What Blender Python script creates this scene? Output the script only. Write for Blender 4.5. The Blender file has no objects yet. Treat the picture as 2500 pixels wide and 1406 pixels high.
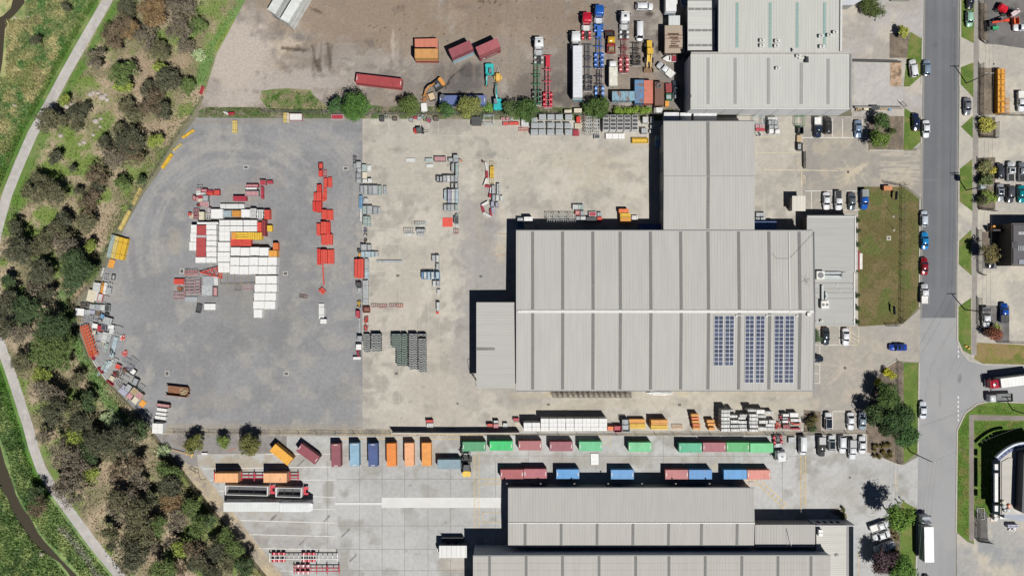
import bpy,math,random
import numpy as np
from mathutils import Vector,Matrix
random.seed(7)
# ------------------------------------------------------------------ camera, sky, sun, exposure
S=9.1  # photo pixels per metre on the ground
H=205.0  # height of the drone above the ground
scene=bpy.context.scene
cam=bpy.data.cameras.new('camera');camo=bpy.data.objects.new('camera',cam)
scene.collection.objects.link(camo);scene.camera=camo
camo.location=(0,0,H);camo.rotation_euler=(0,0,0)
cam.sensor_fit='HORIZONTAL';cam.sensor_width=36.0
cam.lens=36.0*H/(2500.0/S)
cam.clip_start=1.0;cam.clip_end=4000.0
SHX,SHY=-0.33,0.475  # shadow of a 1 m post, in metres
world=bpy.data.worlds.new('World');scene.world=world;world.use_nodes=True
wn=world.node_tree
sky=wn.nodes.new('ShaderNodeTexSky');sky.sky_type='NISHITA';sky.sun_disc=False
sky.sun_elevation=math.atan2(1.0,math.hypot(SHX,SHY));sky.sun_rotation=math.atan2(-SHX,-SHY)
sky.air_density=0.4;sky.dust_density=0.1;sky.ozone_density=1.0;sky.altitude=1200
wn.links.new(sky.outputs[0],wn.nodes['Background'].inputs['Color'])
wn.nodes['Background'].inputs['Strength'].default_value=0.05
sl=bpy.data.lights.new('sun','SUN');sl.energy=5.0;sl.angle=math.radians(0.5);sl.color=(1.0,0.975,0.935)
so=bpy.data.objects.new('sun',sl);scene.collection.objects.link(so)
so.rotation_euler=Vector((SHX,SHY,-1)).to_track_quat('-Z','Y').to_euler();so.location=(60,-90,180)
scene.view_settings.view_transform='Standard';scene.view_settings.look='None'
scene.view_settings.exposure=0.34;scene.view_settings.gamma=1.0
scene.cycles.max_bounces=4;scene.cycles.diffuse_bounces=3;scene.cycles.glossy_bounces=2
scene.cycles.transparent_max_bounces=6;scene.cycles.use_denoising=True
# ------------------------------------------------------------------ helpers
COL=scene.collection
E_SUN=1.74  # what a white level surface reads under this sun, used to turn seen colours into albedo
def lin1(c):c/=255.0;return c/12.92 if c<=0.04045 else((c+0.055)/1.055)**2.4
def alb(c,k=1.0):return tuple(min(0.85,max(0.003,lin1(v)/E_SUN*k))for v in c)
def W(px,py,z=0.0):
    k=(1.0-z/H)/S
    return((px-1250.0)*k,(703.0-py)*k)
def WV(px,py,z=0.0):x,y=W(px,py,z);return Vector((x,y,z))
MATS={}
def node_mat(name):
    m=bpy.data.materials.new(name);m.use_nodes=True
    return m,m.node_tree,m.node_tree.nodes['Principled BSDF']
def paint(c,rough=0.55,metal=0.0,dirt=0.12,scale=1.2,stretch=None,rust=0.0):
    """painted or weathered surface; c is the colour as seen in full sun"""
    key=(tuple(c),rough,metal,dirt,scale,stretch,rust)
    if key in MATS:return MATS[key]
    m,t,p=node_mat('paint_%d_%d_%d'%tuple(c));n=t.nodes;L=t.links
    a=alb(c)
    tc=n.new('ShaderNodeTexCoord');mp=n.new('ShaderNodeMapping')
    L.new(tc.outputs['Object'],mp.inputs[0])
    oi=n.new('ShaderNodeObjectInfo')
    cm=n.new('ShaderNodeVectorMath');cm.operation='SCALE';cm.inputs[3].default_value=37.0
    comb=n.new('ShaderNodeCombineXYZ');
    for i in range(3):L.new(oi.outputs['Random'],comb.inputs[i])
    L.new(comb.outputs[0],cm.inputs[0]);L.new(cm.outputs[0],mp.inputs['Location'])
    if stretch:mp.inputs['Scale'].default_value=stretch
    ns=n.new('ShaderNodeTexNoise');ns.inputs['Scale'].default_value=scale;ns.inputs['Detail'].default_value=6;ns.inputs['Roughness'].default_value=0.65
    L.new(mp.outputs[0],ns.inputs['Vector'])
    rp=n.new('ShaderNodeValToRGB');e=rp.color_ramp.elements
    d=max(0.0,1-dirt*1.5);u=1+dirt*0.75
    e[0].position=0.3;e[0].color=(a[0]*d,a[1]*d*0.98,a[2]*d*0.95,1)
    e[1].position=0.68;e[1].color=tuple(min(.9,v*u)for v in a)+(1,)
    L.new(ns.outputs[0],rp.inputs[0]);out=rp.outputs[0]
    if rust>0:
        n2=n.new('ShaderNodeTexNoise');n2.inputs['Scale'].default_value=0.9;n2.inputs['Detail'].default_value=8;n2.inputs['Roughness'].default_value=0.7
        L.new(mp.outputs[0],n2.inputs['Vector'])
        mr=n.new('ShaderNodeMapRange');mr.inputs[1].default_value=0.62-rust*0.3;mr.inputs[2].default_value=0.72-rust*0.25
        L.new(n2.outputs[0],mr.inputs[0])
        mx=n.new('ShaderNodeMix');mx.data_type='RGBA';L.new(mr.outputs[0],mx.inputs[0]);L.new(out,mx.inputs[6]);mx.inputs[7].default_value=(0.12,0.06,0.035,1)
        out=mx.outputs[2]
    L.new(out,p.inputs['Base Color']);p.inputs['Roughness'].default_value=rough;p.inputs['Metallic'].default_value=metal
    MATS[key]=m;return m
def glass():
    if 'glass' in MATS:return MATS['glass']
    m,t,p=node_mat('dark_glass');p.inputs['Base Color'].default_value=(0.012,0.016,0.022,1);p.inputs['Roughness'].default_value=0.06
    MATS['glass']=m;return m
def carpaint(c,rough=0.22,metal=0.0):
    key=('car',tuple(c),metal)
    if key in MATS:return MATS[key]
    m,t,p=node_mat('car_paint');a=alb(c);n=t.nodes;L=t.links
    tc=n.new('ShaderNodeTexCoord');ns=n.new('ShaderNodeTexNoise');ns.inputs['Scale'].default_value=2.5;L.new(tc.outputs['Object'],ns.inputs['Vector'])
    rp=n.new('ShaderNodeValToRGB');e=rp.color_ramp.elements;e[0].color=tuple(v*.9 for v in a)+(1,);e[1].color=tuple(min(.88,v*1.05)for v in a)+(1,)
    L.new(ns.outputs[0],rp.inputs[0]);L.new(rp.outputs[0],p.inputs['Base Color'])
    p.inputs['Roughness'].default_value=rough;p.inputs['Metallic'].default_value=metal;p.inputs['Coat Weight'].default_value=0.6;p.inputs['Coat Roughness'].default_value=0.08
    MATS[key]=m;return m
class MB:
    """collects shapes for ONE mesh"""
    def __init__(s):s.v=[];s.f=[]
    def add(s,vs,fs):
        o=len(s.v);s.v+=[tuple(v)for v in vs];s.f+=[tuple(i+o for i in f)for f in fs];return s
    def box(s,x0,x1,y0,y1,z0,z1,tx=0,ty=0):
        s.add([(x0,y0,z0),(x1,y0,z0),(x1,y1,z0),(x0,y1,z0),(x0+tx,y0+ty,z1),(x1-tx,y0+ty,z1),(x1-tx,y1-ty,z1),(x0+tx,y1-ty,z1)],
              [(3,2,1,0),(4,5,6,7),(0,1,5,4),(1,2,6,5),(2,3,7,6),(3,0,4,7)]);return s
    def cbox(s,c,d):return s.box(c[0]-d[0]/2,c[0]+d[0]/2,c[1]-d[1]/2,c[1]+d[1]/2,c[2]-d[2]/2,c[2]+d[2]/2)
    def bar(s,a,b,w,h=None):
        h=h or w;a=Vector(a);b=Vector(b);d=(b-a)
        if d.length<1e-6:return s
        d.normalize();up=Vector((0,0,1))if abs(d.z)<0.95 else Vector((1,0,0))
        x=d.cross(up).normalized()*(w/2);y=x.cross(d).normalized()*(h/2)
        vs=[a-x-y,a+x-y,a+x+y,a-x+y,b-x-y,b+x-y,b+x+y,b-x+y]
        s.add(vs,[(0,1,2,3),(7,6,5,4),(4,5,1,0),(5,6,2,1),(6,7,3,2),(7,4,0,3)]);return s
    def cyl(s,a,b,r,r2=None,n=10):
        r2=r if r2 is None else r2;a=Vector(a);b=Vector(b);d=(b-a).normalized()
        up=Vector((0,0,1))if abs(d.z)<0.95 else Vector((1,0,0));x=d.cross(up).normalized();y=x.cross(d)
        vs=[]
        for q,rr in((a,r),(b,r2)):
            for i in range(n):t=2*math.pi*i/n;vs.append(q+(x*math.cos(t)+y*math.sin(t))*rr)
        s.add(vs,[tuple(range(n-1,-1,-1)),tuple(range(n,2*n))]+[(i,(i+1)%n,n+(i+1)%n,n+i)for i in range(n)])
        return s
    def prism(s,poly,z0,z1):
        n=len(poly);ar=sum(poly[i][0]*poly[(i+1)%n][1]-poly[(i+1)%n][0]*poly[i][1]for i in range(n))
        if ar<0:poly=poly[::-1]
        s.add([(p[0],p[1],z0)for p in poly]+[(p[0],p[1],z1)for p in poly],
              [tuple(range(n-1,-1,-1)),tuple(range(n,2*n))]+[(i,(i+1)%n,n+(i+1)%n,n+i)for i in range(n)]);return s
    def loft(s,rings,cap=True):
        n=len(rings[0]);o=len(s.v)
        for r in rings:s.v+=[tuple(p)for p in r]
        for k in range(len(rings)-1):
            for i in range(n):
                j=(i+1)%n;s.f.append((o+k*n+i,o+k*n+j,o+(k+1)*n+j,o+(k+1)*n+i))
        if cap:s.f.append(tuple(o+i for i in range(n-1,-1,-1)));s.f.append(tuple(o+(len(rings)-1)*n+i for i in range(n)))
        return s
    def quad(s,a,b,c,d):return s.add([a,b,c,d],[(0,1,2,3)])
    def mesh(s,name,smooth=False):
        me=bpy.data.meshes.new(name);me.from_pydata(s.v,[],s.f);me.validate()
        if smooth:me.polygons.foreach_set('use_smooth',[True]*len(me.polygons))
        me.update();return me
LABELS={}
def tag(o,label,cat,group=None):
    o['label']=label;o['category']=cat
    if group:o['group']=group
    LABELS.setdefault(label,[]).append(o.name);return o
def link(name,me,mat,parent=None,loc=None,rz=0.0):
    o=bpy.data.objects.new(name,me);COL.objects.link(o)
    if me is not None and mat is not None:
        if not len(me.materials):me.materials.append(mat)
        else:o.material_slots[0].link='OBJECT';o.material_slots[0].material=mat
    if parent is not None:o.parent=parent
    if loc is not None:o.location=loc
    if rz:o.rotation_euler=(0,0,rz)
    return o
def part(name,mb,mat,parent,label=None,smooth=False):
    o=link(name,mb.mesh(name,smooth)if isinstance(mb,MB)else mb,mat,parent)
    if label:o['label']=label
    return o
def thing(name,label,cat,loc=(0,0,0),rz=0.0,group=None):
    o=bpy.data.objects.new(name,None);COL.objects.link(o);o.empty_display_size=0.5
    o.location=loc;o.rotation_euler=(0,0,rz);return tag(o,label,cat,group)
def copy_tree(o,parent=None):
    c=o.copy();COL.objects.link(c)
    if parent is not None:c.parent=parent
    for ch in list(o.children):copy_tree(ch,c)
    return c
def struct(name,mb,mat,kind='structure',smooth=False):
    o=link(name,mb.mesh(name,smooth)if isinstance(mb,MB)else mb,mat);o['kind']=kind;return o
ORD=['','first','second','third','fourth','fifth','sixth','seventh','eighth','ninth','tenth','eleventh','twelfth','thirteenth','fourteenth','fifteenth','sixteenth','seventeenth','eighteenth','nineteenth','twentieth']
def nth(i):return ORD[i]if i<len(ORD)else('twenty-' if i<30 else 'thirty-')+(ORD[i%10]or 'one')
# ------------------------------------------------------------------ value noise for ground wear
def _h(ix,iy,seed):
    n=(ix.astype(np.int64)*374761393+iy.astype(np.int64)*668265263+seed*1442695041)&0x7fffffff
    n=(n^(n>>13))*1274126177&0x7fffffff
    return((n^(n>>16))&0xffff)/65535.0
def vnoise(x,y,seed):
    ix=np.floor(x);iy=np.floor(y);fx=x-ix;fy=y-iy
    fx=fx*fx*(3-2*fx);fy=fy*fy*(3-2*fy)
    a=_h(ix,iy,seed);b=_h(ix+1,iy,seed);c=_h(ix,iy+1,seed);d=_h(ix+1,iy+1,seed)
    return(a*(1-fx)+b*fx)*(1-fy)+(c*(1-fx)+d*fx)*fy
def fbm(x,y,scale,seed=1,octv=4,gain=0.55):
    r=np.zeros_like(x,dtype=float);amp=1.0;tot=0.0;f=1.0/scale
    for o in range(octv):
        r+=amp*vnoise(x*f+17.3*o,y*f-9.1*o,seed+o*31);tot+=amp;amp*=gain;f*=2.03
    return r/tot
def sstep(a,b,x):t=np.clip((x-a)/(b-a),0,1);return t*t*(3-2*t)
# ================================================================== GROUND
def inside(poly,x,y):
    r=np.zeros(x.shape,bool);n=len(poly);j=n-1
    for i in range(n):
        xi,yi=poly[i];xj,yj=poly[j]
        if yi!=yj:r^=((yi>y)!=(yj>y))&(x<(xj-xi)*(y-yi)/(yj-yi)+xi)
        j=i
    return r
def clip_rect(poly,x0,x1,y0,y1):
    def cut(ps,ins,inter):
        out=[]
        for i in range(len(ps)):
            a=ps[i-1];b=ps[i];ia=ins(a);ib=ins(b)
            if ib:
                if not ia:out.append(inter(a,b))
                out.append(b)
            elif ia:out.append(inter(a,b))
        return out
    def ix(v):return lambda a,b:(v,a[1]+(b[1]-a[1])*(v-a[0])/(b[0]-a[0]))
    def iy(v):return lambda a,b:(a[0]+(b[0]-a[0])*(v-a[1])/(b[1]-a[1]),v)
    for ins,it in((lambda p:p[0]>=x0,ix(x0)),(lambda p:p[0]<=x1,ix(x1)),(lambda p:p[1]>=y0,iy(y0)),(lambda p:p[1]<=y1,iy(y1))):
        poly=cut(poly,ins,it)
        if len(poly)<3:return[]
    return poly
STAMPS=[]  # (names, kind, data, colour, alpha, breakup)
def blob(names,cx,cy,rx,ry,col,a=0.6,br=0.5,rot=0.0,soft=0.55):STAMPS.append((names.split(),'b',(cx,cy,rx,ry,math.radians(rot),soft),alb(col),a,br))
def streak(names,pts,w,col,a=0.5,br=0.5):STAMPS.append((names.split(),'l',(pts,w),alb(col),a,br))
def wear(name,px,py,base):
    col=base(px,py)
    nz=fbm(px,py,22,91,4);nf=fbm(px,py,6,57,3)
    for names,kind,d,c,a,br in STAMPS:
        if name not in names:continue
        if kind=='b':
            cx,cy,rx,ry,rot,soft=d;dx=px-cx;dy=py-cy;cs,sn=math.cos(rot),math.sin(rot)
            q=np.sqrt(((dx*cs+dy*sn)/rx)**2+((-dx*sn+dy*cs)/ry)**2)+(nz-0.5)*2.2*br+(nf-.5)*.8*br
            al=a*(1-sstep(1-soft,1.0,q))
        else:
            pts,w=d;q=np.full(px.shape,1e9)
            for(x0,y0),(x1,y1)in zip(pts[:-1],pts[1:]):
                vx,vy=x1-x0,y1-y0;tt=np.clip(((px-x0)*vx+(py-y0)*vy)/(vx*vx+vy*vy+1e-9),0,1)
                q=np.minimum(q,np.hypot(px-x0-tt*vx,py-y0-tt*vy))
            q=q/w+(nf-0.5)*1.3*br
            al=a*(1-sstep(0.35,1.0,q))*np.clip(0.35+1.3*nz,0,1)
        col=col*(1-al[:,None])+np.array(c)[None,:]*al[:,None]
    return col
def mixer(c0,c1,scale,seed,c2=None,s2=9,lo=0.35,hi=0.65,fine=0.10):
    A,B=np.array(alb(c0)),np.array(alb(c1));D=np.array(alb(c2))if c2 else None
    def f(px,py):
        t=sstep(lo,hi,fbm(px,py,scale,seed,5))[:,None];r=A*(1-t)+B*t
        if D is not None:
            t2=sstep(0.52,0.72,fbm(px,py,s2,seed+5,4))[:,None];r=r*(1-t2)+D*t2
        return r*(1+fine*2*(fbm(px,py,4.5,seed+9,3)-0.5))[:,None]
    return f
def ground_mat(name,rough=0.9,fine=0.16,scale=5.0,bump=0.15,speck=0.0):
    m,t,p=node_mat(name);n=t.nodes;L=t.links
    at=n.new('ShaderNodeAttribute');at.attribute_name='wear'
    tc=n.new('ShaderNodeTexCoord')
    ns=n.new('ShaderNodeTexNoise');ns.inputs['Scale'].default_value=scale;ns.inputs['Detail'].default_value=7;ns.inputs['Roughness'].default_value=0.72
    L.new(tc.outputs['Object'],ns.inputs['Vector'])
    mr=n.new('ShaderNodeMapRange');mr.inputs[1].default_value=0.28;mr.inputs[2].default_value=0.72;mr.inputs[3].default_value=1-fine;mr.inputs[4].default_value=1+fine
    L.new(ns.outputs[0],mr.inputs[0])
    mx=n.new('ShaderNodeVectorMath');mx.operation='SCALE';L.new(at.outputs['Color'],mx.inputs[0]);L.new(mr.outputs[0],mx.inputs[3])
    out=mx.outputs[0]
    n3=n.new('ShaderNodeTexNoise');n3.inputs['Scale'].default_value=4.5;n3.inputs['Detail'].default_value=5;n3.inputs['Roughness'].default_value=.8;L.new(tc.outputs['Object'],n3.inputs['Vector'])
    r3=n.new('ShaderNodeMapRange');r3.inputs[1].default_value=.3;r3.inputs[2].default_value=.7;r3.inputs[3].default_value=1-fine*1.1;r3.inputs[4].default_value=1+fine*1.1;L.new(n3.outputs[0],r3.inputs[0])
    x3=n.new('ShaderNodeVectorMath');x3.operation='SCALE';L.new(out,x3.inputs[0]);L.new(r3.outputs[0],x3.inputs[3]);out=x3.outputs[0]
    if speck:
        vo=n.new('ShaderNodeTexVoronoi');vo.inputs['Scale'].default_value=1.6;L.new(tc.outputs['Object'],vo.inputs['Vector'])
        m2=n.new('ShaderNodeMapRange');m2.inputs[1].default_value=0.05;m2.inputs[2].default_value=0.16;m2.inputs[3].default_value=1-speck;m2.inputs[4].default_value=1.0
        L.new(vo.outputs['Distance'],m2.inputs[0])
        m3=n.new('ShaderNodeVectorMath');m3.operation='SCALE';L.new(out,m3.inputs[0]);L.new(m2.outputs[0],m3.inputs[3]);out=m3.outputs[0]
    L.new(out,p.inputs['Base Color']);p.inputs['Roughness'].default_value=rough;p.inputs['Specular IOR Level'].default_value=0.25
    if bump:
        b=n.new('ShaderNodeBump');b.inputs['Strength'].default_value=bump;b.inputs['Distance'].default_value=0.05
        L.new(ns.outputs[0],b.inputs['Height']);L.new(b.outputs[0],p.inputs['Normal'])
    return m
def sheet(name,poly_px,z,mat,base,cell=5.0,stampname=None):
    """a ground sheet: photo-pixel outline -> tessellated mesh with a 'wear' colour per vertex"""
    stampname=stampname or name
    xs=[p[0]for p in poly_px];ys=[p[1]for p in poly_px]
    x0=math.floor(min(xs)/cell)*cell;y0=math.floor(min(ys)/cell)*cell
    nx=int(math.ceil((max(xs)-x0)/cell))+1;ny=int(math.ceil((max(ys)-y0)/cell))+1
    gx,gy=np.meshgrid(x0+np.arange(nx+1)*cell,y0+np.arange(ny+1)*cell)
    ins=inside(poly_px,gx.ravel()+1e-4,gy.ravel()+1e-4).reshape(gx.shape)
    cin=ins[:-1,:-1]&ins[1:,:-1]&ins[:-1,1:]&ins[1:,1:]
    edge=np.zeros_like(cin)
    n=len(poly_px)
    for i in range(n):  # cells an outline edge runs through
        (ax,ay),(bx,by)=poly_px[i],poly_px[(i+1)%n]
        k=int(max(abs(bx-ax),abs(by-ay))/cell*8)+2
        tx=ax+(bx-ax)*np.linspace(0,1,k);ty=ay+(by-ay)*np.linspace(0,1,k)
        ci=((tx-x0)/cell).astype(int);cj=((ty-y0)/cell).astype(int)
        for di in(-1,0,1):
            for dj in(-1,0,1):edge[np.clip(cj+dj,0,ny-1),np.clip(ci+di,0,nx-1)]=True
    full=cin&~edge
    idx=np.full(gx.shape,-1);jj,ii=np.nonzero(full)
    used=np.zeros(gx.shape,bool)
    for a,b in((0,0),(0,1),(1,0),(1,1)):used[jj+a,ii+b]=True
    idx[used]=np.arange(used.sum())
    vx=list(gx[used]);vy=list(gy[used])
    faces=[(idx[j+1,i],idx[j+1,i+1],idx[j,i+1],idx[j,i])for j,i in zip(jj,ii)]
    for j,i in zip(*np.nonzero(edge)):
        cx,cy=x0+i*cell,y0+j*cell
        q=clip_rect(poly_px,cx,cx+cell,cy,cy+cell)
        if len(q)<3:continue
        q2=[q[k]for k in range(len(q))if abs(q[k][0]-q[k-1][0])+abs(q[k][1]-q[k-1][1])>1e-4]
        ar=sum(q2[k-1][0]*q2[k][1]-q2[k][0]*q2[k-1][1]for k in range(len(q2)))if len(q2)>2 else 0
        if abs(ar)<1e-3:continue
        if ar>0:q2=q2[::-1]
        o=len(vx);vx+=[p[0]for p in q2];vy+=[p[1]for p in q2];faces.append(tuple(range(o,o+len(q2))))
    vx=np.array(vx,float);vy=np.array(vy,float)
    k=(1-z/H)/S
    me=bpy.data.meshes.new(name)
    co=np.stack([(vx-1250)*k,(703-vy)*k,np.full(vx.shape,z)],1)
    me.from_pydata(co.tolist(),[],[tuple(int(v)for v in f)for f in faces]);me.validate()
    c=wear(stampname,vx,vy,base)
    at=me.color_attributes.new('wear','FLOAT_COLOR','POINT')
    if len(at.data)==len(c):at.data.foreach_set('color',np.concatenate([np.clip(c,.002,.9),np.ones((len(c),1))],1).ravel())
    me.update();return struct(name,me,mat)
# --- wear and dirt with a place of its own (photo pixels)
T='dirt_yard'
blob(T,900,40,330,120,(154,136,117),.8,.5);blob(T,1250,40,300,110,(150,132,114),.75,.5)
blob(T,590,150,120,150,(198,186,175),.9,.35);blob(T,560,240,90,30,(188,178,168),.8,.4);blob(T,700,110,45,35,(200,186,166),.8,.4);blob(T,730,205,150,55,(184,175,167),.8,.6);blob(T,880,170,90,60,(170,162,154),.6,.8)
blob(T,830,130,90,40,(160,152,144),.6,.8);streak(T,[(690,118),(745,124)],5,(92,80,70),.9,.9);streak(T,[(762,112),(772,165)],4,(88,76,66),.9,.9);streak(T,[(776,150),(780,172)],9,(96,84,74),.9,.9);streak(T,[(800,108),(808,165)],6,(92,82,72),.8,.9);blob(T,960,110,5,60,(192,180,166),.8,.7);blob(T,725,122,30,9,(100,88,76),.65,.8)
blob(T,775,28,24,5,(70,58,48),.9,.5,rot=22);blob(T,800,140,10,24,(110,100,90),.6,.8)
for x in(770,785,810):streak(T,[(x,110),(x-6,172)],4,(96,84,74),.5,.8)
blob(T,1110,195,95,55,(118,112,106),.8,.5);blob(T,1130,205,50,34,(104,101,98),.8,.25);blob(T,1150,170,40,22,(84,80,77),.7,.4)
streak(T,[(1088,215),(1100,190),(1115,178),(1132,168)],3,(45,42,40),.9,.7);blob(T,1192,220,22,18,(142,132,120),.9,.3)
blob(T,1020,165,35,40,(165,158,148),.6,.8);blob(T,1230,130,60,50,(150,142,134),.5,.8);blob(T,1320,215,100,50,(112,104,98),.7,.5)
blob(T,1420,240,130,40,(96,90,86),.7,.5);blob(T,1370,150,90,50,(128,119,111),.6,.5);blob(T,1350,125,22,16,(170,160,150),.6,.6)
blob(T,1560,170,80,70,(140,127,115),.5,.6);blob(T,1585,35,14,8,(62,56,52),.8,.3);blob(T,1604,85,7,16,(70,62,56),.8,.5);blob(T,1605,125,8,16,(64,60,58),.8,.5)
blob(T,1575,190,26,14,(170,152,136),.6,.7);blob(T,970,120,6,60,(174,162,148),.6,.8);blob(T,520,215,26,30,(166,158,152),.7,.5)
for i in range(60):
    x=random.uniform(900,1400);y=random.uniform(0,150);blob(T,x,y,2.5,2.5,(88,76,64),.7,.4)
for i in range(16):blob(T,random.uniform(1170,1280),random.uniform(2,22),4,2.5,(82,70,60),.8,.4)
for i in range(26):
    x=random.uniform(620,960);y=random.uniform(100,230);blob(T,x,y,random.uniform(5,22),random.uniform(4,12),random.choice([(126,116,106),(196,184,172),(186,172,154),(108,97,87)]),.5,1.0)
for i in range(40):
    x=random.uniform(900,1640);y=random.uniform(10,255);blob(T,x,y,random.uniform(5,26),random.uniform(4,14),random.choice([(116,107,100),(178,166,152),(168,152,134)]),.4,1.0)
for i in range(9):
    x=random.uniform(1000,1300);streak(T,[(x,random.uniform(0,60)),(x+random.uniform(-30,30),200)],6,(165,150,135),.3,.8)
T='asphalt_yard'
blob(T,600,470,75,40,(165,158,148),.5,.8);blob(T,425,590,26,45,(172,165,152),.6,.6);blob(T,640,440,60,25,(160,153,146),.4,.8)
blob(T,745,628,30,12,(176,170,165),.5,1.0);blob(T,520,980,60,30,(164,158,150),.45,.8);blob(T,490,905,26,12,(168,162,155),.4,.8)
blob(T,770,640,40,60,(150,146,140),.35,.7);blob(T,560,720,40,30,(158,152,144),.35,.8);blob(T,545,770,40,14,(162,157,150),.4,.9)
blob(T,640,700,200,220,(134,133,132),.4,.6);blob(T,820,960,60,40,(132,131,131),.4,.6);blob(T,350,700,60,120,(142,141,142),.35,.5)
blob(T,855,480,20,90,(148,146,144),.35,.7)
for r_,a_ in((190,.28),(200,.22),(228,.26),(236,.2),(262,.18)):
    streak(T,[(600+r_*1.0*math.cos(t)-30,600+r_*1.05*math.sin(t))for t in np.linspace(math.pi*.9,math.pi*1.75,16)],6,(178,175,170),a_+.16,.9)
for r_ in(150,160,178,190,206):streak(T,[(690+r_*math.cos(t),470+r_*.9*math.sin(t))for t in np.linspace(-1.5,.9,16)],5,(172,170,167),.34,.9)
for i in range(10):
    x=random.uniform(420,860);streak(T,[(x,random.uniform(830,900)),(x+random.uniform(-25,25),1040)],4,(160,157,153),.3,.9)
for i in range(26):x=random.uniform(330,870);y=random.uniform(300,1030);blob(T,x,y,random.uniform(6,20),random.uniform(4,12),(166,162,155),.32,1.0)
streak(T,[(390,1040),(880,1042)],10,(165,156,142),.6,.9)
streak(T,[(470,300),(700,292),(880,290)],9,(150,142,130),.5,.9)
T='concrete_yard'
blob(T,1190,690,85,290,(160,158,156),.75,.45);blob(T,1160,560,60,130,(164,161,157),.5,.6);blob(T,1140,850,50,130,(168,164,160),.6,.6)
blob(T,1240,960,110,50,(170,165,158),.6,.7);blob(T,1090,960,120,70,(192,184,170),.5,.7);blob(T,1280,500,50,40,(172,166,158),.5,.8)
blob(T,1195,378,28,8,(140,138,138),.6,.9);blob(T,1177,416,5,3.5,(70,68,66),.8,.4);blob(T,1140,500,22,60,(170,166,160),.5,.7)
blob(T,1450,420,120,60,(196,186,168),.5,.8);blob(T,1110,300,60,26,(150,146,140),.55,1.0);blob(T,960,330,70,30,(196,192,182),.4,.8)
streak(T,[(1180,350),(1172,450),(1165,540),(1180,600),(1230,640)],16,(176,170,158),.5,.9)
streak(T,[(1125,470),(1150,540),(1150,700),(1130,980)],20,(176,172,166),.4,.8)
for x,y in((1225,520),(1215,600),(1230,580)):blob(T,x,y,16,26,(196,186,170),.6,.8)
blob(T,1220,600,14,40,(200,188,168),.5,.8)
for i in range(120):
    x=random.uniform(890,2090);y=random.choice([random.uniform(300,560),random.uniform(560,1040)if x<1250 else random.uniform(960,1040)]);blob(T,x,y,random.uniform(8,38),random.uniform(5,20),random.choice([(158,152,144),(212,204,188),(166,160,152),(150,145,138)]),.42,1.1)
for i in range(70):
    x=random.uniform(890,1600);y=random.uniform(300,1040);blob(T,x,y,random.uniform(2,5),random.uniform(1.5,4),(128,122,114),.55,.8)
for i in range(26):
    y=random.uniform(300,1040);blob('asphalt_yard concrete_yard',885+random.uniform(-8,8),y,random.uniform(8,22),random.uniform(5,14),random.choice([(160,155,148),(178,172,162),(150,147,143)]),.6,1.0)
for i in range(9):
    y=random.uniform(310,1020);streak('asphalt_yard concrete_yard',[(850,y+random.uniform(-14,14)),(885,y),(940,y+random.uniform(-20,20))],5,(162,157,150),.5,.9)
for i in range(16):
    x,y,r_=random.uniform(900,1560),random.uniform(340,560),random.uniform(20,60);t0=random.uniform(0,6)
    streak(T,[(x+r_*math.cos(t0+t),y+r_*math.sin(t0+t))for t in np.linspace(0,2.2,9)],2.2,(208,200,186),.35,.8)
for y in(742,728):streak(T,[(905,y),(1060,y+2)],7,(196,188,172),.3,.8)
streak(T,[(1260,1000),(1500,985),(1800,985),(2050,1000)],18,(196,186,166),.4,.8);streak(T,[(1250,965),(1980,962)],10,(200,186,160),.4,.8)
T='car_park'
def splash(names,cx,cy,r,n,col,a):
    for i in range(n):
        t=random.uniform(0,6.28);rr=r*random.uniform(.5,1.3);b=random.uniform(-.5,.5)
        streak(names,[(cx+rr*q*math.cos(t+b*q),cy+rr*q*math.sin(t+b*q)*.8)for q in(.1,.35,.6,.85,1)],2.6,col,a,.8)
splash(T,2080,418,40,26,(204,192,170),.6);blob(T,2078,418,26,18,(202,190,168),.6,.5)
splash(T,2062,898,62,26,(200,188,172),.42);blob(T,2062,885,60,45,(186,176,164),.4,.7)
for i in range(14):
    y=random.uniform(376,440);streak(T,[(2150,y),(2190,y+random.uniform(-6,6)),(2245,y+random.uniform(-12,12))],3,(206,196,178),.5,.8)
blob(T,1900,470,60,80,(170,162,150),.5,.8);blob(T,1900,330,60,50,(184,172,150),.5,.8);blob(T,2180,800,70,60,(178,172,166),.5,.7)
T='container_yard'
blob(T,560,1130,120,25,(178,164,140),.7,.8);blob(T,620,1240,120,40,(172,164,150),.5,.8);blob(T,700,1310,160,40,(158,153,147),.55,.8)
blob(T,1000,1290,180,60,(190,189,187),.6,.6);blob(T,900,1110,220,30,(176,169,158),.5,.8);blob(T,1120,1370,60,40,(190,180,164),.5,.8)
blob(T,2040,1200,150,60,(192,189,184),.6,.7);blob(T,1500,1120,400,22,(170,163,152),.5,.8)
for x,y,r_ in((797,1265,30),(843,1299,32),(740,1320,22),(735,1129,40),(667,1262,40),(862,1360,60)):
    streak(T,[(x-7,y+8),(x+8,y-7)],2.6,(96,94,92),.8,.5)
for i in range(40):
    x=random.uniform(700,2180);y=random.uniform(1080,1400);blob(T,x,y,random.uniform(12,40),random.uniform(6,18),random.choice([(160,156,150),(196,194,190),(170,162,150)]),.3,1.0)
for i in range(30):blob(T,random.uniform(500,1200),random.uniform(1110,1400),3,2,(96,94,92),.6,.5)
for y in(1272,1302,1336):streak(T,[(640,y+6),(820,y+14)],7,(200,196,188),.4,.9)
T='road'
for x in(2262,2282,2304,2322):streak(T,[(x,-5),(x-3,700)],6,(112,112,114),.4,.6)
streak(T,[(2297,-5),(2290,780)],5,(132,132,134),.45,.6);blob(T,2283,112,4,10,(92,92,94),.7,.4);blob(T,2276,440,27,4,(130,130,132),.7,.4)
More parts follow.
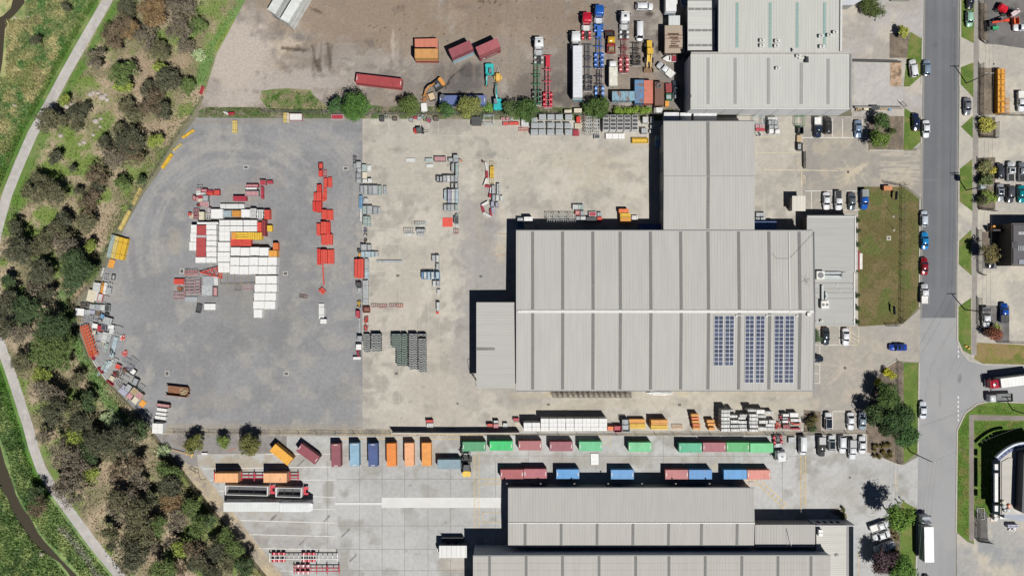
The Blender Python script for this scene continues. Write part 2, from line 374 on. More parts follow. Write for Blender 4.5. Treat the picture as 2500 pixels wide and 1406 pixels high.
streak(T,[(2330,20),(2326,700)],1.6,(88,88,90),.4,.5)
T='road_worn'
for x in(2262,2290,2312):streak(T,[(x,776),(x-6,1410)],8,(168,168,167),.4,.6)
streak(T,[(2292,900),(2294,990)],3,(135,135,135),.5,.5);blob(T,2343,922,4,18,(120,120,120),.7,.6);streak(T,[(2330,790),(2270,900),(2255,1000)],3,(146,146,146),.4,.6)
T='grass_bank'
for i in range(26):t=random.random();blob(T,10+190*t*random.random(),480*(1-t)+random.uniform(-40,40),random.uniform(14,40),random.uniform(10,24),random.choice([(172,164,112),(150,158,98),(96,124,70),(160,150,110)]),.6,.9,rot=-35)
streak(T,[(232,10),(180,100),(110,230),(72,300),(30,380),(0,460)],24,(82,122,46),.85,.5)
streak(T,[(0,905),(20,960),(50,1050),(75,1120),(120,1200)],22,(84,130,44),.85,.5)
streak(T,[(150,1290),(200,1345),(250,1420)],11,(182,178,166),.75,1.0)
for i in range(14):blob(T,random.uniform(0,60),random.uniform(1000,1400),30,20,(78,112,62),.6,.8)
T='bush_ground'
streak(T,[(287,5),(240,90),(190,180),(150,250)],17,(92,132,50),.9,.5);streak(T,[(105,330),(60,420),(30,510),(8,560)],28,(98,134,54),.85,.5)
for x,y,r_ in((130,420,50),(150,330,40),(110,520,40),(250,330,26),(165,370,60),(200,400,50),(60,560,60),(255,480,30),(215,205,35),(20,700,22),(5,640,20)):blob(T,x,y,r_,r_*.7,(118,142,66),.9,.5)
for x,y,r_ in((370,200,60),(330,150,40),(395,320,50),(300,260,40),(440,150,30),(180,700,50),(155,870,34),(200,930,34),(250,960,40),(300,1130,70),(280,1170,50),(390,1260,60),(270,1310,40),(360,1350,40),(130,1060,22),(230,560,40),(165,500,30)):
    blob(T,x,y,r_,r_*.8,(176,156,132),.75,.7)
streak(T,[(185,1280),(225,1330),(275,1390),(300,1420)],14,(96,130,54),.8,.5);streak(T,[(105,1090),(125,1140),(140,1160)],14,(104,136,60),.7,.5)
streak(T,[(600,0),(560,60),(510,140),(490,200)],22,(110,148,80),.85,.6);streak(T,[(570,60),(530,120)],12,(140,150,70),.6,.6)
streak(T,[(150,720),(185,830),(215,900),(270,990),(340,1060)],20,(104,140,76),.85,.6)
streak(T,[(460,300),(400,380),(350,450),(300,540),(240,660)],16,(120,128,84),.7,.8)
streak(T,[(395,1090),(470,1210),(560,1330),(640,1410)],14,(122,128,72),.75,.9)
# ------------------------------------------------------------------ the sheets
G_SOIL=ground_mat('ground_soil',fine=.30,scale=2.2,bump=.5);G_GRASS=ground_mat('ground_grass',fine=.38,scale=3.2,bump=.7)
G_DIRT=ground_mat('ground_dirt',fine=.2,scale=1.4,bump=.25,speck=.16);G_ASPH=ground_mat('asphalt',fine=.15,scale=1.1,bump=.1,speck=.05)
G_CONC=ground_mat('concrete',fine=.12,scale=.8,bump=.06);G_ROAD=ground_mat('road_asphalt',fine=.07,scale=4.0,bump=.1)
base=MB().add([(-900,-900,-.03),(900,-900,-.03),(900,900,-.03),(-900,900,-.03)],[(0,1,2,3)])
struct('ground',base,paint((140,138,116),.95,dirt=.3,scale=.05))
FENCE_W=[(600,0),(560,75),(530,130),(513,185),(497,240),(470,285),(440,328),(405,380),(375,430),(340,480),(300,545),(262,615),(235,680),(190,735),(186,795),(215,870),(262,935),(310,985),(372,1055),(520,1240),(650,1406),(690,1450)]
sheet('bush_ground',[(-60,-45),(640,-45)]+FENCE_W+[(-60,1450)],0.0,G_SOIL,mixer((140,132,102),(184,166,140),60,3,(124,144,76),45,.38,.66,.22))
PATH=[(275,-40),(262,2),(206,98),(160,180),(116,262),(78,330),(46,404),(18,474),(-2,545),(-22,640),(-28,720),(-14,800),(12,870),(36,940),(52,990),(68,1040),(82,1094),(100,1144),(126,1188),(170,1248),(227,1326),(293,1406),(320,1440)]
def ribbon(pts,w):
    L_,R_=[],[]
    for i,(x,y)in enumerate(pts):
        a=pts[max(0,i-1)];b=pts[min(len(pts)-1,i+1)];dx,dy=b[0]-a[0],b[1]-a[1];l=math.hypot(dx,dy)
        L_.append((x-dy/l*w/2,y+dx/l*w/2));R_.append((x+dy/l*w/2,y-dx/l*w/2))
    return L_+R_[::-1]
sheet('grass_bank',[(-60,-45)]+PATH[:9]+[(-60,560)],0.008,G_GRASS,mixer((150,160,104),(190,184,132),34,12,(112,146,82),26,.35,.65,.25))
sheet('grass_bank',[(-60,790)]+PATH[11:]+[(-60,1450)],0.008,G_GRASS,mixer((124,150,92),(156,174,112),26,14,(100,128,78),22,.35,.65,.25))
m,t,p=node_mat('creek_water');p.inputs['Base Color'].default_value=(.045,.038,.026,1);p.inputs['Roughness'].default_value=.12
ns=t.nodes.new('ShaderNodeTexNoise');ns.inputs['Scale'].default_value=1.5;bp=t.nodes.new('ShaderNodeBump');bp.inputs['Strength'].default_value=.15;t.links.new(ns.outputs[0],bp.inputs['Height']);t.links.new(bp.outputs[0],p.inputs['Normal'])
G_WATER=m
flat=lambda c:(lambda px,py:np.tile(np.array(alb(c)),(len(px),1)))
sheet('creek_water',[(36,-20),(56,-20),(60,8),(44,28),(24,48),(12,72),(9,110),(6,150),(0,185),(-40,185),(-40,60),(6,40),(26,22)],0.02,G_WATER,flat((60,60,58)),12)
sheet('creek_water',[(-30,1060),(0,1085),(5,1105),(12,1131),(26,1165),(39,1207),(54,1238),(78,1269),(91,1298),(109,1321),(146,1362),(186,1402),(215,1440),(190,1440),(166,1397),(146,1373),(117,1354),(84,1336),(68,1306),(49,1279),(31,1248),(16,1213),(0,1191),(-30,1160)],0.02,G_WATER,flat((70,66,56)),12)
sheet('path',ribbon(PATH,24.5),0.024,G_CONC,mixer((184,179,174),(194,189,184),40,21,(202,198,192),12),6)
mk=MB();
def seg(mb,x0,y0,x1,y1,w,z=0.05):
    a=WV(x0,y0,z);b=WV(x1,y1,z);d=(b-a);n_=Vector((-d.y,d.x,0)).normalized()*(w/S/2)
    q=[a+n_,a-n_,b-n_,b+n_]
    mb.add(q,[(0,1,2,3)])
for x0,y0,x1,y1 in((156,186,151,195),(140,219,136,227),(215,84,210,92),(196,117,192,124),(86,1110,90,1120),(60,1012,62,1022),(244,1346,250,1354)):seg(mk,x0,y0,x1,y1,1.5)
struct('path_marking',mk,paint((222,214,196),.8,dirt=.2))
sheet('dirt_yard',[(640,-45),(600,0),(560,75),(530,130),(513,185),(497,240),(478,284),(905,284),(1670,284),(1690,200),(1690,-45)],0.008,G_DIRT,mixer((152,141,128),(136,129,123),90,31,(168,159,149),34,.35,.65,.11),4.0)
strip_z=.016
sheet('fence_strip',[(500,262),(640,262),(900,258),(1200,262),(1640,264),(1660,284),(1650,296),(880,290),(478,288),(484,272)],strip_z,G_SOIL,mixer((150,140,124),(104,112,76),26,33,(84,110,56),18,.4,.6,.2),4.0)
sheet('weed_patch',[(640,222),(665,218),(705,216),(760,220),(765,236),(790,252),(800,266),(700,268),(650,262),(634,240)],strip_z+.004,G_GRASS,mixer((120,136,82),(158,148,118),14,35,(88,116,54),10,.35,.65,.2),4.0)
YARD_L=[(480,286),(447,330),(414,380),(386,425),(350,475),(316,535),(284,595),(262,645),(246,690),(205,735),(196,795),(226,868),(268,930),(318,985),(376,1050)]
sheet('asphalt_yard',YARD_L+[(885,1052),(885,286)],.012,G_ASPH,mixer((143,143,145),(154,154,155),70,41,(164,162,158),40,.35,.65,.10),4.0)
sheet('concrete_yard',[(885,284),(2120,284),(2120,1054),(885,1054)],.012,G_CONC,mixer((190,184,172),(202,196,184),90,51,(176,170,160),36,.35,.65,.09),4.0)
sheet('car_park',[(1960,284),(2120,284),(2120,368),(2235,368),(2252,345),(2250,485),(2215,456),(2095,456),(2095,522),(1960,522)],.02,G_CONC,mixer((168,162,152),(160,155,148),60,53,(182,173,158),30,.35,.65,.06),4.0)
sheet('car_park',[(1984,780),(2100,797),(2205,790),(2247,752),(2246,885),(2190,880),(2152,903),(2127,955),(2116,1010),(2112,1053),(1984,1053)],.02,G_CONC,mixer((174,168,158),(165,160,154),60,55,(186,177,164),30,.35,.65,.06),4.0)
sheet('container_yard',[(482,1109),(700,1106),(700,1050),(2115,1050),(2112,1102),(2190,1133),(2205,1135),(2245,1112),(2240,1242),(2205,1225),(2172,1250),(2172,1450),(722,1450),(690,1406),(485,1140)],.008,G_CONC,mixer((184,184,182),(196,196,194),90,61,(170,168,162),40,.35,.65,.10),4.0)
sheet('gravel_bed',[(372,1055),(700,1050),(700,1107),(482,1110),(486,1141),(450,1150)],.016,G_DIRT,mixer((150,146,144),(160,154,150),40,63,(140,134,130),20),4.0)
sheet('dirt_strip',[(450,1128),(486,1140),(692,1406),(726,1450),(686,1450),(650,1406),(520,1240),(440,1140)],.018,G_SOIL,mixer((198,182,152),(178,166,146),24,65,(150,142,132),16,.35,.65,.1),4.0)
sheet('wall_strip',[(380,1046),(960,1046),(960,1060),(2118,1052),(2118,1062),(700,1064),(380,1060)],.022,G_SOIL,mixer((178,168,150),(150,144,134),20,67,None,9,.35,.65,.1),4.0)
road_l=[(2256,-45),(2250,360),(2247,690),(2246,776)];road_r=[(2346,-45),(2341,360),(2337,690),(2336.5,776)]
sheet('road',road_l+road_r[::-1],.012,G_ROAD,mixer((115,117,121),(123,125,129),80,71,None,9,.3,.7,.04),5.0)
sheet('road_worn',[(2246,776),(2336.5,776),(2337,830),(2347,858),(2365,879),(2400,889),(2580,893),(2580,987),(2420,979),(2385,986),(2357,1008),(2338,1050),(2333,1450),(2237,1450)],.012,G_ROAD,mixer((168,168,169),(160,160,162),80,73,(168,168,167),40,.3,.7,.04),5.0)
sheet('footpath',[(2343,-45),(2580,-45),(2580,890),(2400,889),(2365,879),(2347,858),(2337,830),(2337,690),(2341,360)],.006,G_CONC,mixer((192,186,174),(182,177,168),60,81,(204,197,182),40),5.0)
sheet('driveway',[(2055,-45),(2256,-45),(2250,360),(2205,366),(2205,284),(2080,284),(2055,128)],.006,G_CONC,mixer((176,170,162),(186,182,178),60,83,(196,188,176),40),5.0)
sheet('driveway',[(2085,150),(2174,150),(2174,211),(2205,214),(2205,260),(2085,260)],.012,G_CONC,mixer((196,192,187),(188,184,180),40,84),6.0)
VERGE=mixer((92,118,48),(110,130,60),26,91,(128,130,74),18,.35,.65,.16)
DRY=mixer((112,104,64),(104,112,58),40,93,(126,114,78),24,.35,.65,.18)
for q in([(2347,-40),(2379,-40),(2379,107),(2347,91)],[(2345.5,165),(2377,153),(2377,240),(2345.5,206)],[(2375,283),(2375,338),(2346,310)],[(2343,413),(2374,388),(2374,516),(2342,492)],[(2341.5,588),(2372,560),(2372,673),(2340.5,645)],[(2340,748),(2371,727),(2371,866),(2352,856),(2340,830)],
          [(2223,78),(2250,95),(2250,163),(2249,186),(2220,212),(2206,212),(2216,120)],[(2208,264),(2249,290),(2249,345),(2226,366),(2206,366)],[(2205,886),(2243,886),(2240,1104),(2206,1131)],[(2204,1222),(2236,1240),(2235,1450),(2196,1450),(2196,1262)]):
    sheet('verge_grass',q,.018,G_GRASS,VERGE,4.0)
sheet('verge_grass',[(2337.5,1052),(2360,1009),(2395,987),(2420,981),(2580,989),(2580,1160),(2425,1260),(2378,1262),(2378,1326),(2362,1320),(2334,1296)],.014,G_GRASS,mixer((88,120,42),(104,130,54),26,95,(120,124,66),18,.35,.65,.16),4.0)
sheet('footpath_slab',[(2366,1012),(2580,1016),(2580,1027),(2378,1026),(2378,1322),(2366,1318)],.022,G_CONC,mixer((140,132,124),(150,142,134),30,97),5.0)
sheet('footpath_slab',[(2379,-40),(2391,-40),(2388,470),(2384,868),(2372,866),(2376,240)],.022,G_CONC,mixer((164,158,152),(156,150,144),30,98),5.0)
sheet('lawn',[(2095,456),(2206,456),(2243,486),(2243,748),(2206,790),(2100,797),(2095,797)],.018,G_GRASS,DRY,4.0)
sheet('lawn',[(2386,836),(2580,846),(2580,891),(2400,888),(2378,876)],.018,G_GRASS,mixer((150,130,88),(134,130,70),24,99,(112,122,56),18,.35,.65,.16),4.0)
MULCH=mixer((122,110,98),(140,126,110),16,101,(104,96,84),10,.35,.65,.2)
for q in([(2120,284),(2206,284),(2206,367),(2122,367)],[(2188,880),(2206,886),(2206,1131),(2190,1132),(2112,1102),(2114,1050),(2118,1010),(2128,955),(2152,904)],[(2172,1250),(2196,1238),(2196,1450),(2172,1450)],[(2172,82),(2222,80),(2214,142),(2172,142)],[(1962,1000),(2004,1004),(2004,1054),(1962,1054)],[(2390,8),(2410,8),(2410,100),(2390,96)],[(2390,165),(2432,168),(2432,280),(2390,282)],[(2388,288),(2430,286),(2430,336),(2388,338)],[(2388,386),(2430,384),(2430,512),(2388,512)],[(2398,566),(2436,566),(2436,610),(2398,612)],[(2022,1246),(2060,1240),(2068,1266),(2036,1256)]):
    sheet('garden_bed',q,.03,G_SOIL,MULCH,4.0)
sheet('garden_bed',[(2173,151),(2201,151),(2201,211),(2173,211)],.03,G_SOIL,mixer((200,172,146),(186,158,132),12,103,(130,110,90),6),4.0)
DKA=mixer((118,115,114),(128,124,122),40,105,(106,104,102),20)
for q in([(2400,-45),(2580,-45),(2580,130),(2480,116),(2440,110),(2408,108)],[(2398,746),(2464,746),(2464,836),(2432,836),(2398,800)],[(2400,606),(2434,606),(2434,656),(2400,656)]):sheet('asphalt_lot',q,.012,G_ASPH,DKA,5.0)
sheet('concrete_lot',[(2378,1262),(2580,1262),(2580,1450),(2336,1450),(2336,1300),(2362,1322),(2378,1328)],.006,G_CONC,mixer((198,190,176),(176,174,170),50,107,(160,162,162),40),5.0)
sheet('asphalt_lot',[(2384,1236),(2410,1252),(2412,1318),(2386,1322)],.024,G_ASPH,DKA,5.0)
# concrete joints, kerbs
jt=MB()
for x in(800,878,933,988,1045,1100,1210):seg(jt,x,1125,x,1406,.9,.014)
for y in(1112,1169,1225,1283,1340,1392):seg(jt,820,y,1220,y,.9,.014)
for x in(1290,1372,1455,1540,1620,1705,1790,1910):seg(jt,x,1064,x,1150,.8,.014)
seg(jt,1225,1112,1950,1114,.8,.014);seg(jt,1910,1125,1910,1235,.8,.014)
struct('concrete_joint',jt,paint((140,138,134),.9))
jt2=MB()
for x in(930,975,1024,1072):seg(jt2,x,600,x,1040,.9,.02)
for x in(1180,1264,1350,1440,1530):seg(jt2,x,330,x,560,.6,.02)
seg(jt2,1090,390,1560,392,.8,.02)
struct('concrete_joint',jt2,paint((206,198,180),.9))
def kerb(pts,name='kerb',w=.35,h=.12):
    mb=MB()
    for(x0,y0),(x1,y1)in zip(pts[:-1],pts[1:]):
        a=WV(x0,y0,h/2);b=WV(x1,y1,h/2);mb.bar(a,b,w,h)
    return struct(name,mb,paint((198,192,182),.85))
kerb([(2252,90),(2250,205)]);kerb([(2249.5,285),(2249,350)]);kerb([(2246,485),(2244.5,750)]);kerb([(2244,885),(2241,1108)]);kerb([(2239,1240),(2236,1440)])
kerb([(2345,-30),(2344,92)]);kerb([(2343.5,163),(2343,210)]);kerb([(2341,410),(2340.5,495)]);kerb([(2339,585),(2338.5,648)]);kerb([(2338,745),(2337,830),(2347,858),(2365,879),(2400,889),(2560,893)])
kerb([(2560,986),(2420,979),(2385,986),(2357,1008),(2337,1050),(2334,1300)])
gut=MB();
for a,b in(((2258,-30),(2253,360)),((2253,360),(2249,780)),((2341,-30),(2337.5,360)),((2337.5,360),(2334,776))):seg(gut,a[0],a[1],b[0],b[1],3.2,.018)
struct('gutter',gut,paint((150,147,142),.9))
kerb([(2190,879),(2152,902),(2126,955),(2115,1010),(2111,1052)]);kerb([(482,1109),(486,1140),(690,1406),(722,1448)],w=.2,h=.1);kerb([(482,1109),(700,1106)],w=.18,h=.1)
kerb([(2111,1102),(2190,1133),(2205,1135)]);kerb([(2020,1246),(2056,1240),(2067,1252),(2070,1266)]);kerb([(2122,367),(2206,368)])
# ------------------------------------------------------------------ painted markings
WHITE=paint((232,230,224),.75,dirt=.14,scale=.8);CREAM=paint((222,208,176),.8,dirt=.2,scale=.8);YELLOW=paint((226,196,130),.8,dirt=.22,scale=.9);PALE=paint((208,202,190),.85,dirt=.2,scale=.6)
def lines(name,mat,rows,z=.036):
    mb=MB()
    for r in rows:seg(mb,*r,z=z)
    return struct(name,mb,mat)
lines('parking_line',WHITE,[(1955,336.5,2115,336.5,1.8)]+[(x,290,x,336,1.5)for x in(1984,2009,2032.5,2057,2081,2106)]+[(1966,466.5,2046,466.5,1.6),(1966,513,2100,513,1.6),(2066,466.5,2097,466.5,1.5)]+[(x,467,x,513,1.5)for x in(1981,2005,2031,2066.5,2097)])
lines('parking_line',WHITE,[(1990,842,2097,842,1.6),(2002,800,2002,842,1.2),(2050,798,2050,842,1.6),(2001.5,842,2001.5,936,1.5)]+[(1986,y,2001.5,y,1.5)for y in(865,889,912,935.5)])
lines('parking_line',WHITE,[(2032,1004,2068,1004,1.6),(2033,1004,2033,1048,1.5),(2064.5,1004,2064.5,1048,1.5),(2090,1006,2090,1048,1.2),(2032,1060.5,2116,1060.5,2)]+[(x,1062,x,1108,1.5)for x in(1943,1990.5,2043,2091,2116)])
lines('parking_line',WHITE,[(648,1108,808,1108,1.6),(495,1144,809,1139,1.9),(512,1171,822,1171,1.8),(534,1198,560,1198,1.8),(742,1210,819,1214,1.8),(756,1242,819,1243,1.8),(584,1269.7,818,1276,1.9),(609,1304,818,1309,1.9),(631,1338,818,1341.5,1.9),(684,1393,720,1393,1.3)],.03)
lines('white_lane',paint((226,226,224),.7,dirt=.05,scale=.3),[(932,1226.5,1228,1226.5,25),(818,1229,932,1229,6)],.03)
lines('yard_line',PALE,[(944,455.6,1060,456,1.1),(905,559,1100,559.5,1.2),(1102,560,1102,592,1.2),(892,595.6,1075,596,1.4),(892,661.5,1030,662,1.3),(1045.7,690,1045.7,806,1.2)]+[(x,286,x,330,1.0)for x in(923,948,972,996,1021,1046,1070)]+[(1080,332,1265,332.5,1.1)]+[(x,300,x,332,1)for x in(1168,1192,1216,1265)],.03)
lines('gate_line',CREAM,[(1866,414.5,2046,417,1.7),(1845,373,1955,373.5,1.2),(1950,346,1956,346,1.5),(1960,372,1956,410,1.5),(1957,418,1958,458,2.2),(1876,516,1876,530,1.2),(1845,335,1912,336,1.1),(1921,287,1921,330,1.0)],.03)
def hatch(name,a,b,w,step,lean,mat,lw=1.5,z=.036,skew=1):
    """two edge lines and slanted bars along a to b"""
    mb=MB();ax,ay=a;bx,by=b;l=math.hypot(bx-ax,by-ay);ux,uy=(bx-ax)/l,(by-ay)/l;nx,ny=-uy,ux
    for s_ in(-1,1):seg(mb,ax+nx*w/2*s_,ay+ny*w/2*s_,bx+nx*w/2*s_,by+ny*w/2*s_,lw,z)
    t_=step
    while t_<l-lean*.2:
        t1=min(l,max(0,t_-lean));seg(mb,ax+ux*t_+nx*w/2*skew,ay+uy*t_+ny*w/2*skew,ax+ux*t1-nx*w/2*skew,ay+uy*t1-ny*w/2*skew,lw*.9,z+.004);t_+=step
    return struct(name,mb,mat)
hatch('walkway_marking',(1961,1112),(1961,1240),11.5,12,9,YELLOW);hatch('walkway_marking',(1853,1176),(1921,1240),12,12,2,YELLOW,z=.044);hatch('walkway_marking',(1811,1177),(1852,1177),11.5,11,-9,YELLOW)
hatch('walkway_marking',(1163.5,1104),(1163.5,1306),11.5,13,9,YELLOW,1.1);hatch('walkway_marking',(1171,1175.5),(1224,1175.5),12.5,11,-9,YELLOW,1.1);hatch('walkway_marking',(820,1066),(1180,1066),11.5,11.5,-11,YELLOW,1.0)
hatch('walkway_marking',(1478,1062),(1478,1093),25,9,9,YELLOW,.9);hatch('walkway_marking',(2086,798),(2086,842),21,11,-14,CREAM,1.6);hatch('walkway_marking',(1742,1131),(1752,1152),12,8,8,YELLOW,.9)
lines('bay_marking',YELLOW,[(1178,1249.5,1226,1249.5,1.1),(1178,1274,1226,1274,1.1),(1178.5,1249,1178.5,1274,1.1)]+[(1331,955,1331,963,1),(1331,963,1344,963,1),(1344,955,1344,963,1),(1659,955,1659,963,1),(1659,963,1675,963,1),(1675,955,1675,963,1)]+[(2096,1352,2096,1406,1.2),(2090,1352,2096,1352,1.2)])
lines('bay_marking',paint((206,160,110),.8,dirt=.25),[(1213,571,1240,571,1.2),(1213,624,1240,624.5,1.2)],.03)
lines('give_way_line',WHITE,[(2340,y,2340,y+6.5,3)for y in(843,855,866)]+[(2339.5,y,2339.5,y+6,3.2)for y in(967,978,989,1000,1011,1022)],.03)
lines('parking_line',WHITE,[(2125,1258.5,2136,1254.5,1.8),(2125,1329,2132,1325,1.8),(2125,1354.5,2134,1350,1.8)],.03)
def text_mesh(body,size,extrude=0.0,bold=0.0,shear=0.0):
    c=bpy.data.curves.new('lettering','FONT');c.body=body;c.size=size;c.align_x='CENTER';c.align_y='CENTER';c.extrude=extrude;c.offset=bold;c.shear=shear
    o=bpy.data.objects.new('lettering',c);COL.objects.link(o)
    dg=bpy.context.evaluated_depsgraph_get();me=bpy.data.meshes.new_from_object(o.evaluated_get(dg));bpy.data.objects.remove(o);bpy.data.curves.remove(c);return me
def ground_text(body,px,py,size,rz,mat,sx=1.0):
    o=link('painted_word',text_mesh(body,size,bold=.02),mat);o.location=WV(px,py,.04);o.rotation_euler=(0,0,math.radians(rz));o.scale=(sx,1,1);o['kind']='structure';return o
ground_text('STOP',1948.5,394.5,0.95,-90,CREAM,1.0);ground_text('STOP',1964,438,0.95,90,CREAM,1.0);ground_text('NO ENTRY',2188,1176,0.95,90,paint((236,216,190),.8),.95)
# ------------------------------------------------------------------ drains
def drain(px,py,w,l,label,rim=True,rz=0.0,col=(86,84,82)):
    t=thing('drain_grate',label,'drain',WV(px,py,.012),rz,'drain grates set in the yards')
    if rim:
        f=MB();
        for x0,x1,y0,y1 in((-w/2-.16,w/2+.16,l/2,l/2+.16),(-w/2-.16,w/2+.16,-l/2-.16,-l/2),(-w/2-.16,-w/2,-l/2,l/2),(w/2,w/2+.16,-l/2,l/2)):f.box(x0,x1,y0,y1,.0,.03)
        part('rim',f,paint((216,212,206),.8),t)
    g=MB();n_=max(4,int(w/.12))
    for i in range(n_):x=-w/2+(i+.5)*w/n_;g.box(x-w/n_*.4,x+w/n_*.4,-l/2,l/2,.006,.022)
    part('grate',g,paint(col,.7,dirt=.2),t)
drain(600.5,408.5,1.0,.7,'white rimmed drain grate at the top of the asphalt yard');drain(844,411.5,1.0,.7,'white rimmed drain grate left of the mesh crates on the asphalt edge')
drain(697,667.5,1.0,.75,'white rimmed drain grate right of the white stacks');drain(444,662,.8,1.0,'tilted white rimmed drain grate beside the red frame',rz=-.15)
drain(408,911.5,.85,1.0,'white rimmed drain grate above the rusty open skip');drain(699,912,1.0,.75,'white rimmed drain grate low in the asphalt yard')
drain(971,673,.9,.6,'plain dark drain grate left of the blue crates',False);drain(967.5,911.5,.9,.6,'plain dark drain grate under the steel trestles',False);drain(1174,674.5,.8,.6,'plain dark drain grate left of the main warehouse',False)
drain(2070.5,420,.65,.65,'plain dark drain grate amid tan mud splashes of the upper car park',False,col=(60,56,52));drain(2063,898,.65,.65,'plain dark drain grate in the car park below the office',False,col=(60,56,52))
drain(1339,987,.85,.55,'plain dark drain grate above the white box stacks',False);drain(1659,988,.9,.6,'plain dark drain grate above the yellow boxes',False);drain(2075,1165,.6,.55,'blue grey drain grate near the no entry lettering',False,col=(100,104,116))
drain(1117,985,.6,.5,'small dark drain grate below the left awning',False);drain(2136,50,.5,.5,'small dark drain grate in the upper right concrete lot',False);drain(2426,32+125,.45,.45,'small dark drain grate in the right hand driveway',False)
t=thing('steel_plate','brown steel cover plate lying askew on the asphalt yard','plate',WV(741,722.5,.014),-.16);part('plate',MB().box(-1.15,1.15,-.6,.6,0,.02),paint((112,98,96),.7,dirt=.3),t);part('lid',MB().box(.25,.95,-.4,.3,.02,.035),paint((136,122,116),.7),t)
# ================================================================== BUILDINGS
ROOFC=(196,194,189)
def roofmat(c=ROOFC,axis='x',pitch=.76):
    key=('roof',c,axis,pitch)
    if key in MATS:return MATS[key]
    m,t,p=node_mat('corrugated_roof');n=t.nodes;L=t.links;a=alb(c)
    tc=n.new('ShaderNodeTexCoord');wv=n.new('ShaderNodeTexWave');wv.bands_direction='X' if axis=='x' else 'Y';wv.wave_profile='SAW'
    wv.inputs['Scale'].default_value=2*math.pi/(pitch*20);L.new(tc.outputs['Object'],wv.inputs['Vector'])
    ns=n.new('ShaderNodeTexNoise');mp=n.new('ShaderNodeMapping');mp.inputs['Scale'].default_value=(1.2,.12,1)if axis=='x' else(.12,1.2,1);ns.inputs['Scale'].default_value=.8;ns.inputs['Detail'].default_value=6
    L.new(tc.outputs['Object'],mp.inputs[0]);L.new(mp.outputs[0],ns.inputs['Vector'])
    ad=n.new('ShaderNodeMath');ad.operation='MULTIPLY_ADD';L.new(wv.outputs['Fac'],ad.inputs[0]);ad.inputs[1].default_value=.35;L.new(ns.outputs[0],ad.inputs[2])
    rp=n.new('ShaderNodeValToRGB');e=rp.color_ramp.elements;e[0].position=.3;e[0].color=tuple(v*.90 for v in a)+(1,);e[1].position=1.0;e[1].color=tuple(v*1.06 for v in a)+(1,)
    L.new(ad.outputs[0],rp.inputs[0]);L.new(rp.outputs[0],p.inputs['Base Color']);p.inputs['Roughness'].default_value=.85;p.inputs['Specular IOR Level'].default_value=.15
    MATS[key]=m;return m
WALL=paint((176,176,172),.7,dirt=.1,scale=.4);SKY=paint((134,134,131),.95,dirt=.12,scale=2.0);TRIM=paint((222,222,218),.5,dirt=.06);GUT=paint((96,98,100),.5)
def skymat(c):return paint(c,.95,dirt=.10,scale=3.0)
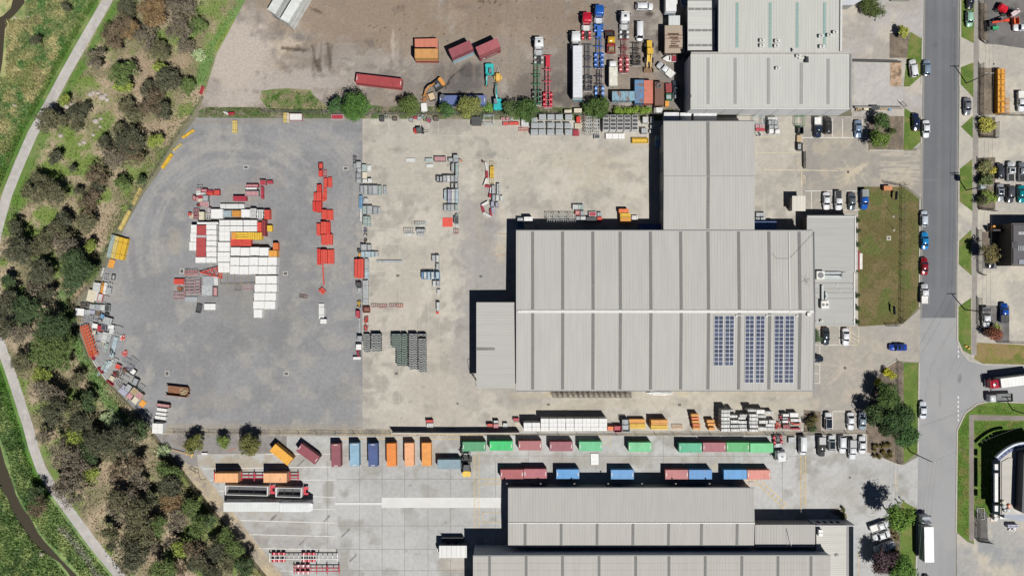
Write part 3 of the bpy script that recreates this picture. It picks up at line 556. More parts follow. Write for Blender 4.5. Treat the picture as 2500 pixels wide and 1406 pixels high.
class Building:
    def __init__(s,name,label,px,z,zr=None,ridge=None,axis='x',cat='warehouse',col=ROOFC,ribs=True,wall=None,inset=.3,open_sides=False,z0=0.0,pitch=.76,group=None):
        x0,y0,x1,y1=px;s.z=z;s.zr=zr if zr is not None else z;s.axis=axis
        s.a=W(x0,y1,z);s.b=W(x1,y0,z);ax,ay=s.a;bx,by=s.b
        c=((ax+bx)/2,(ay+by)/2);s.c=c
        s.t=thing(name,label,cat,(c[0],c[1],0),0,group)
        s.hx,s.hy=(bx-ax)/2,(by-ay)/2
        s.r=0.0
        if ridge is not None:s.r=(W(1250,ridge,z)[1]-c[1])if axis=='x' else(W(ridge,703,z)[0]-c[0])
        hx,hy,r=s.hx,s.hy,s.r
        rf=MB();T=.14
        if axis=='x':P=[(-hy,z),(r,s.zr),(hy,z)]
        else:P=[(-hx,z),(r,s.zr),(hx,z)]
        if abs(s.zr-z)<1e-3 or ridge is None:P=[P[0],(P[2][0],s.zr)]
        s.P=P
        ring=P+[(q[0],q[1]-T)for q in P[::-1]]
        if axis=='x':rf.loft([[(-hx,q[0],q[1])for q in ring],[(hx,q[0],q[1])for q in ring]][::-1])
        else:rf.loft([[(q[0],-hy,q[1])for q in ring],[(q[0],hy,q[1])for q in ring]])
        if ribs:
            l=hx if axis=='x' else hy;n_=int(2*l/pitch)
            for i in range(n_+1):
                u=-l+(i+.5)*2*l/(n_+1)
                for q0,q1 in zip(P[:-1],P[1:]):
                    if axis=='x':rf.bar((u,q0[0],q0[1]+.012),(u,q1[0],q1[1]+.012),.09,.05)
                    else:rf.bar((q0[0],u,q0[1]+.012),(q1[0],u,q1[1]+.012),.09,.05)
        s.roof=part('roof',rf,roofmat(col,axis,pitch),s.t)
        if not open_sides:
            w=MB();I=inset
            pr=[(P[0][0]+I,z0)]+[(P[-1][0]-I,z0)]+[(P[-1][0]-I,P[-1][1]-T-.01)]+[(q[0],q[1]-T-.01)for q in P[1:-1]]+[(P[0][0]+I,P[0][1]-T-.01)]
            if axis=='x':w.loft([[(hx-I,q[0],q[1])for q in pr],[(-hx+I,q[0],q[1])for q in pr]])
            else:w.loft([[(q[0],-hy+I,q[1])for q in pr],[(q[0],hy-I,q[1])for q in pr]])
            s.wall=part('wall',w,wall or WALL,s.t)
    def zat(s,x,y):
        v=y if s.axis=='x' else x
        for q0,q1 in zip(s.P[:-1],s.P[1:]):
            if v<=q1[0]+1e-6:return q0[1]+(q1[1]-q0[1])*(v-q0[0])/(q1[0]-q0[0])
        return s.P[-1][1]
    def loc(s,px,py):x,y=W(px,py,s.z);return x-s.c[0],y-s.c[1]
    def strip(s,x0,y0,x1,y1,mat,name='skylight',lift=.045,h=.05,parent=None):
        """a flat strip following the roof slope (photo pixels)"""
        ax,ay=s.loc(x0,y1);bx,by=s.loc(x1,y0);mb=MB()
        cuts=[ay,by]if s.axis=='x' else[ax,bx]
        lo,hi=cuts;cs=[lo]+[q[0]for q in s.P[1:-1]if lo<q[0]<hi]+[hi]
        for u,v in zip(cs[:-1],cs[1:]):
            if s.axis=='x':cor=[(ax,u),(bx,u),(bx,v),(ax,v)]
            else:cor=[(u,ay),(v,ay),(v,by),(u,by)]
            o=[(x,y,s.zat(x,y)+lift)for x,y in cor];o2=[(x,y,zz+h)for x,y,zz in o]
            mb.add(o+o2,[(3,2,1,0),(4,5,6,7),(0,1,5,4),(1,2,6,5),(2,3,7,6),(3,0,4,7)])
        return part(name,mb,mat,parent or s.t)
    def on(s,px,py):x,y=s.loc(px,py);return x,y,s.zat(x,y)
def gutter(b,side,mat=GUT):
    hx,hy=b.hx,b.hy;mb=MB()
    if side=='n':z=b.P[-1][1]if b.axis=='x' else b.z;mb.box(-hx,hx,hy+.005,hy+.2,z-.22,z-.03)
    if side=='s':z=b.P[0][1];mb.box(-hx,hx,-hy-.2,-hy-.005,z-.22,z-.03)
    if side=='e':z=b.P[-1][1];mb.box(hx+.005,hx+.2,-hy,hy,z-.22,z-.03)
    if side=='w':z=b.P[0][1];mb.box(-hx-.2,-hx-.005,-hy,hy,z-.22,z-.03)
    part('gutter',mb,mat,b.t)
def roller(b,side,u,w=5.0,h=5.2,col=(120,130,140)):
    mb=MB();I=.3
    for k in range(int(h/.25)):
        z0=k*.25
        if side=='n':mb.box(u-w/2,u+w/2,b.hy-I,b.hy-I+.05,z0,z0+.23)
        if side=='s':mb.box(u-w/2,u+w/2,-b.hy+I-.05,-b.hy+I,z0,z0+.23)
        if side=='w':mb.box(-b.hx+I-.05,-b.hx+I,u-w/2,u+w/2,z0,z0+.23)
        if side=='e':mb.box(b.hx-I,b.hx-I+.05,u-w/2,u+w/2,z0,z0+.23)
    part('roller_door',mb,paint(col,.5),b.t)
def aircon(px,py,b,label,w=1.0,l=.6,h=.9,fans=1):
    x,y,z=b.on(px,py);t=thing('air_conditioner',label,'air conditioner',(b.c[0]+x,b.c[1]+y,z+.02),0,'air conditioners on the roofs')
    part('casing',MB().box(-w/2,w/2,-l/2,l/2,.08,h).box(-w/2+.05,-w/2+.12,-l/2,l/2,0,.08).box(w/2-.12,w/2-.05,-l/2,l/2,0,.08),paint((236,236,230),.5,dirt=.05),t)
    for i in range(fans):part('fan',MB().cyl(((i-(fans-1)/2)*w/max(1,fans),0,h),((i-(fans-1)/2)*w/max(1,fans),0,h+.03),min(w/fans,l)*.38,n=14),paint((120,122,124),.5),t)
    return t
# --- main warehouse
MAIN=Building('warehouse','largest grey warehouse with a white ridge and three blocks of solar panels',(1260,563,1985,953),7.6,8.35,760)
for x in(1300.5,1373.5,1447.5,1514,1588,1661.7,1728.5,1803,1877,1951):MAIN.strip(x-3.6,566,x+3.6,950.5,SKY)
MAIN.strip(1264,756.5,1983,763.5,TRIM,'ridge_cap',.1,.12);MAIN.strip(1263,758,1275,762.5,TRIM,'ridge_vent',.1,.2)
MAIN.strip(1924.3,566,1926.3,768,TRIM,'conduit',.1,.12);MAIN.strip(1741,768.5,1947,770.2,TRIM,'conduit',.1,.12)
for x in(1795,1868,1942):MAIN.strip(x-2,769,x+2,773,TRIM,'junction_box',.24,.2)
MAIN.strip(1966,762,1974,771,TRIM,'roof_vent',.1,.6);MAIN.strip(1984,566,1988,951,GUT,'barge_flashing',-.08,.1)
gutter(MAIN,'n');gutter(MAIN,'s');roller(MAIN,'s',-20);roller(MAIN,'s',-6);roller(MAIN,'s',14);roller(MAIN,'w',10);roller(MAIN,'w',-2);roller(MAIN,'n',-22)
mb=MB();x,y,z=MAIN.on(1905,632);mb.bar((x-2.2,y+1.4,z+.1),(x-1.2,y+.1,z+.1),.06).bar((x-1.2,y+.1,z+.1),(x+2.2,y,z+.1),.06).bar((x+2.2,y,z+.1),(x+9,y+7,z+.1),.04);part('cable',mb,paint((110,110,108)),MAIN.t)
mb=MB();x,y,z=MAIN.on(1966,688)
for a in(.3,1.4,2.2,3.6,5.0):mb.bar((x,y,z+.9),(x+1.3*math.cos(a),y+1.3*math.sin(a),z+.9),.05)
mb.bar((x,y,z),(x,y,z+1.3),.06);part('antenna',mb,paint((120,120,118)),MAIN.t)
SOL=None
m,t_,p=node_mat('solar_cell');n=t_.nodes;tc=n.new('ShaderNodeTexCoord');br=n.new('ShaderNodeTexNoise');br.inputs['Scale'].default_value=.6;t_.links.new(tc.outputs['Object'],br.inputs['Vector'])
rp=n.new('ShaderNodeValToRGB');e=rp.color_ramp.elements;e[0].color=alb((66,74,96))+(1,);e[1].color=alb((92,102,128))+(1,);oi=n.new('ShaderNodeObjectInfo');mm=n.new('ShaderNodeMath');mm.operation='ADD';mm.inputs[1].default_value=0;ml=n.new('ShaderNodeMath');ml.operation='MULTIPLY_ADD';ml.inputs[1].default_value=.8;ml.inputs[2].default_value=-.4;t_.links.new(oi.outputs['Random'],ml.inputs[0]);t_.links.new(br.outputs[0],mm.inputs[0]);t_.links.new(ml.outputs[0],mm.inputs[1]);t_.links.new(mm.outputs[0],rp.inputs[0]);t_.links.new(rp.outputs[0],p.inputs['Base Color']);p.inputs['Roughness'].default_value=.15;SOLM=m
slope_s=math.atan2(MAIN.zr-MAIN.z,abs(-MAIN.hy-MAIN.r))
def solar(x0,y0,x1,y1,rows,label):
    ax,ay,az=MAIN.on(x0,y1);bx,by,bz=MAIN.on(x1,y0)
    t=thing('solar_array',label,'solar panels',(MAIN.c[0]+(ax+bx)/2,MAIN.c[1]+(ay+by)/2,(az+bz)/2+.13),0,'solar arrays on the main warehouse');t.rotation_euler=(math.atan2(bz-az,by-ay),0,0)
    w=bx-ax;l=math.hypot(by-ay,bz-az);f=MB()
    part('rail',MB().box(-w/2-.05,w/2+.05,-l/2,l/2,.0,.045).box(-w/2+.2,-w/2+.26,-l/2-.3,l/2+.3,-.05,-.01).box(w/2-.26,w/2-.2,-l/2-.3,l/2+.3,-.05,-.01),paint((216,218,222),.4),t)
    pw,pl=w/2-.12,l/rows-.12;me=MB().box(-pw/2,pw/2,-pl/2,pl/2,.05,.085).mesh('panel')
    for r_ in range(rows):
        for c_ in(-1,1):
            o=link('panel',me,SOLM,t)if not len(me.materials)else link('panel',me,None,t)
            o.location=(c_*w/4,-l/2+(r_+.5)*l/rows,0)
for nm,x0,x1,y1,r_ in(('left block, left column',1742,1763.6,892,12),('left block, right column',1768.6,1790,892,12),('middle block, left column',1817.8,1838.6,934,16),('middle block, right column',1843.6,1864.6,934,16),('right block, left column',1889,1910.5,934,16),('right block, right column',1914.6,1936,934,16)):
    solar(x0,771,x1,y1,r_,'blue solar panels on the main roof, '+nm)
# --- the block joined on its north side
UP=Building('warehouse','grey warehouse block with one skylight strip, joined above the main warehouse',(1620,296.5,1842,561),7.4,7.75,431)
UP.strip(1724.8,298,1732,559,SKY);UP.strip(1620,430.4,1842,431.6,paint((168,168,165)),'ridge_joint',.06,.05)
UP.strip(1620,560,1842,563.5,TRIM,'box_gutter',-.05,.12);gutter(UP,'n');roller(UP,'w',4);roller(UP,'w',-6);roller(UP,'e',2)
# --- open awning on the west side
AW=Building('awning','low grey awning with one dark strip, left of the main warehouse',(1163,738,1257,947),6.7,6.9,1258,'y','awning',open_sides=True)
AW.P=[AW.P[0],AW.P[-1]];AW.strip(1164,848,1256,855,SKY)
for y in(742,800,852,905,943):
    x_,y_=AW.loc(1165.5,y);part('post',MB().box(x_-.12,x_+.12,y_-.12,y_+.12,0,6.55),paint((120,122,124)),AW.t)
mb=MB();x_,y_=AW.loc(1165,910);mb.bar((x_-.2,y_,6.6),(x_-1.0,y_-.2,6.2),.1).bar((x_-1.0,y_-.2,6.2),(x_-.1,y_-4.0,6.2),.1);part('bracket',mb,paint((70,72,74)),AW.t)
# --- office
OF=Building('office_building','low office with light ribbed roof at the right end of the main warehouse',(1970,527,2088.5,663),4.3,4.45,None,'y','office',(190,190,186),pitch=.6,wall=paint((150,140,128),.8))
OF.strip(1971,527.5,2088,530,TRIM,'parapet',.06,.12);OF.strip(2085.5,530,2088.4,662,TRIM,'parapet',.06,.12)
OF.strip(2085.6,614,2094,659,paint((196,194,190)),'entrance_canopy',-.3,.3);OF.strip(2094,613,2098,660.5,paint((150,28,40),.4),'fascia',-.9,1.0);OF.strip(2098.5,618,2111,657,paint((232,228,222),.5),'entrance_awning',-1.6,.2)
gutter(OF,'n')
OF2=Building('office_building','low office annexe carrying two rooftop air conditioners with ducts',(1987,664.5,2086.5,795),4.2,4.35,None,'y','office',(190,190,186),pitch=.6,wall=paint((150,140,128),.8))
OF2.strip(2083,666,2086.4,794,TRIM,'parapet',.06,.14);OF2.strip(1988,793.2,2086,794.8,TRIM,'parapet',.06,.14)
for y in(691,705,715,729):OF2.strip(1989,y-.6,2083,y+.6,paint((160,160,156)),'roof_joint',.06,.04)
for x,y in((2043,695.5),(2049.5,709.5),(2041.5,784.5)):OF2.strip(x-.8,y-3,x+.8,y+3,TRIM,'flashing',.06,.06)
for x,y in((2083,695),(2083,709),(2083,784)):OF2.strip(x-1,y-2.5,x+1,y+2.5,TRIM,'overflow',.22,.05)
a=aircon(1999,672,OF2,'white rooftop air conditioner with two fans and a duct running right',2.1,2.1,1.2,1)
d=MB().box(1.1,5.4,.3,.85,.1,.75).bar((1.1,-.45,.45),(5.6,-.55,.45),.95,.7).cyl((5.6,-.55,.8),(6.0,.5,.5),.5,.45,10).box(5.4,6.2,-.6,.8,.1,.7);part('duct',d,paint((198,206,206),.4),a)
a=aircon(2010,743.5,OF2,'white rooftop air conditioner with two fans and a bent duct above it',2.0,2.0,1.2,2)
d=MB().box(-.75,-.2,.9,5.0,.1,.75).bar((.1,.9,.45),(.6,2.1,.45),.45,.6).bar((.6,2.1,.45),(.4,3.2,.45),.5,.6);part('duct',d,paint((198,206,206),.4),a)
aircon(2004,783.5,OF2,'small white air conditioner low on the office annexe roof',.7,.5,.6);aircon(1991.5,785,OF2,'tiny white roof box beside the main warehouse corner',.45,.35,.4)
# --- upper right warehouses
UA=Building('warehouse','big warehouse at the top edge with four turquoise skylight strips',(1755,-60,2050,128),8.6,8.9,None,'x',col=(206,206,199),wall=paint((206,210,220),.7,dirt=.06))
for xt,xb in((1801.5,1797.5),(1882,1878),(1948,1944),(2014,2010.5)):
    x=(xt+xb)/2
    for k in range(10):y=8+k*11;UA.strip(x-3.4,y,x+3.4,y+10.2,skymat((150,182,176)))
UA.strip(2049.5,-60,2054,127,TRIM,'parapet',-.1,.5);UA.strip(1753.6,-60,1755.4,127.5,TRIM,'parapet',-.1,.3)
for i,(x,y,w)in enumerate(((1858,102,1.2),(1858,114,1.2),(1895,103,1.2),(1893.5,115,1.2),(2001.5,91,1.1),(2022,89,1.2),(2036,82,1.2),(2004,116.5,1.3),(1934.5,125,.5))):
    aircon(x,y,UA,['upper box of the left pair on the turquoise striped roof','lower box of the left pair on the turquoise striped roof','upper box of the second pair on the turquoise striped roof','lower box of the second pair on the turquoise striped roof','white box left of the last turquoise strip','white box just right of the last turquoise strip','white box nearest the right edge of the striped roof','white box astride the foot of the last turquoise strip','tiny vent at the lower edge of the striped roof'][i],w,.7,.9)
UB=Building('warehouse','pale warehouse with five narrow grey skylights and a white lower wall',(1686,133,2078,266.5),7.9,8.0,None,'x',col=(206,206,200),wall=paint((226,228,230),.7,dirt=.05,scale=.3),inset=.06)
for x,y0 in((1729,142),(1795,143),(1876,143),(1956,154),(2022,145)):UB.strip(x-3.5,y0,x+3.5,255,skymat((168,168,164)))
UB.strip(1686,129,2079,133.5,paint((186,184,178)),'parapet',-.2,.7);UB.strip(2074.5,134,2079,267,paint((160,160,158)),'parapet',-.2,.5);UB.strip(1686,264.5,2078,267,TRIM,'parapet',-.1,.25)
jn=MB()
for k in range(1,9):x_=-UB.hx+k*2*UB.hx/9;jn.box(x_-.03,x_+.03,-UB.hy+.03,-UB.hy+.058,0,7.6)
for k in range(1,3):y_=-UB.hy+k*2*UB.hy/3;jn.box(-UB.hx+.03,-UB.hx+.058,y_-.03,y_+.03,0,7.6)
part('panel_joint',jn,paint((120,120,120)),UB.t)
for x,y,w,lb in((1946.5,139.5,1.2,'white box left of the dark cowl on the pale roof'),(1896.5,169,1.1,'lone white box amid the pale roof'),(1687.5,237.5,.5,'tiny white box at the left edge of the pale roof')):aircon(x,y,UB,lb,w,.6,.8)
x,y,z=UB.on(1967,149);t=thing('roof_cowl','dark rounded cowl with ducting near the top of the pale roof','vent',(UB.c[0]+x,UB.c[1]+y,z));part('hood',MB().cyl((0,-.6,.5),(0,.8,.7),.55,.4,12).box(-.3,.3,-.4,.5,0,.4),paint((60,64,66)),t);part('duct',MB().box(-2.0,-.6,.3,.9,.05,.5),paint((222,222,216)),t)
UC=Building('warehouse','small pale roof with three grey skylight bands beside the striped warehouse',(1679,2,1745.5,125),6.0,6.0,None,'y',col=(212,212,206),wall=paint((120,122,120)))
for y in(23,75,111.5):
    for k in range(4):UC.strip(1681+k*16.4,y-2.8,1681+k*16.4+14.6,y+2.8,skymat((140,140,136)))
SH=Building('shed','open sided shed with a rusty corrugated iron roof',(1623,63,1672,130),3.4,3.6,97,'x','shed',(188,172,154),pitch=.5,wall=paint((120,104,92)))
for i,(x0,y0,x1,y1)in enumerate(((1630,82,1657,87),(1634,91,1655,95),(1640,97,1656,99),(1637,101,1660,104),(1638,106,1652,109),(1635,111,1657,116),(1632,117,1672,119),(1624,86,1672,88.5),(1624,94.5,1671,96.5))):SH.strip(x0,y0,x1,y1,paint((112,88,72)if i<7 else(150,112,94),.9,dirt=.3),'rust_patch',.055,.004)
SW=Building('shed','small pale flat roofed shed above the rusty shed',(1632.5,39,1660,64),3.0,3.05,None,'x','shed',(216,220,218),wall=paint((150,152,150)))
# --- lower warehouses
LA=Building('warehouse','long lower warehouse whose ridge runs beside the blue and red containers',(1240.5,1191.5,1841,1335),5.6,6.05,1275,'x',col=(192,189,184))
for x in(1282,1370,1457.5,1545,1632,1712,1799):LA.strip(x-3.2,1277,x+3.2,1334,SKY)
LA.strip(1240.5,1273.5,1841,1275.6,TRIM,'ridge_cap',.08,.1);gutter(LA,'n')
for k in range(10):LA.strip(1300+k*60-.6,1272,1300+k*60+.6,1277,TRIM,'ridge_joint',.2,.05)
roller(LA,'n',-24,4.4,4.4);roller(LA,'n',-4,4.4,4.4);roller(LA,'n',18,4.4,4.4);roller(LA,'w',-3,4.4,4.4)
for k in range(7):
    x_,y_=LA.loc(1240+k*83,1191);mb=MB().bar((x_,y_,4.2),(x_-.25,y_+.8,4.5),.1).cbox((x_-.3,y_+.9,4.5),(.4,.3,.12));part('flood_light',mb,paint((96,84,70)),LA.t)
LB=Building('warehouse','lower warehouse extension with a plain ribbed roof right of the stepped ridge',(1843.5,1280,1990,1335),5.3,5.4,None,'x',col=(192,189,184))
mb=MB();x,y,z=LB.on(1931,1322);mb.bar((x,y-1.6,z),(x-.6,y+2.6,z+2.2),.1).bar((x-.6,y+2.6,z+2.2),(x-1.2,y-1.0,z+.1),.04);part('aerial_mast',mb,paint((226,226,222)),LB.t)
LC=Building('warehouse','bottom edge warehouse with ten dark skylight strips',(1155,1354.5,2027,1520),8.4,8.6,None,'x',col=(194,191,185),wall=paint((206,212,220),.7),inset=.08)
LC.strip(1155,1353,2027,1356,GUT,'parapet',-.1,.25)
for x in(1195.5,1284.5,1373.5,1462.5,1552,1633,1721.5,1810.5,1899,1979.5):LC.strip(x-3.2,1357,x+3.2,1500,SKY)
for y in(1374,1392):LC.strip(1157,y-.3,2024,y+.3,paint((206,206,202)),'sheet_lap',.06,.01)
LD=Building('office_building','pale ribbed office roof with a white sign along its top edge',(1993,1283.5,2072,1470),5.2,5.25,None,'y','office',(214,212,204),pitch=.55,wall=paint((122,132,140),.7),inset=.1)
FC=paint((190,198,206),.6)
mb=MB();hx,hy=LD.hx,LD.hy;mb.box(-hx-.3,hx+1.6,hy,hy+.25,0,5.4).box(hx+1.4,hx+1.6,-hy,hy,0,4.9);part('facade',mb,FC,LD.t)
for k in range(4):part('window',MB().box(-2.7+k*1.7-.45,-2.7+k*1.7+.45,hy+.25,hy+.29,1.8,3.5),glass(),LD.t)
sg=part('sign_board',MB().box(-hx+.2,hx+1.2,hy+.26,hy+.36,4.0,5.5),paint((214,208,212),.5),LD.t);part('sign_frame',MB().box(-hx+.05,-hx+.2,hy+.25,hy+.4,3.9,5.6).box(hx+1.2,hx+1.35,hy+.25,hy+.4,3.9,5.6).box(-hx+.2,hx+1.2,hy+.26,hy+.4,5.5,5.6),paint((90,30,40)),LD.t)
o=link('sign_lettering',text_mesh('LOGISTICS & FREIGHT',.62,.01,.012),paint((46,42,52)),LD.t,(0.4,hy+.375,4.75));o.rotation_euler=(math.radians(90),0,math.radians(180))
part('roof_trim',MB().box(hx-.55,hx-.05,-hy,hy,5.25,5.34),GUT,LD.t)
aircon(1999,1297,LD,'white air conditioner with two black fans on the office roof',1.0,1.6,1.2,2);
x,y,z=LD.on(2042,1354);part('roof_hatch',MB().box(x-.4,x+.4,y-.3,y+.3,z,z+.3),paint((130,128,124)),LD.t)
# --- portable office, gate house
PO=Building('portable_office','white portable office with a five panel roof by the lower warehouse',(1072,1331.5,1139.5,1361),3.4,3.42,None,'x','portable office',(238,238,234),wall=paint((110,118,130)),inset=.05,ribs=False)
for k in range(6):PO.strip(1079+k*11.6-.35,1333,1079+k*11.6+.35,1360,paint((178,178,176)),'roof_seam',.03,.03)
part('window',MB().box(-1.9,-.9,PO.hy-.05,PO.hy,1.1,2.1).box(.3,1.0,PO.hy-.05,PO.hy,.2,2.2),glass(),PO.t);part('air_conditioner',MB().box(-PO.hx-.6,-PO.hx,-.4,.3,1.4,2.1),paint((236,236,232)),PO.t);part('landing',MB().box(-PO.hx+.5,PO.hx-1,PO.hy+.1,PO.hy+1.5,.5,.6).box(-PO.hx+.5,PO.hx-1,PO.hy+1.42,PO.hy+1.5,.6,1.6),paint((90,92,94)),PO.t)
GH=Building('gatehouse','square cream roofed gatehouse between the yard and the upper car park',(1934,478.5,1966.5,515.5),3.4,3.45,None,'x','gatehouse',(226,220,208),wall=paint((170,166,158)),inset=.3,pitch=.9)
# --- buildings on the right hand edge
CB=thing('office_building','blue and white curved fronted building with a dark wing at the right edge','office',(*W(2470,1180),0))
cx,cy=W(2470,1180)
def R_(px,py,z):x,y=W(px,py,z);return(x-cx,y-cy)
def cpoly(pts,z):return[R_(px,py,z)for px,py in pts]
part('wall',MB().prism(cpoly([(2421,1122),(2432,1117),(2452,1100),(2475,1090),(2560,1082),(2560,1272),(2421,1250)],0),0,5.3),paint((150,160,176)),CB)
part('roof',MB().prism(cpoly([(2446,1127),(2462,1118),(2473,1117),(2473,1242),(2483,1255),(2446,1255)],5.6),5.32,5.6),roofmat((204,200,192),'y',.6),CB)
part('roof_terrace',MB().prism(cpoly([(2440,1120),(2470,1098),(2560,1088),(2560,1254),(2440,1254)],5.0),5.31,5.4),paint((196,190,182)),CB)
part('dark_wing',MB().prism(cpoly([(2500,1108),(2575,1096),(2575,1262),(2520,1262),(2495,1250)],8.5),5.33,8.5),paint((44,50,62)),CB)
arc=[];
for i in range(9):a=i/8;arc.append((2434+70*a,1117-36*(1-(1-a)**2)))
mb=MB()
for(x0,y0),(x1,y1)in zip(arc[:-1],arc[1:]):p0=R_(x0,y0,6.4);p1=R_(x1,y1,6.4);mb.bar((p0[0],p0[1],6.0),(p1[0],p1[1],6.0),.45,.9)
part('curved_fascia',mb,paint((222,230,242)),CB)
mb=MB()
for(x0,y0),(x1,y1)in zip(arc[:-1],arc[1:]):p0=R_(x0+3,y0+5,5.5);p1=R_(x1+2,y1+6,5.5);mb.bar((p0[0],p0[1],5.3),(p1[0],p1[1],5.3),.7,.8)
part('curved_band',mb,paint((70,92,138)),CB)
for y0,y1 in((1132,1146),(1154,1224),(1233,1247)):p0=R_(2427,y1,5.6);p1=R_(2435,y0,5.6);part('white_fin',MB().box(p0[0],p1[0],p0[1],p1[1],5.32,5.9),paint((236,238,240)),CB)
for k in range(4):p0=R_(2421,1223-k*17,0);p1=R_(2421,1223-k*17-16,0);part('window',MB().box(p0[0]-.06,p0[0]-.002,p0[1],p1[1],.4,4.0),glass(),CB)
for k in range(5):p0=R_(2502,1245-k*22,8.5);part('skylight',MB().box(p0[0]+1,p0[0]+7,p0[1],p0[1]+2.2,8.52,8.58),paint((24,28,36)),CB)
part('entrance_canopy',MB().box(*(lambda a,b:(a[0],b[0],a[1],b[1]))(R_(2441,1266,3.2),R_(2477,1258,3.2)),3.0,3.3),paint((238,238,236)),CB)
OB=thing('office_building','dark roofed building with small white fins at the right edge','office',(*W(2480,600),0));cx,cy=W(2480,600)
def R2(px,py,z):x,y=W(px,py,z);return(x-cx,y-cy)
def rect2(x0,y0,x1,y1,z,z0,mat,name):a=R2(x0,y1,z);b=R2(x1,y0,z);return part(name,MB().box(a[0],b[0],a[1],b[1],z0,z),mat,OB)
rect2(2470,545,2580,648,6.0,0,paint((92,84,78)),'wall');rect2(2474,549,2580,644,6.3,6.02,paint((84,82,86)),'roof');rect2(2425,560,2470,564,3.0,0,paint((60,54,56)),'entry_wall')
for k in range(5):rect2(2487+k*3.4,566,2489+k*3.4,573,6.42,6.32,paint((226,226,226)),'vent_fin')
for k in range(4):rect2(2486+k*4,600,2488+k*4,612,6.42,6.32,paint((180,184,190)),'vent_fin')
rect2(2488,634,2560,645,6.5,6.32,paint((150,156,170)),'roof_plant');rect2(2470,590,2484,606,6.4,6.31,paint((58,58,66)),'roof_hatch')
NB=thing('building','white roof corner showing beyond the top lot, right of the striped warehouse','building',(*W(2085,-25),0));cx,cy=W(2085,-25)
part('roof',MB().prism([(W(x,y,4)[0]-cx,W(x,y,4)[1]-cy)for x,y in((2056,-60),(2130,-60),(2106,0),(2084,13),(2056,13))],3.7,4.0),roofmat((206,208,214),'x'),NB);part('wall',MB().prism([(W(x,y,4)[0]-cx,W(x,y,4)[1]-cy)for x,y in((2058,-58),(2126,-58),(2103,-2),(2083,11),(2058,11))],0,3.7),WALL,NB)
NC=thing('building','low pale building with a parapet cut off by the top edge near the road','building',(*W(2195,-20),0));cx,cy=W(2195,-20)
part('roof',MB().box(-2.6,2.6,-2.8,3,2.9,3.1),roofmat((214,214,210),'x'),NC);part('wall',MB().box(-2.5,2.5,-2.7,2.9,0,2.9),WALL,NC)
# ================================================================== CONTAINERS
CONT={}
def cont_mesh(L_):
    if L_ in CONT:return CONT[L_]
    w,h=2.44,2.6;hl=L_/2;b=MB()
    b.box(-hl+.06,hl-.06,-w/2+.05,w/2-.05,.12,h-.04)
    for x in(-hl+.08,hl-.08):
        for y in(-w/2+.08,w/2-.08):b.box(x-.08,x+.08,y-.08,y+.08,0,h)
    for y in(-w/2+.05,w/2-.05):b.box(-hl+.16,hl-.16,y-.05,y+.05,h-.12,h-.005);b.box(-hl+.16,hl-.16,y-.05,y+.05,.02,.16)
    for x in(-hl+.05,hl-.05):b.box(x-.05,x+.05,-w/2+.16,w/2-.16,h-.12,h-.005)
    n=int(L_/.28)
    for i in range(n):
        x=-hl+.2+(i+.5)*(L_-.4)/n
        b.box(x-.07,x+.07,-w/2+.1,w/2-.1,h-.04,h-.012)
        for s in(-1,1):b.box(x-.06,x+.06,s*(w/2-.05)-.004 if s<0 else s*(w/2-.05),s*(w/2-.05)if s<0 else s*(w/2-.05)+.03,.16,h-.12)
    d=MB().box(-.03,.03,-.58,.58,-1.15,1.15)
    r=MB()
    for y in(-.28,.28):r.cyl((.055,y,-1.15),(.055,y,1.15),.025,n=6)
    CONT[L_]=(b.mesh('body'),d.mesh('door'),r.mesh('lock_rod'),MB().box(-.09,.09,-.5,.5,0,.012).mesh('roof_number'));return CONT[L_]
def container(x1,y1,x2,y2,col,label,L_=6.06,z0=0.0,marks=True,rust=.1,group='shipping containers'):
    """x1,y1,x2,y2: the middle of each short edge of the roof, in photo pixels"""
    z=z0+2.6;a=WV(x1,y1,z);b=WV(x2,y2,z);c=(a+b)/2;rz=math.atan2(b.y-a.y,b.x-a.x)
    t=thing('shipping_container',label,'shipping container',(c.x,c.y,z0),rz,group);me=cont_mesh(L_)
    P_=paint(col,.6,dirt=.14,scale=.9,stretch=(1.0,.35,.5),rust=rust);dk=paint(tuple(int(v*.92)for v in col),.6,dirt=.14,rust=rust)
    link('body',me[0],P_,t)
    for s in(-1,1):
        dr=link('door',me[1],dk,t,(L_/2+.0,s*.585,1.3));link('lock_rod',me[2],paint((170,172,172),.5),dr)
    if marks:
        for s in(-1,1):link('roof_number',me[3],paint((232,228,222),.6),t,(s*(L_/2-.28),0,2.6))
    return t
RED=(178,84,88);DRED=(152,72,84);PINK=(192,112,114)
def hrow(items,group):
    for x0,x1,y,c,lab,mk_ in items:container(x0,y,x1,y,c,lab,marks=mk_,group=group)
g='containers in the upper row of the lower yard'
hrow([(1129,1185.3,1090,(76,164,112),'dull green container at the left end of the upper row',1),(1195.4,1251.5,1088,(26,206,110),'bright green container, second from the left in the upper row',1),(1266,1322,1087.5,(176,104,106),'pale red container between the bright green and the maroon one',1),(1342.5,1398,1089.5,(158,84,98),'maroon container left of the light green one by the white notice board',1),(1414,1469.7,1089.2,(98,200,142),'light green container with a rusty corner above the white notice board',1),(1534.7,1591,1091,(112,208,148),'light streaky green container standing alone in the upper row',1),(1657.8,1713.8,1092.7,(64,184,140),'teal green container heading the line of four by the truck',1),(1716.3,1772,1091.5,(170,94,104),'maroon container second in the line of four by the truck',1),(1773.8,1829.5,1091.5,(76,184,104),'grass green container third in the line of four by the truck',1),(1831.9,1887.5,1093,(108,212,142),'pale green container last in the line, against the white truck',0)],g)
g='containers in the lower row along the warehouse'
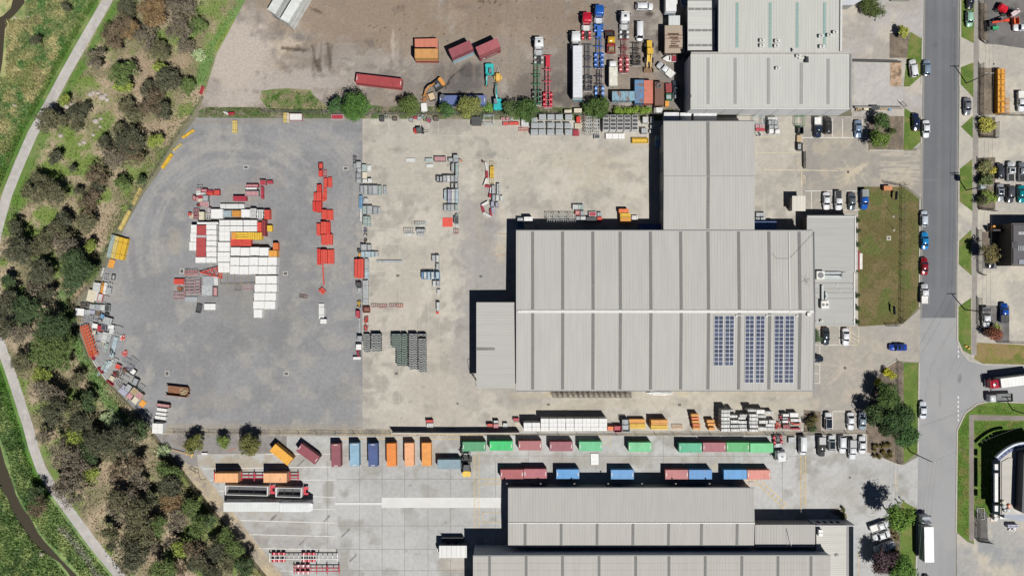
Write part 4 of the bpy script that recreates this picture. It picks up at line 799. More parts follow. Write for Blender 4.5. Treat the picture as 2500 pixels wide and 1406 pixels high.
hrow([(1221.9,1277.7,1157.4,RED,'scraped red container at the left end of the lower row',1),(1279,1335,1156,(182,96,108),'smooth maroon container touching the scraped red one',1),(1358,1414.5,1157,(80,158,222),'blue container just right of the two maroon ones in the lower row',1),(1491.4,1547.7,1158,(90,158,218),'blue container with a grey bare patch standing alone',1),(1624,1680.6,1158,PINK,'faded pink red container touching a blue one in the lower row',1),(1682.4,1738,1158,(78,148,212),'blue container touching the faded pink red one',0),(1767.6,1823,1158,(80,158,222),'blue container touching the salmon one at the row end',0),(1824.6,1881,1158.5,(224,138,124),'salmon container at the right end of the lower row',1)],g)
g='upright containers in the lower yard'
for xc,y0,y1,c,lab in((820,1082.7,1139.5,(152,82,94),'maroon container standing lengthwise left of the light blue one'),(865.5,1081.3,1138.5,(148,190,216),'light blue container standing lengthwise between maroon and navy'),(910.5,1082,1139,(66,92,152),'navy blue container standing lengthwise'),(955.5,1081.3,1139,(246,144,48),'deep orange container standing lengthwise beside the navy one'),(999.3,1080.7,1138,(250,182,130),'pale peach container standing lengthwise between two orange ones'),(1041.3,1080.7,1137.5,(248,166,72),'orange container with a peach foot, standing lengthwise')):
    container(xc-.5,y0,xc+.2,y1,c,lab,group=g,marks=c[2]>80 and c[0]<200)
container(665,1091.6,708.5,1127.5,(248,182,62),'amber container lying askew left of the maroon one',marks=0);container(728.8,1091,774.7,1124.5,(152,72,84),'maroon container lying askew beside the amber one')
container(1067.8,1133,1124.5,1133,(136,164,178),'grey blue container beside the black and yellow reach stacker',marks=0)
g='containers in the dirt yard'
container(1011,107,1070,105.5,(218,134,110),'salmon container behind the amber stack in the dirt yard',marks=0,group=g)
container(1010.4,131,1071,131,(216,160,96),'amber container stacked on a red one in the dirt yard',z0=2.6,marks=0,group=g);container(1011.5,136,1071.5,136,(166,70,66),'red container underneath the amber one in the dirt yard',marks=0,group=g)
q=(1099.3,131.8,1150.7,109.3);container(*q,(158,84,92),'maroon container stacked on a light blue one in the dirt yard',z0=2.6,marks=0,group=g)
def under(q):  # the same ground place, seen at the lower roof height
    k=(1-5.2/H)/(1-2.6/H);return tuple(1250+(v-1250)*k if i%2==0 else 703+(v-703)*k for i,v in enumerate(q))
container(*under(q),(168,200,214),'light blue container underneath the maroon one in the dirt yard',marks=0,group=g)
q=(1165.3,126.7,1217.6,103.4);container(*q,(178,98,104),'faded maroon container with a dark seam, topmost of the right stack',z0=2.6,marks=0,group=g);tl=container(*under(q),(150,74,82),'maroon container with white lettering on its side, bottom of the right stack',marks=0,group=g)
lg=part('side_logo',MB().cyl((-1.9,-1.262,1.3),(-1.9,-1.255,1.3),.5,n=16),paint((236,230,226)),tl)
o=link('side_lettering',text_mesh('CAPITAL',.85,.005,.02),paint((236,230,226)),tl,(.5,-1.262,1.3));o.rotation_euler=(math.radians(90),0,0)
container(865.5,191,984,204.5,(176,68,72),'long red container lying beside the tree in the dirt yard',12.19,group=g)
container(1072.5,244.5,1186.5,244.5,(98,118,172),'long blue container half hidden by trees, with a tyre on it',12.19,group=g)
d_=Vector((.51,-.86));d_.normalize();Lp=12.19*S/(1-5.2/H)
for(px,py),c1,c2,n1,n2 in(((694.3,51.5),(232,236,234),(230,232,230),'white long container on top of the right stack at the top edge','white long container underneath the right stack at the top edge'),((662.5,29.4),(222,226,224),(214,218,222),'white long container on top of the left stack at the top edge','white long container with a blue end panel, under the left stack')):
    q=(px+d_.x*Lp,py+d_.y*Lp,px,py);container(*q,c1,n1,12.19,2.6,marks=0,rust=.0,group='white containers at the top edge')
    lo=container(*under(q),c2,n2,12.19,0,marks=0,rust=.0,group='white containers at the top edge')
part('end_panel',MB().box(6.12,6.16,-1.1,1.1,.5,1.6),paint((60,80,120)),lo)
container(1494,234.5,1551.5,234.5,(144,192,214),'rust streaked light blue container lying by the hedge',marks=0,rust=.5,group=g);container(1561,197,1561,250,(96,146,190),'blue container with a rusty top end, left of the orange one',marks=0,rust=.4,group=g);container(1583,197.5,1583,251.5,(214,126,104),'salmon orange container standing between blue and brown ones',marks=0,group=g);container(1610,200.5,1610,256.5,(130,96,86),'brown rusted container carrying a tyre, beside the green skip',marks=0,rust=.7,group=g)
g='containers beside the upper block'
container(1622,286,1657.5,286,(236,238,240),'white roofed blue container left of two others behind the upper block',4.0,marks=0,rust=0,group=g);container(1662,287,1686.5,287,(236,238,240),'short white roofed container in the middle behind the upper block',2.9,marks=0,rust=0,group=g);container(1693,285.5,1750.5,285.5,(230,232,236),'white roofed container furthest right behind the upper block',marks=0,rust=0,group=g)
container(1843,552.5,1893,552.5,(108,140,200),'blue container in the shade right of the upper block',marks=0,group=g);container(1564,557.5,1617.5,557.5,(90,120,180),'blue container in the shade left of the upper block',marks=0,group=g)
# ================================================================== VEHICLES
TYRE=paint((46,46,48),.9,dirt=.1);HUB=paint((150,152,154),.4)
WH={}
def wheel(parent,x,y,r,w,hub=HUB):
    k=(round(r,2),round(w,2))
    if k not in WH:
        WH[k]=(MB().cyl((0,-w/2,0),(0,w/2,0),r,n=16).mesh('wheel'),MB().cyl((0,-w/2-.012,0),(0,w/2+.012,0),r*.55,n=12).mesh('hub'))
    o=link('wheel',WH[k][0],TYRE,parent,(x,y,r));link('hub',WH[k][1],hub,o);return o
def rr(hx,hy,r,z,n=3,fx=0.0):
    """rounded rectangle ring, fx narrows the front (+x)"""
    pts=[]
    for cx,cy,a0 in((hx-r,hy-r,0),(-hx+r,hy-r,90),(-hx+r,-hy+r,180),(hx-r,-hy+r,270)):
        for i in range(n+1):
            a=math.radians(a0+90*i/n);x=cx+r*math.cos(a);y=cy+r*math.sin(a)
            pts.append((x,y*(1-fx*max(0,x/hx)**2),z))
    return pts
CARS={}
def car_meshes(kind):
    if kind in CARS:return CARS[kind]
    # length, width, height, bonnet end, screen top, roof end, rear glass end (fractions of length from the front)
    Lc,Wc,Hc,b0,s0,r0,g0,belt={'sedan':(4.75,1.84,1.46,.27,.40,.66,.80,.92),'hatch':(4.25,1.79,1.50,.23,.37,.84,.95,.94),'suv':(4.7,1.9,1.72,.25,.37,.88,.97,1.08),'ute':(5.3,1.9,1.75,.24,.35,.56,.60,1.1),'van':(5.0,1.92,2.0,.12,.24,.96,.99,1.15)}[kind]
    hl,hw=Lc/2,Wc/2;X=lambda f:hl-f*Lc
    body=MB();body.loft([rr(hl*.985,hw*.95,.35,.28,4,.10),rr(hl,hw,.5,.5,4,.12),rr(hl,hw,.52,.72,4,.13),rr(hl*.985,hw*.97,.5,belt-.06,4,.14),rr(hl*.96,hw*.90,.45,belt,4,.14)])
    rw=hw*.80;bw=hw*.92
    if kind=='ute':
        body=MB();xc=X(.60)
        body.loft([rr(hl*.985,hw*.95,.3,.35,4,.10),rr(hl,hw,.45,.6,4,.12),rr(hl,hw,.45,.85,4,.12),rr(hl*.98,hw*.93,.4,belt,4,.13)])
        hl2=hl
    xs=[X(b0),X(s0),X(r0),X(g0)]
    body.add([(xs[1],-rw,Hc),(xs[1],rw,Hc),(xs[2],rw,Hc),(xs[2],-rw,Hc),(xs[1]+.1,-rw-.02,Hc-.07),(xs[1]+.1,rw+.02,Hc-.07),(xs[2]-.1,rw+.02,Hc-.07),(xs[2]-.1,-rw-.02,Hc-.07)],[(0,1,2,3),(0,4,5,1),(1,5,6,2),(2,6,7,3),(3,7,4,0)])
    for sx in(-1,1):  # pillars
        body.bar((xs[0],sx*(bw-.03),belt),(xs[1]+.08,sx*(rw+.01),Hc-.04),.09);body.bar((xs[3],sx*(bw-.03),belt),(xs[2]-.08,sx*(rw+.01),Hc-.04),.13)
        xm=(xs[1]+xs[2])/2;body.bar((xm,sx*(bw-.01),belt),(xm,sx*(rw+.03),Hc-.04),.09)
    ws=MB().quad((xs[0],-bw+.04,belt+.01),(xs[0],bw-.04,belt+.01),(xs[1]+.1,rw-.01,Hc-.05),(xs[1]+.1,-rw+.01,Hc-.05))
    rg=MB().quad((xs[3],bw-.06,belt+.01),(xs[3],-bw+.06,belt+.01),(xs[2]-.1,-rw+.02,Hc-.05),(xs[2]-.1,rw-.02,Hc-.05))
    sd=MB().quad((xs[0],bw-.02,belt),(xs[3],bw-.02,belt),(xs[2]-.08,rw+.015,Hc-.07),(xs[1]+.08,rw+.015,Hc-.07))
    sd2=MB().quad((xs[3],-bw+.02,belt),(xs[0],-bw+.02,belt),(xs[1]+.08,-rw-.015,Hc-.07),(xs[2]-.08,-rw-.015,Hc-.07))
    hd=MB().box(hl-.42,hl-.12,hw*.52,hw*.80,belt-.25,belt-.07);hd2=MB().box(hl-.42,hl-.12,-hw*.80,-hw*.52,belt-.25,belt-.07)
    tl_=MB().box(-hl+.03,-hl+.22,hw*.55,hw*.84,belt-.24,belt-.03);tl2=MB().box(-hl+.03,-hl+.22,-hw*.84,-hw*.55,belt-.24,belt-.03)
    mi=MB().box(xs[0]-.42,xs[0]-.26,hw+.0,hw+.2,belt-.02,belt+.14);mi2=MB().box(xs[0]-.42,xs[0]-.26,-hw-.2,-hw,belt-.02,belt+.14)
    d=dict(dim=(Lc,Wc,Hc,belt,xs,rw,hl,hw),body=body.mesh('body',True),windscreen=ws.mesh('windscreen'),rear=rg.mesh('rear_window'),s1=sd.mesh('side_window'),s2=sd2.mesh('side_window'),h1=hd.mesh('headlight'),h2=hd2.mesh('headlight'),t1=tl_.mesh('tail_light'),t2=tl2.mesh('tail_light'),m1=mi.mesh('mirror'),m2=mi2.mesh('mirror'))
    if kind=='ute':
        x1=-hl+.08;x0=xs[3]-.12
        d['bed']=MB().box(x1,x0,-hw+.16,hw-.16,belt+.002,belt+.012).mesh('tray_liner')
        d['tray']=MB().box(x1-.15,x0+.05,-hw-.03,hw+.03,belt,belt+.08).box(x1-.15,x0+.05,-hw-.03,-hw+.02,belt+.08,belt+.32).box(x1-.15,x0+.05,hw-.02,hw+.03,belt+.08,belt+.32).box(x1-.15,x1-.1,-hw,hw,belt+.08,belt+.32).box(x0,x0+.05,-hw,hw,belt+.08,belt+.6).mesh('tray')
        d['canopy']=MB().box(x1-.1,x0+.05,-hw+.02,hw-.02,belt,belt+.75,.06,.08).mesh('canopy')
    d['sun']=MB().box((xs[1]+xs[2])/2-.35,(xs[1]+xs[2])/2+.45,-rw*.7,rw*.7,Hc,Hc+.012).mesh('sunroof')
    d['roofp']=MB().box(xs[2]+.05,xs[1]-.02,-rw+.04,rw-.04,Hc,Hc+.01).mesh('roof_panel')
    CARS[kind]=d;return d
def car(px,py,face,kind,col,label,metal=0.0,sun=None,bed=None,roof=None,group='parked cars',cat='car',name='parked_car'):
    """px,py: middle of the car in the photo; face: heading in degrees, 0 right, 90 up"""
    d=car_meshes(kind);Lc,Wc,Hc,belt,xs,rw,hl,hw=d['dim'];v=WV(px,py,belt)
    t=thing(name,label,cat,(v.x,v.y,.02),math.radians(face),group);P_=carpaint(col,metal=metal)
    o=link('body',d['body'],P_,t)
    for k,nm in(('windscreen','windscreen'),('rear','rear_window'),('s1','side_window'),('s2','side_window')):link(nm,d[k],glass(),t)
    for k in('h1','h2'):link('headlight',d[k],paint((220,222,224),.15),t)
    for k in('t1','t2'):link('tail_light',d[k],paint((160,30,34),.25),t)
    for k in('m1','m2'):link('mirror',d[k],P_,t)
    for x in(hl*.62,-hl*.60):
        for y in(hw-.12,-hw+.12):wheel(t,x,y,.33 if kind in('sedan','hatch')else.37,.22)
    if sun:link('sunroof',d['sun'],glass(),t)
    if roof:link('roof_panel',d['roofp'],glass(),t)
    if kind=='ute':
        if bed=='tray':link('tray',d['tray'],paint((150,152,154),.5),t);link('tray_liner',d['bed'],paint((70,70,72),.8),t,(0,0,.085))
        elif bed=='white':link('tray',d['tray'],paint((236,236,234),.5),t);link('tray_liner',d['bed'],paint((236,236,232),.6),t,(0,0,.085))
        elif bed=='canopy':link('canopy',d['canopy'],P_,t)
        elif bed=='grey':link('canopy',d['canopy'],paint((150,154,156),.4),t)
        else:link('tray_liner',d['bed'],paint((44,45,48),.8),t)
    return t
WHT=(238,240,242);SILV=(170,180,190);DK=(52,54,58);NAVY=(36,44,78)
U,Dn,Lf,Rt=90,-90,180,0
g1='cars parked along the street'
for a in((2262.5,166,U,'hatch',(150,170,190),'silver blue hatchback on the street beside the white car on the verge',.2,0),(2230.5,167,98,'suv',WHT,'white car parked askew on the verge by the upper lot',0,0),(2236.5,298,92,'sedan',NAVY,'dark navy car on the verge beside a white car',0,0),(2261,315,Dn,'sedan',WHT,'white sedan on the street beside the navy car',0,0),(2256.5,534,U,'hatch',(206,216,228),'pale hatchback on the street just above the blue car',0,0),(2258,588,U,'sedan',(38,140,206),'sky blue car parked on the street',0,0),(2257,650,U,'sedan',(150,30,44),'dark red car parked on the street',.1,0),(2253.5,1001,U,'sedan',(226,232,240),'white sedan parked on the pale lower street',0,0),(2367.5,46,Dn,'hatch',(170,214,190),'mint green car parked on the far verge',.1,0),(2369,1,Dn,'sedan',DK,'dark car cut off by the top edge on the far verge',0,0),(2362,260,Dn,'sedan',(150,152,158),'grey car parked on the far driveway apron',.3,0),(2263,1426,U,'sedan',(60,62,66),'dark car behind the white box truck at the bottom edge',0,0)):
    car(*a[:6],a[6],group=g1)
car(2257.5,717,U,'ute',WHT,'white utility parked on the street above the pale road section',bed='white',group=g1,cat='utility');
car(2193,848,Lf,'sedan',(40,80,178),'royal blue sports car with a roof opening, turning into the driveway',.2,1,name='car',group='moving cars')
g1='cars in the upper car park'
car(1997,312,Dn,'ute',(42,52,70),'dark utility with a white box on its tray',bed='white',group=g1,cat='utility');car(2021.5,306.5,U,'suv',(70,68,68),'dark grey car next to the utility with the white box',.3,group=g1);car(2095,315,Dn,'sedan',(150,172,200),'silver blue sedan alone near the garden bed',.25,group=g1)
car(2018,490.5,Dn,'sedan',WHT,'white sedan leftmost of the four above the office',group=g1);car(2047.5,489,Dn,'ute',WHT,'white utility with a black tray above the office',group=g1,cat='utility');car(2080,492,Dn,'sedan',(112,122,128),'grey green sedan between the white and blue utilities',.3,group=g1);car(2110.5,487,Dn,'ute',(34,96,190),'blue utility with a grey canopy beside the lawn',bed='grey',group=g1,cat='utility')
g1='cars below the office'
car(2016.5,821,Dn,'sedan',(66,76,82),'dark grey sedan below the office annexe',.3,group=g1);car(2065,822.5,Dn,'sedan',WHT,'white sedan beside the striped no parking box',group=g1);car(1991,876,Rt,'hatch',(40,48,58),'dark small car half under the warehouse eaves',group=g1)
g1='cars in the lower car park'
for a in((2022.5,1028,U,'suv',WHT,'white car with a black roof in the upper row',(30,32,36)),(2077,1028,Dn,'sedan',WHT,'white sedan in the middle of the upper row under the trees',None),(2105.5,1027.5,U,'sedan',(150,166,178),'pale grey car half under the tree in the upper row',None),(2030.5,1082,U,'hatch',WHT,'white hatchback with a black roof in the lower row',(30,32,36)),(2057,1085,Dn,'suv',WHT,'white car between the hatchback and the grey tray utility',None),(2105,1086,U,'sedan',WHT,'white sedan beside the brown garden bed',None)):
    car(*a[:6],roof=a[6],group=g1)
car(1960,1087.5,Dn,'van',WHT,'white van parked above the hatched walkway',group=g1,cat='van');car(2006,1090,Dn,'ute',(80,78,76),'dark utility with a beige load cover',bed='grey',group=g1,cat='utility');car(2081,1097,Dn,'ute',WHT,'white utility with a grey canopy, standing proud of its row',bed='grey',group=g1,cat='utility')
g1='angle parked cars by the lower office'
car(2148.5,1284,20,'ute',WHT,'white tray utility topmost of the angle parked row',bed='white',group=g1,cat='utility');car(2152,1307.5,197,'sedan',WHT,'white sedan second in the angle parked row',group=g1);car(2158.5,1334.5,200,'ute',WHT,'white utility with a hard cover third in the angle parked row',bed='canopy',group=g1,cat='utility');car(2155,1361,200,'sedan',(44,56,110),'navy sedan under the purple tree in the angle parked row',group=g1);car(2158,1384,200,'sedan',(50,50,54),'dark sedan lowest in the angle parked row, under leaves',group=g1)
g1='cars in the right hand lots'
for a in((2442.5,418,U,'hatch',(84,88,94),'dark hatchback by the yellow spiky plant',.3,None,0),(2442.5,470,Dn,'sedan',(186,192,198),'silver sedan with a sunroof below the dark hatchback',.3,None,1),(2467,474,Dn,'suv',(96,98,102),'charcoal wagon between the silver and teal cars',.3,None,0),(2494.5,474,Dn,'sedan',(20,152,160),'teal car at the right edge',.2,None,0),(2454,624.5,U,'suv',WHT,'white car in front of the black building',0,None,0),(2420,634,Dn,'sedan',(46,50,56),'dark car half under the olive tree',.2,None,0),(2496,67.5,Lf,'sedan',WHT,'white car near the boom lift at the right edge',0,None,0)):
    car(*a[:7],sun=a[8],group=g1)
car(2469,419,U,'ute',WHT,'white utility with a black tray cover and sunroof',sun=1,group=g1,cat='utility');car(2497,420,U,'ute',(176,182,190),'silver utility at the right edge beside the white one',.3,group=g1,cat='utility');car(2494,248,Dn,'ute',WHT,'white utility with a rack at the right edge beside orange frames',bed='white',group=g1,cat='utility');car(2452.5,764,U,'ute',(34,86,178),'blue utility with a grey dropside tray',bed='tray',group=g1,cat='utility');car(2408,775,Dn,'ute',WHT,'white utility with a grey tray under the overhead wires',bed='tray',group=g1,cat='utility')
g1='cars in the dirt yard'
car(1573.5,16,Rt,'suv',WHT,'white wagon parked crosswise at the top of the dirt yard',group=g1);car(1562,77,Dn,'van',WHT,'white van right of the white truck in the dirt yard',group=g1,cat='van');car(1625,171,140,'ute',WHT,'white tray utility parked askew beside the boat',bed='white',group=g1,cat='utility');car(1650,219,U,'sedan',(70,76,86),'dark car in the shade against the pale warehouse wall',group=g1)
# ================================================================== TRUCKS AND PLANT
CHAS=paint((64,64,68),.7,dirt=.2)
def at(px,py,z=1.5):v=WV(px,py,z);return(v.x,v.y,.012)
def prime_mover(px,py,face,col,label,guard=None,deck=(186,188,190),Lr=4.2,group='prime movers',hatch_=True,z=3.0):
    """px,py: middle of the cab roof; the cab faces 'face'; a bare deck of length Lr behind"""
    v=WV(px,py,z);t=thing('truck',label,'truck',(v.x,v.y,.012),math.radians(face),group);P_=carpaint(col)
    cab=MB();cab.loft([rr(1.25,1.2,.25,.55,3,.04),rr(1.3,1.25,.3,1.2,3,.05),rr(1.25,1.24,.3,2.2,3,.06),rr(1.05,1.16,.35,2.95,3,.08),rr(.8,1.0,.3,3.12,3,.08)])
    part('cab',cab,P_,t,smooth=True)
    part('windscreen',MB().quad((1.29,-1.0,1.75),(1.29,1.0,1.75),(1.1,.95,2.75),(1.1,-.95,2.75)),glass(),t)
    for s in(-1,1):
        part('side_window',MB().box(.1,.85,s*1.25-.015,s*1.25+.015,1.7,2.4),glass(),t);part('mirror',MB().box(.95,1.1,s*1.5-.12,s*1.5+.12,1.7,2.4),CHAS,t)
        part('headlight',MB().box(1.28,1.34,s*.85-.2,s*.85+.2,.75,.95),paint((226,228,230),.2),t)
        part('fuel_tank',MB().cyl((-2.6,s*1.0,.75),(-1.4,s*1.0,.75),.34,n=12),paint((200,202,204),.3,.4),t)
        part('exhaust_stack',MB().cyl((-1.42,s*.95,.8),(-1.42,s*.95,3.3),.08,n=8),paint((190,192,194),.3,.5),t)
    if hatch_:part('roof_hatch',MB().box(-.15,.45,-.35,.35,3.12,3.15),paint((60,62,66),.3),t)
    part('sun_visor',MB().box(1.12,1.4,-1.05,1.05,2.74,2.82),P_,t);part('bumper',MB().box(1.3,1.5,-1.2,1.2,.4,.85),paint((200,202,204),.3,.3),t)
    ch=MB();
    for s in(-1,1):ch.box(-1.2-Lr,1.0,s*.42-.08,s*.42+.08,.75,1.02)
    for x in(-2.0,-3.0,-4.0,-4.8):ch.box(x-.1,x+.1,-.42,.42,.78,.98)
    part('chassis',ch,CHAS,t);part('deck_plate',MB().box(-2.9,-1.5,-.8,.8,1.04,1.08),paint(deck,.5),t);part('turntable',MB().cyl((-3.9,0,1.04),(-3.9,0,1.16),.5,n=14),paint((50,50,52)),t)
    for s in(-1,1):
        wheel(t,.55,s*1.05,.5,.3)
        for x in(-3.3,-4.6):wheel(t,x,s*.92,.5,.56)
        for x in(-3.3,-4.6):part('mudguard',MB().loft([[(x+.55*math.cos(a),s*.92+q*.3,.5+.58*math.sin(a))for q,a in((-1,a_),(1,a_))]+[(x+.52*math.cos(a_),s*.92+q*.3,.5+.55*math.sin(a_))for q in(1,-1)]for a_ in np.linspace(.3,2.84,8)]),paint(guard or(60,62,64),.35),t)
    return t
def skeletal(px,py,face,L_,col,label,axles=3,guard=None,group='skeletal trailers',name='skeletal_trailer',plate=None,cross=None,more=()):
    """px,py: middle of the trailer; front towards 'face'"""
    t=thing(name,label,'trailer',at(px,py,1.2),math.radians(face),group);P_=paint(col,.5,dirt=.18);h=L_/2
    fr=MB()
    for s in(-1,1):fr.box(-h,h,s*.45-.09,s*.45+.09,.85,1.15)
    n=cross or int(L_/1.8)
    for i in range(n+1):x=-h+.15+i*(L_-.3)/n;fr.box(x-.07,x+.07,-.36,.36,.9,1.1)
    for x in(-h+.2,h-.2,0.0,h*.45):fr.box(x-.1,x+.1,-1.2,1.2,1.02,1.2)
    part('frame',fr,P_,t)
    part('landing_leg',MB().box(h*.4-.08,h*.4+.08,-.75,-.6,0,.9),CHAS,t);part('landing_leg',MB().box(h*.4-.08,h*.4+.08,.6,.75,0,.9),CHAS,t)
    for x in[-h+1.1+i*1.3 for i in range(axles)]+list(more):
        part('axle',MB().cyl((x,-1.0,.5),(x,1.0,.5),.08,n=8),CHAS,t)
        for s in(-1,1):
            wheel(t,x,s*.92,.5,.56)
            if guard:part('mudguard',MB().loft([[(x+.6*math.cos(a_),s*.92-.31,.5+.6*math.sin(a_)),(x+.6*math.cos(a_),s*.92+.31,.5+.6*math.sin(a_)),(x+.56*math.cos(a_),s*.92+.31,.5+.56*math.sin(a_)),(x+.56*math.cos(a_),s*.92-.31,.5+.56*math.sin(a_))]for a_ in np.linspace(.3,2.84,8)]),paint(guard,.35),t)
    part('tail_bar',MB().box(-h-.12,-h,-1.15,1.15,.5,.8),paint((216,212,206)),t)
    for s in(-1,1):part('tail_light',MB().box(-h-.15,-h-.121,s*.9-.2,s*.9+.2,.55,.75),paint((170,30,30),.3),t)
    if plate:part('front_plate',MB().box(h-3.2,h-.1,-.55,.55,1.2,1.26),paint(plate,.5),t)
    return t
def box_trailer(px,py,face,L_,hgt,col,label,z0=1.1,round_=False,side=None,group='box trailers',seams=10,axles=3):
    v=WV(px,py,hgt);t=thing('box_trailer',label,'trailer',(v.x,v.y,.012),math.radians(face),group);h=L_/2
    P_=paint(col,.5,dirt=.05,scale=.5)
    if round_:part('body',MB().loft([[(x,-1.24,z0),(x,1.24,z0),(x,1.24,hgt-.25),(x,1.1,hgt-.04),(x,.7,hgt),(x,-.7,hgt),(x,-1.1,hgt-.04),(x,-1.24,hgt-.25)]for x in(-h,h)]),P_,t)
    else:part('body',MB().box(-h,h,-1.25,1.25,z0,hgt,.03,.03),P_,t)
    sm=MB()
    for i in range(1,seams):x=-h+i*L_/seams;sm.box(x-.02,x+.02,-1.0,1.0,hgt,hgt+.012)
    part('roof_seam',sm,paint(tuple(int(v_*.86)for v_ in col)),t)
    if side:
        for s in(-1,1):part('curtain',MB().box(-h+.1,h-.1,s*1.27-.015,s*1.27+.015,z0+.2,hgt-.3),paint(side,.6),t)
    part('chassis',MB().box(-h+.2,h-.4,-.5,.5,.8,z0),CHAS,t)
    for s in(-1,1):part('door',MB().box(-h-.04,-h,min(s*.02,s*1.22),max(s*.02,s*1.22),z0+.05,hgt-.1),P_,t)
    for i in range(axles):
        for s in(-1,1):wheel(t,-h+1.2+i*1.3,s*.95,.5,.5)
    for s in(-1,1):part('landing_leg',MB().box(h*.5-.08,h*.5+.08,s*.7-.07,s*.7+.07,0,.9),CHAS,t)
    return t
WHC=(240,242,242);CRIM=(200,32,56)
# --- dirt yard, left to right
prime_mover(1316,103.5,U,WHC,'white prime mover with a green trailer, by the turquoise excavator',guard=(170,172,170));skeletal(1310.5,206,U,11.0,(70,132,92),'green skeletal trailer behind the leftmost white prime mover',guard=(60,62,62))
skeletal(1337.6,199,U,14.0,(214,96,112),'pink red skeletal trailer standing without a truck',guard=CRIM,plate=(206,40,62))
prime_mover(1406.5,90,U,WHC,'white prime mover coupled to the long white box trailer',deck=(60,62,66),hatch_=False);box_trailer(1410.5,175,U,13.6,4.0,(226,230,236),'long white box trailer with a turquoise tail, in the dirt yard',seams=14)
t=thing('folded_tarpaulin','turquoise folded tarpaulin bundle behind the long white box trailer','tarpaulin',at(1411,240,1.0),0);
for k in range(4):part('fold',MB().box(-1.25,1.25,.55-k*.38,.86-k*.38,0,1.0-.06*k,.06,.05),paint((60,170,190),.6),t)
prime_mover(1433.5,43,U,CRIM,'crimson prime mover left of the blue truck',guard=(214,40,60),deck=(226,224,222),hatch_=False);skeletal(1435.5,165,U,12.5,(84,88,100),'dark grey skeletal trailer behind the crimson prime mover')
prime_mover(1464,25,U,(34,98,186),'blue prime mover at the head of a blue trailer train',guard=(40,104,190),deck=(214,220,226),hatch_=False)
skeletal(1463,114,U,11.5,(40,104,190),'leading blue skeletal trailer of the blue truck',guard=(50,112,200),plate=(52,116,204));skeletal(1464,206,U,9.2,(74,70,84),'rear dark skeletal trailer with blue guards, blue truck train',guard=(96,150,220))
prime_mover(1527,41,U,WHC,'white prime mover towing the dark red skeletal trailer',guard=(180,184,186),deck=(206,208,208));skeletal(1524,137,U,9.0,(150,62,64),'dark red skeletal trailer with pink guards',guard=(214,96,110))
def flat_truck(px,py,face,label,cab,body,Lb=5.0,open_=True,load=None,hgt=1.5):
    v=WV(px,py,1.5);t=thing('truck',label,'truck',(v.x,v.y,.012),math.radians(face),'small trucks');h=Lb/2;P_=carpaint(cab)
    c=MB().loft([[(x+h+1.1,y,z)for x,y,z in rr(.9,1.0,.2,zz,3)]for zz in(.5,1.2)]+[[(x+h+1.05,y,z)for x,y,z in rr(.8,.95,.22,2.0,3)],[(x+h+1.0,y,z)for x,y,z in rr(.65,.85,.2,2.25,3)]]);part('cab',c,P_,t,smooth=True)
    part('windscreen',MB().quad((h+1.99,-.8,1.3),(h+1.99,.8,1.3),(h+1.8,.75,2.05),(h+1.8,-.75,2.05)),glass(),t)
    part('chassis',MB().box(-h,h+.4,-.4,.4,.55,.85),CHAS,t);B=paint(body,.6,dirt=.2);fl=MB().box(-h,h,-1.1,1.1,.88,1.0)
    if open_:fl.box(-h,h,-1.1,-1.03,1.0,hgt).box(-h,h,1.03,1.1,1.0,hgt).box(-h,-h+.07,-1.03,1.03,1.0,hgt).box(h-.07,h,-1.03,1.03,1.0,hgt+.5)
    else:fl.box(-h,h,-1.1,1.1,1.0,hgt)
    part('tray',fl,B,t)
    if load:part('load',MB().box(-h*.7,h*.6,-.9,.9,1.01,hgt+.25,.25,.2),paint(load,.8,dirt=.3),t)
    for s in(-1,1):wheel(t,h+1.1,s*.9,.42,.25);wheel(t,-h+.9,s*.85,.42,.4);part('headlight',MB().box(h+1.98,h+2.03,s*.7-.14,s*.7+.14,.7,.85),paint((226,228,230),.2),t)
    return t
flat_truck(1492.5,119,U,'yellow cabbed tipper with a red tray and scrap load',(216,172,60),(170,52,50),2.4,load=(150,130,100));
flat_truck(1496,190,U,'white pantech truck with a brown sheet on its roof',WHC,(228,226,212),5.0,False,hgt=2.8)
t=thing('skip_bin','small dark red open skip bin above the yellow tipper','skip bin',at(1489.5,85,1.2),.05);part('shell',MB().box(-1.25,1.25,-1.05,-.97,0,1.2).box(-1.25,1.25,.97,1.05,0,1.2).box(-1.25,-1.17,-.97,.97,0,1.2).box(1.17,1.25,-.97,.97,0,1.2).box(-1.17,1.17,-.97,.97,0,.08),paint((110,40,44),.7,dirt=.2),t);part('load',MB().box(-1.1,1.1,-.9,.9,.08,.6),paint((52,46,44),.9,dirt=.3),t)
t=skeletal(1553.5,132,U,6.2,(70,66,64),'stripped dark chassis left of the yellow loader',axles=2,group=None)
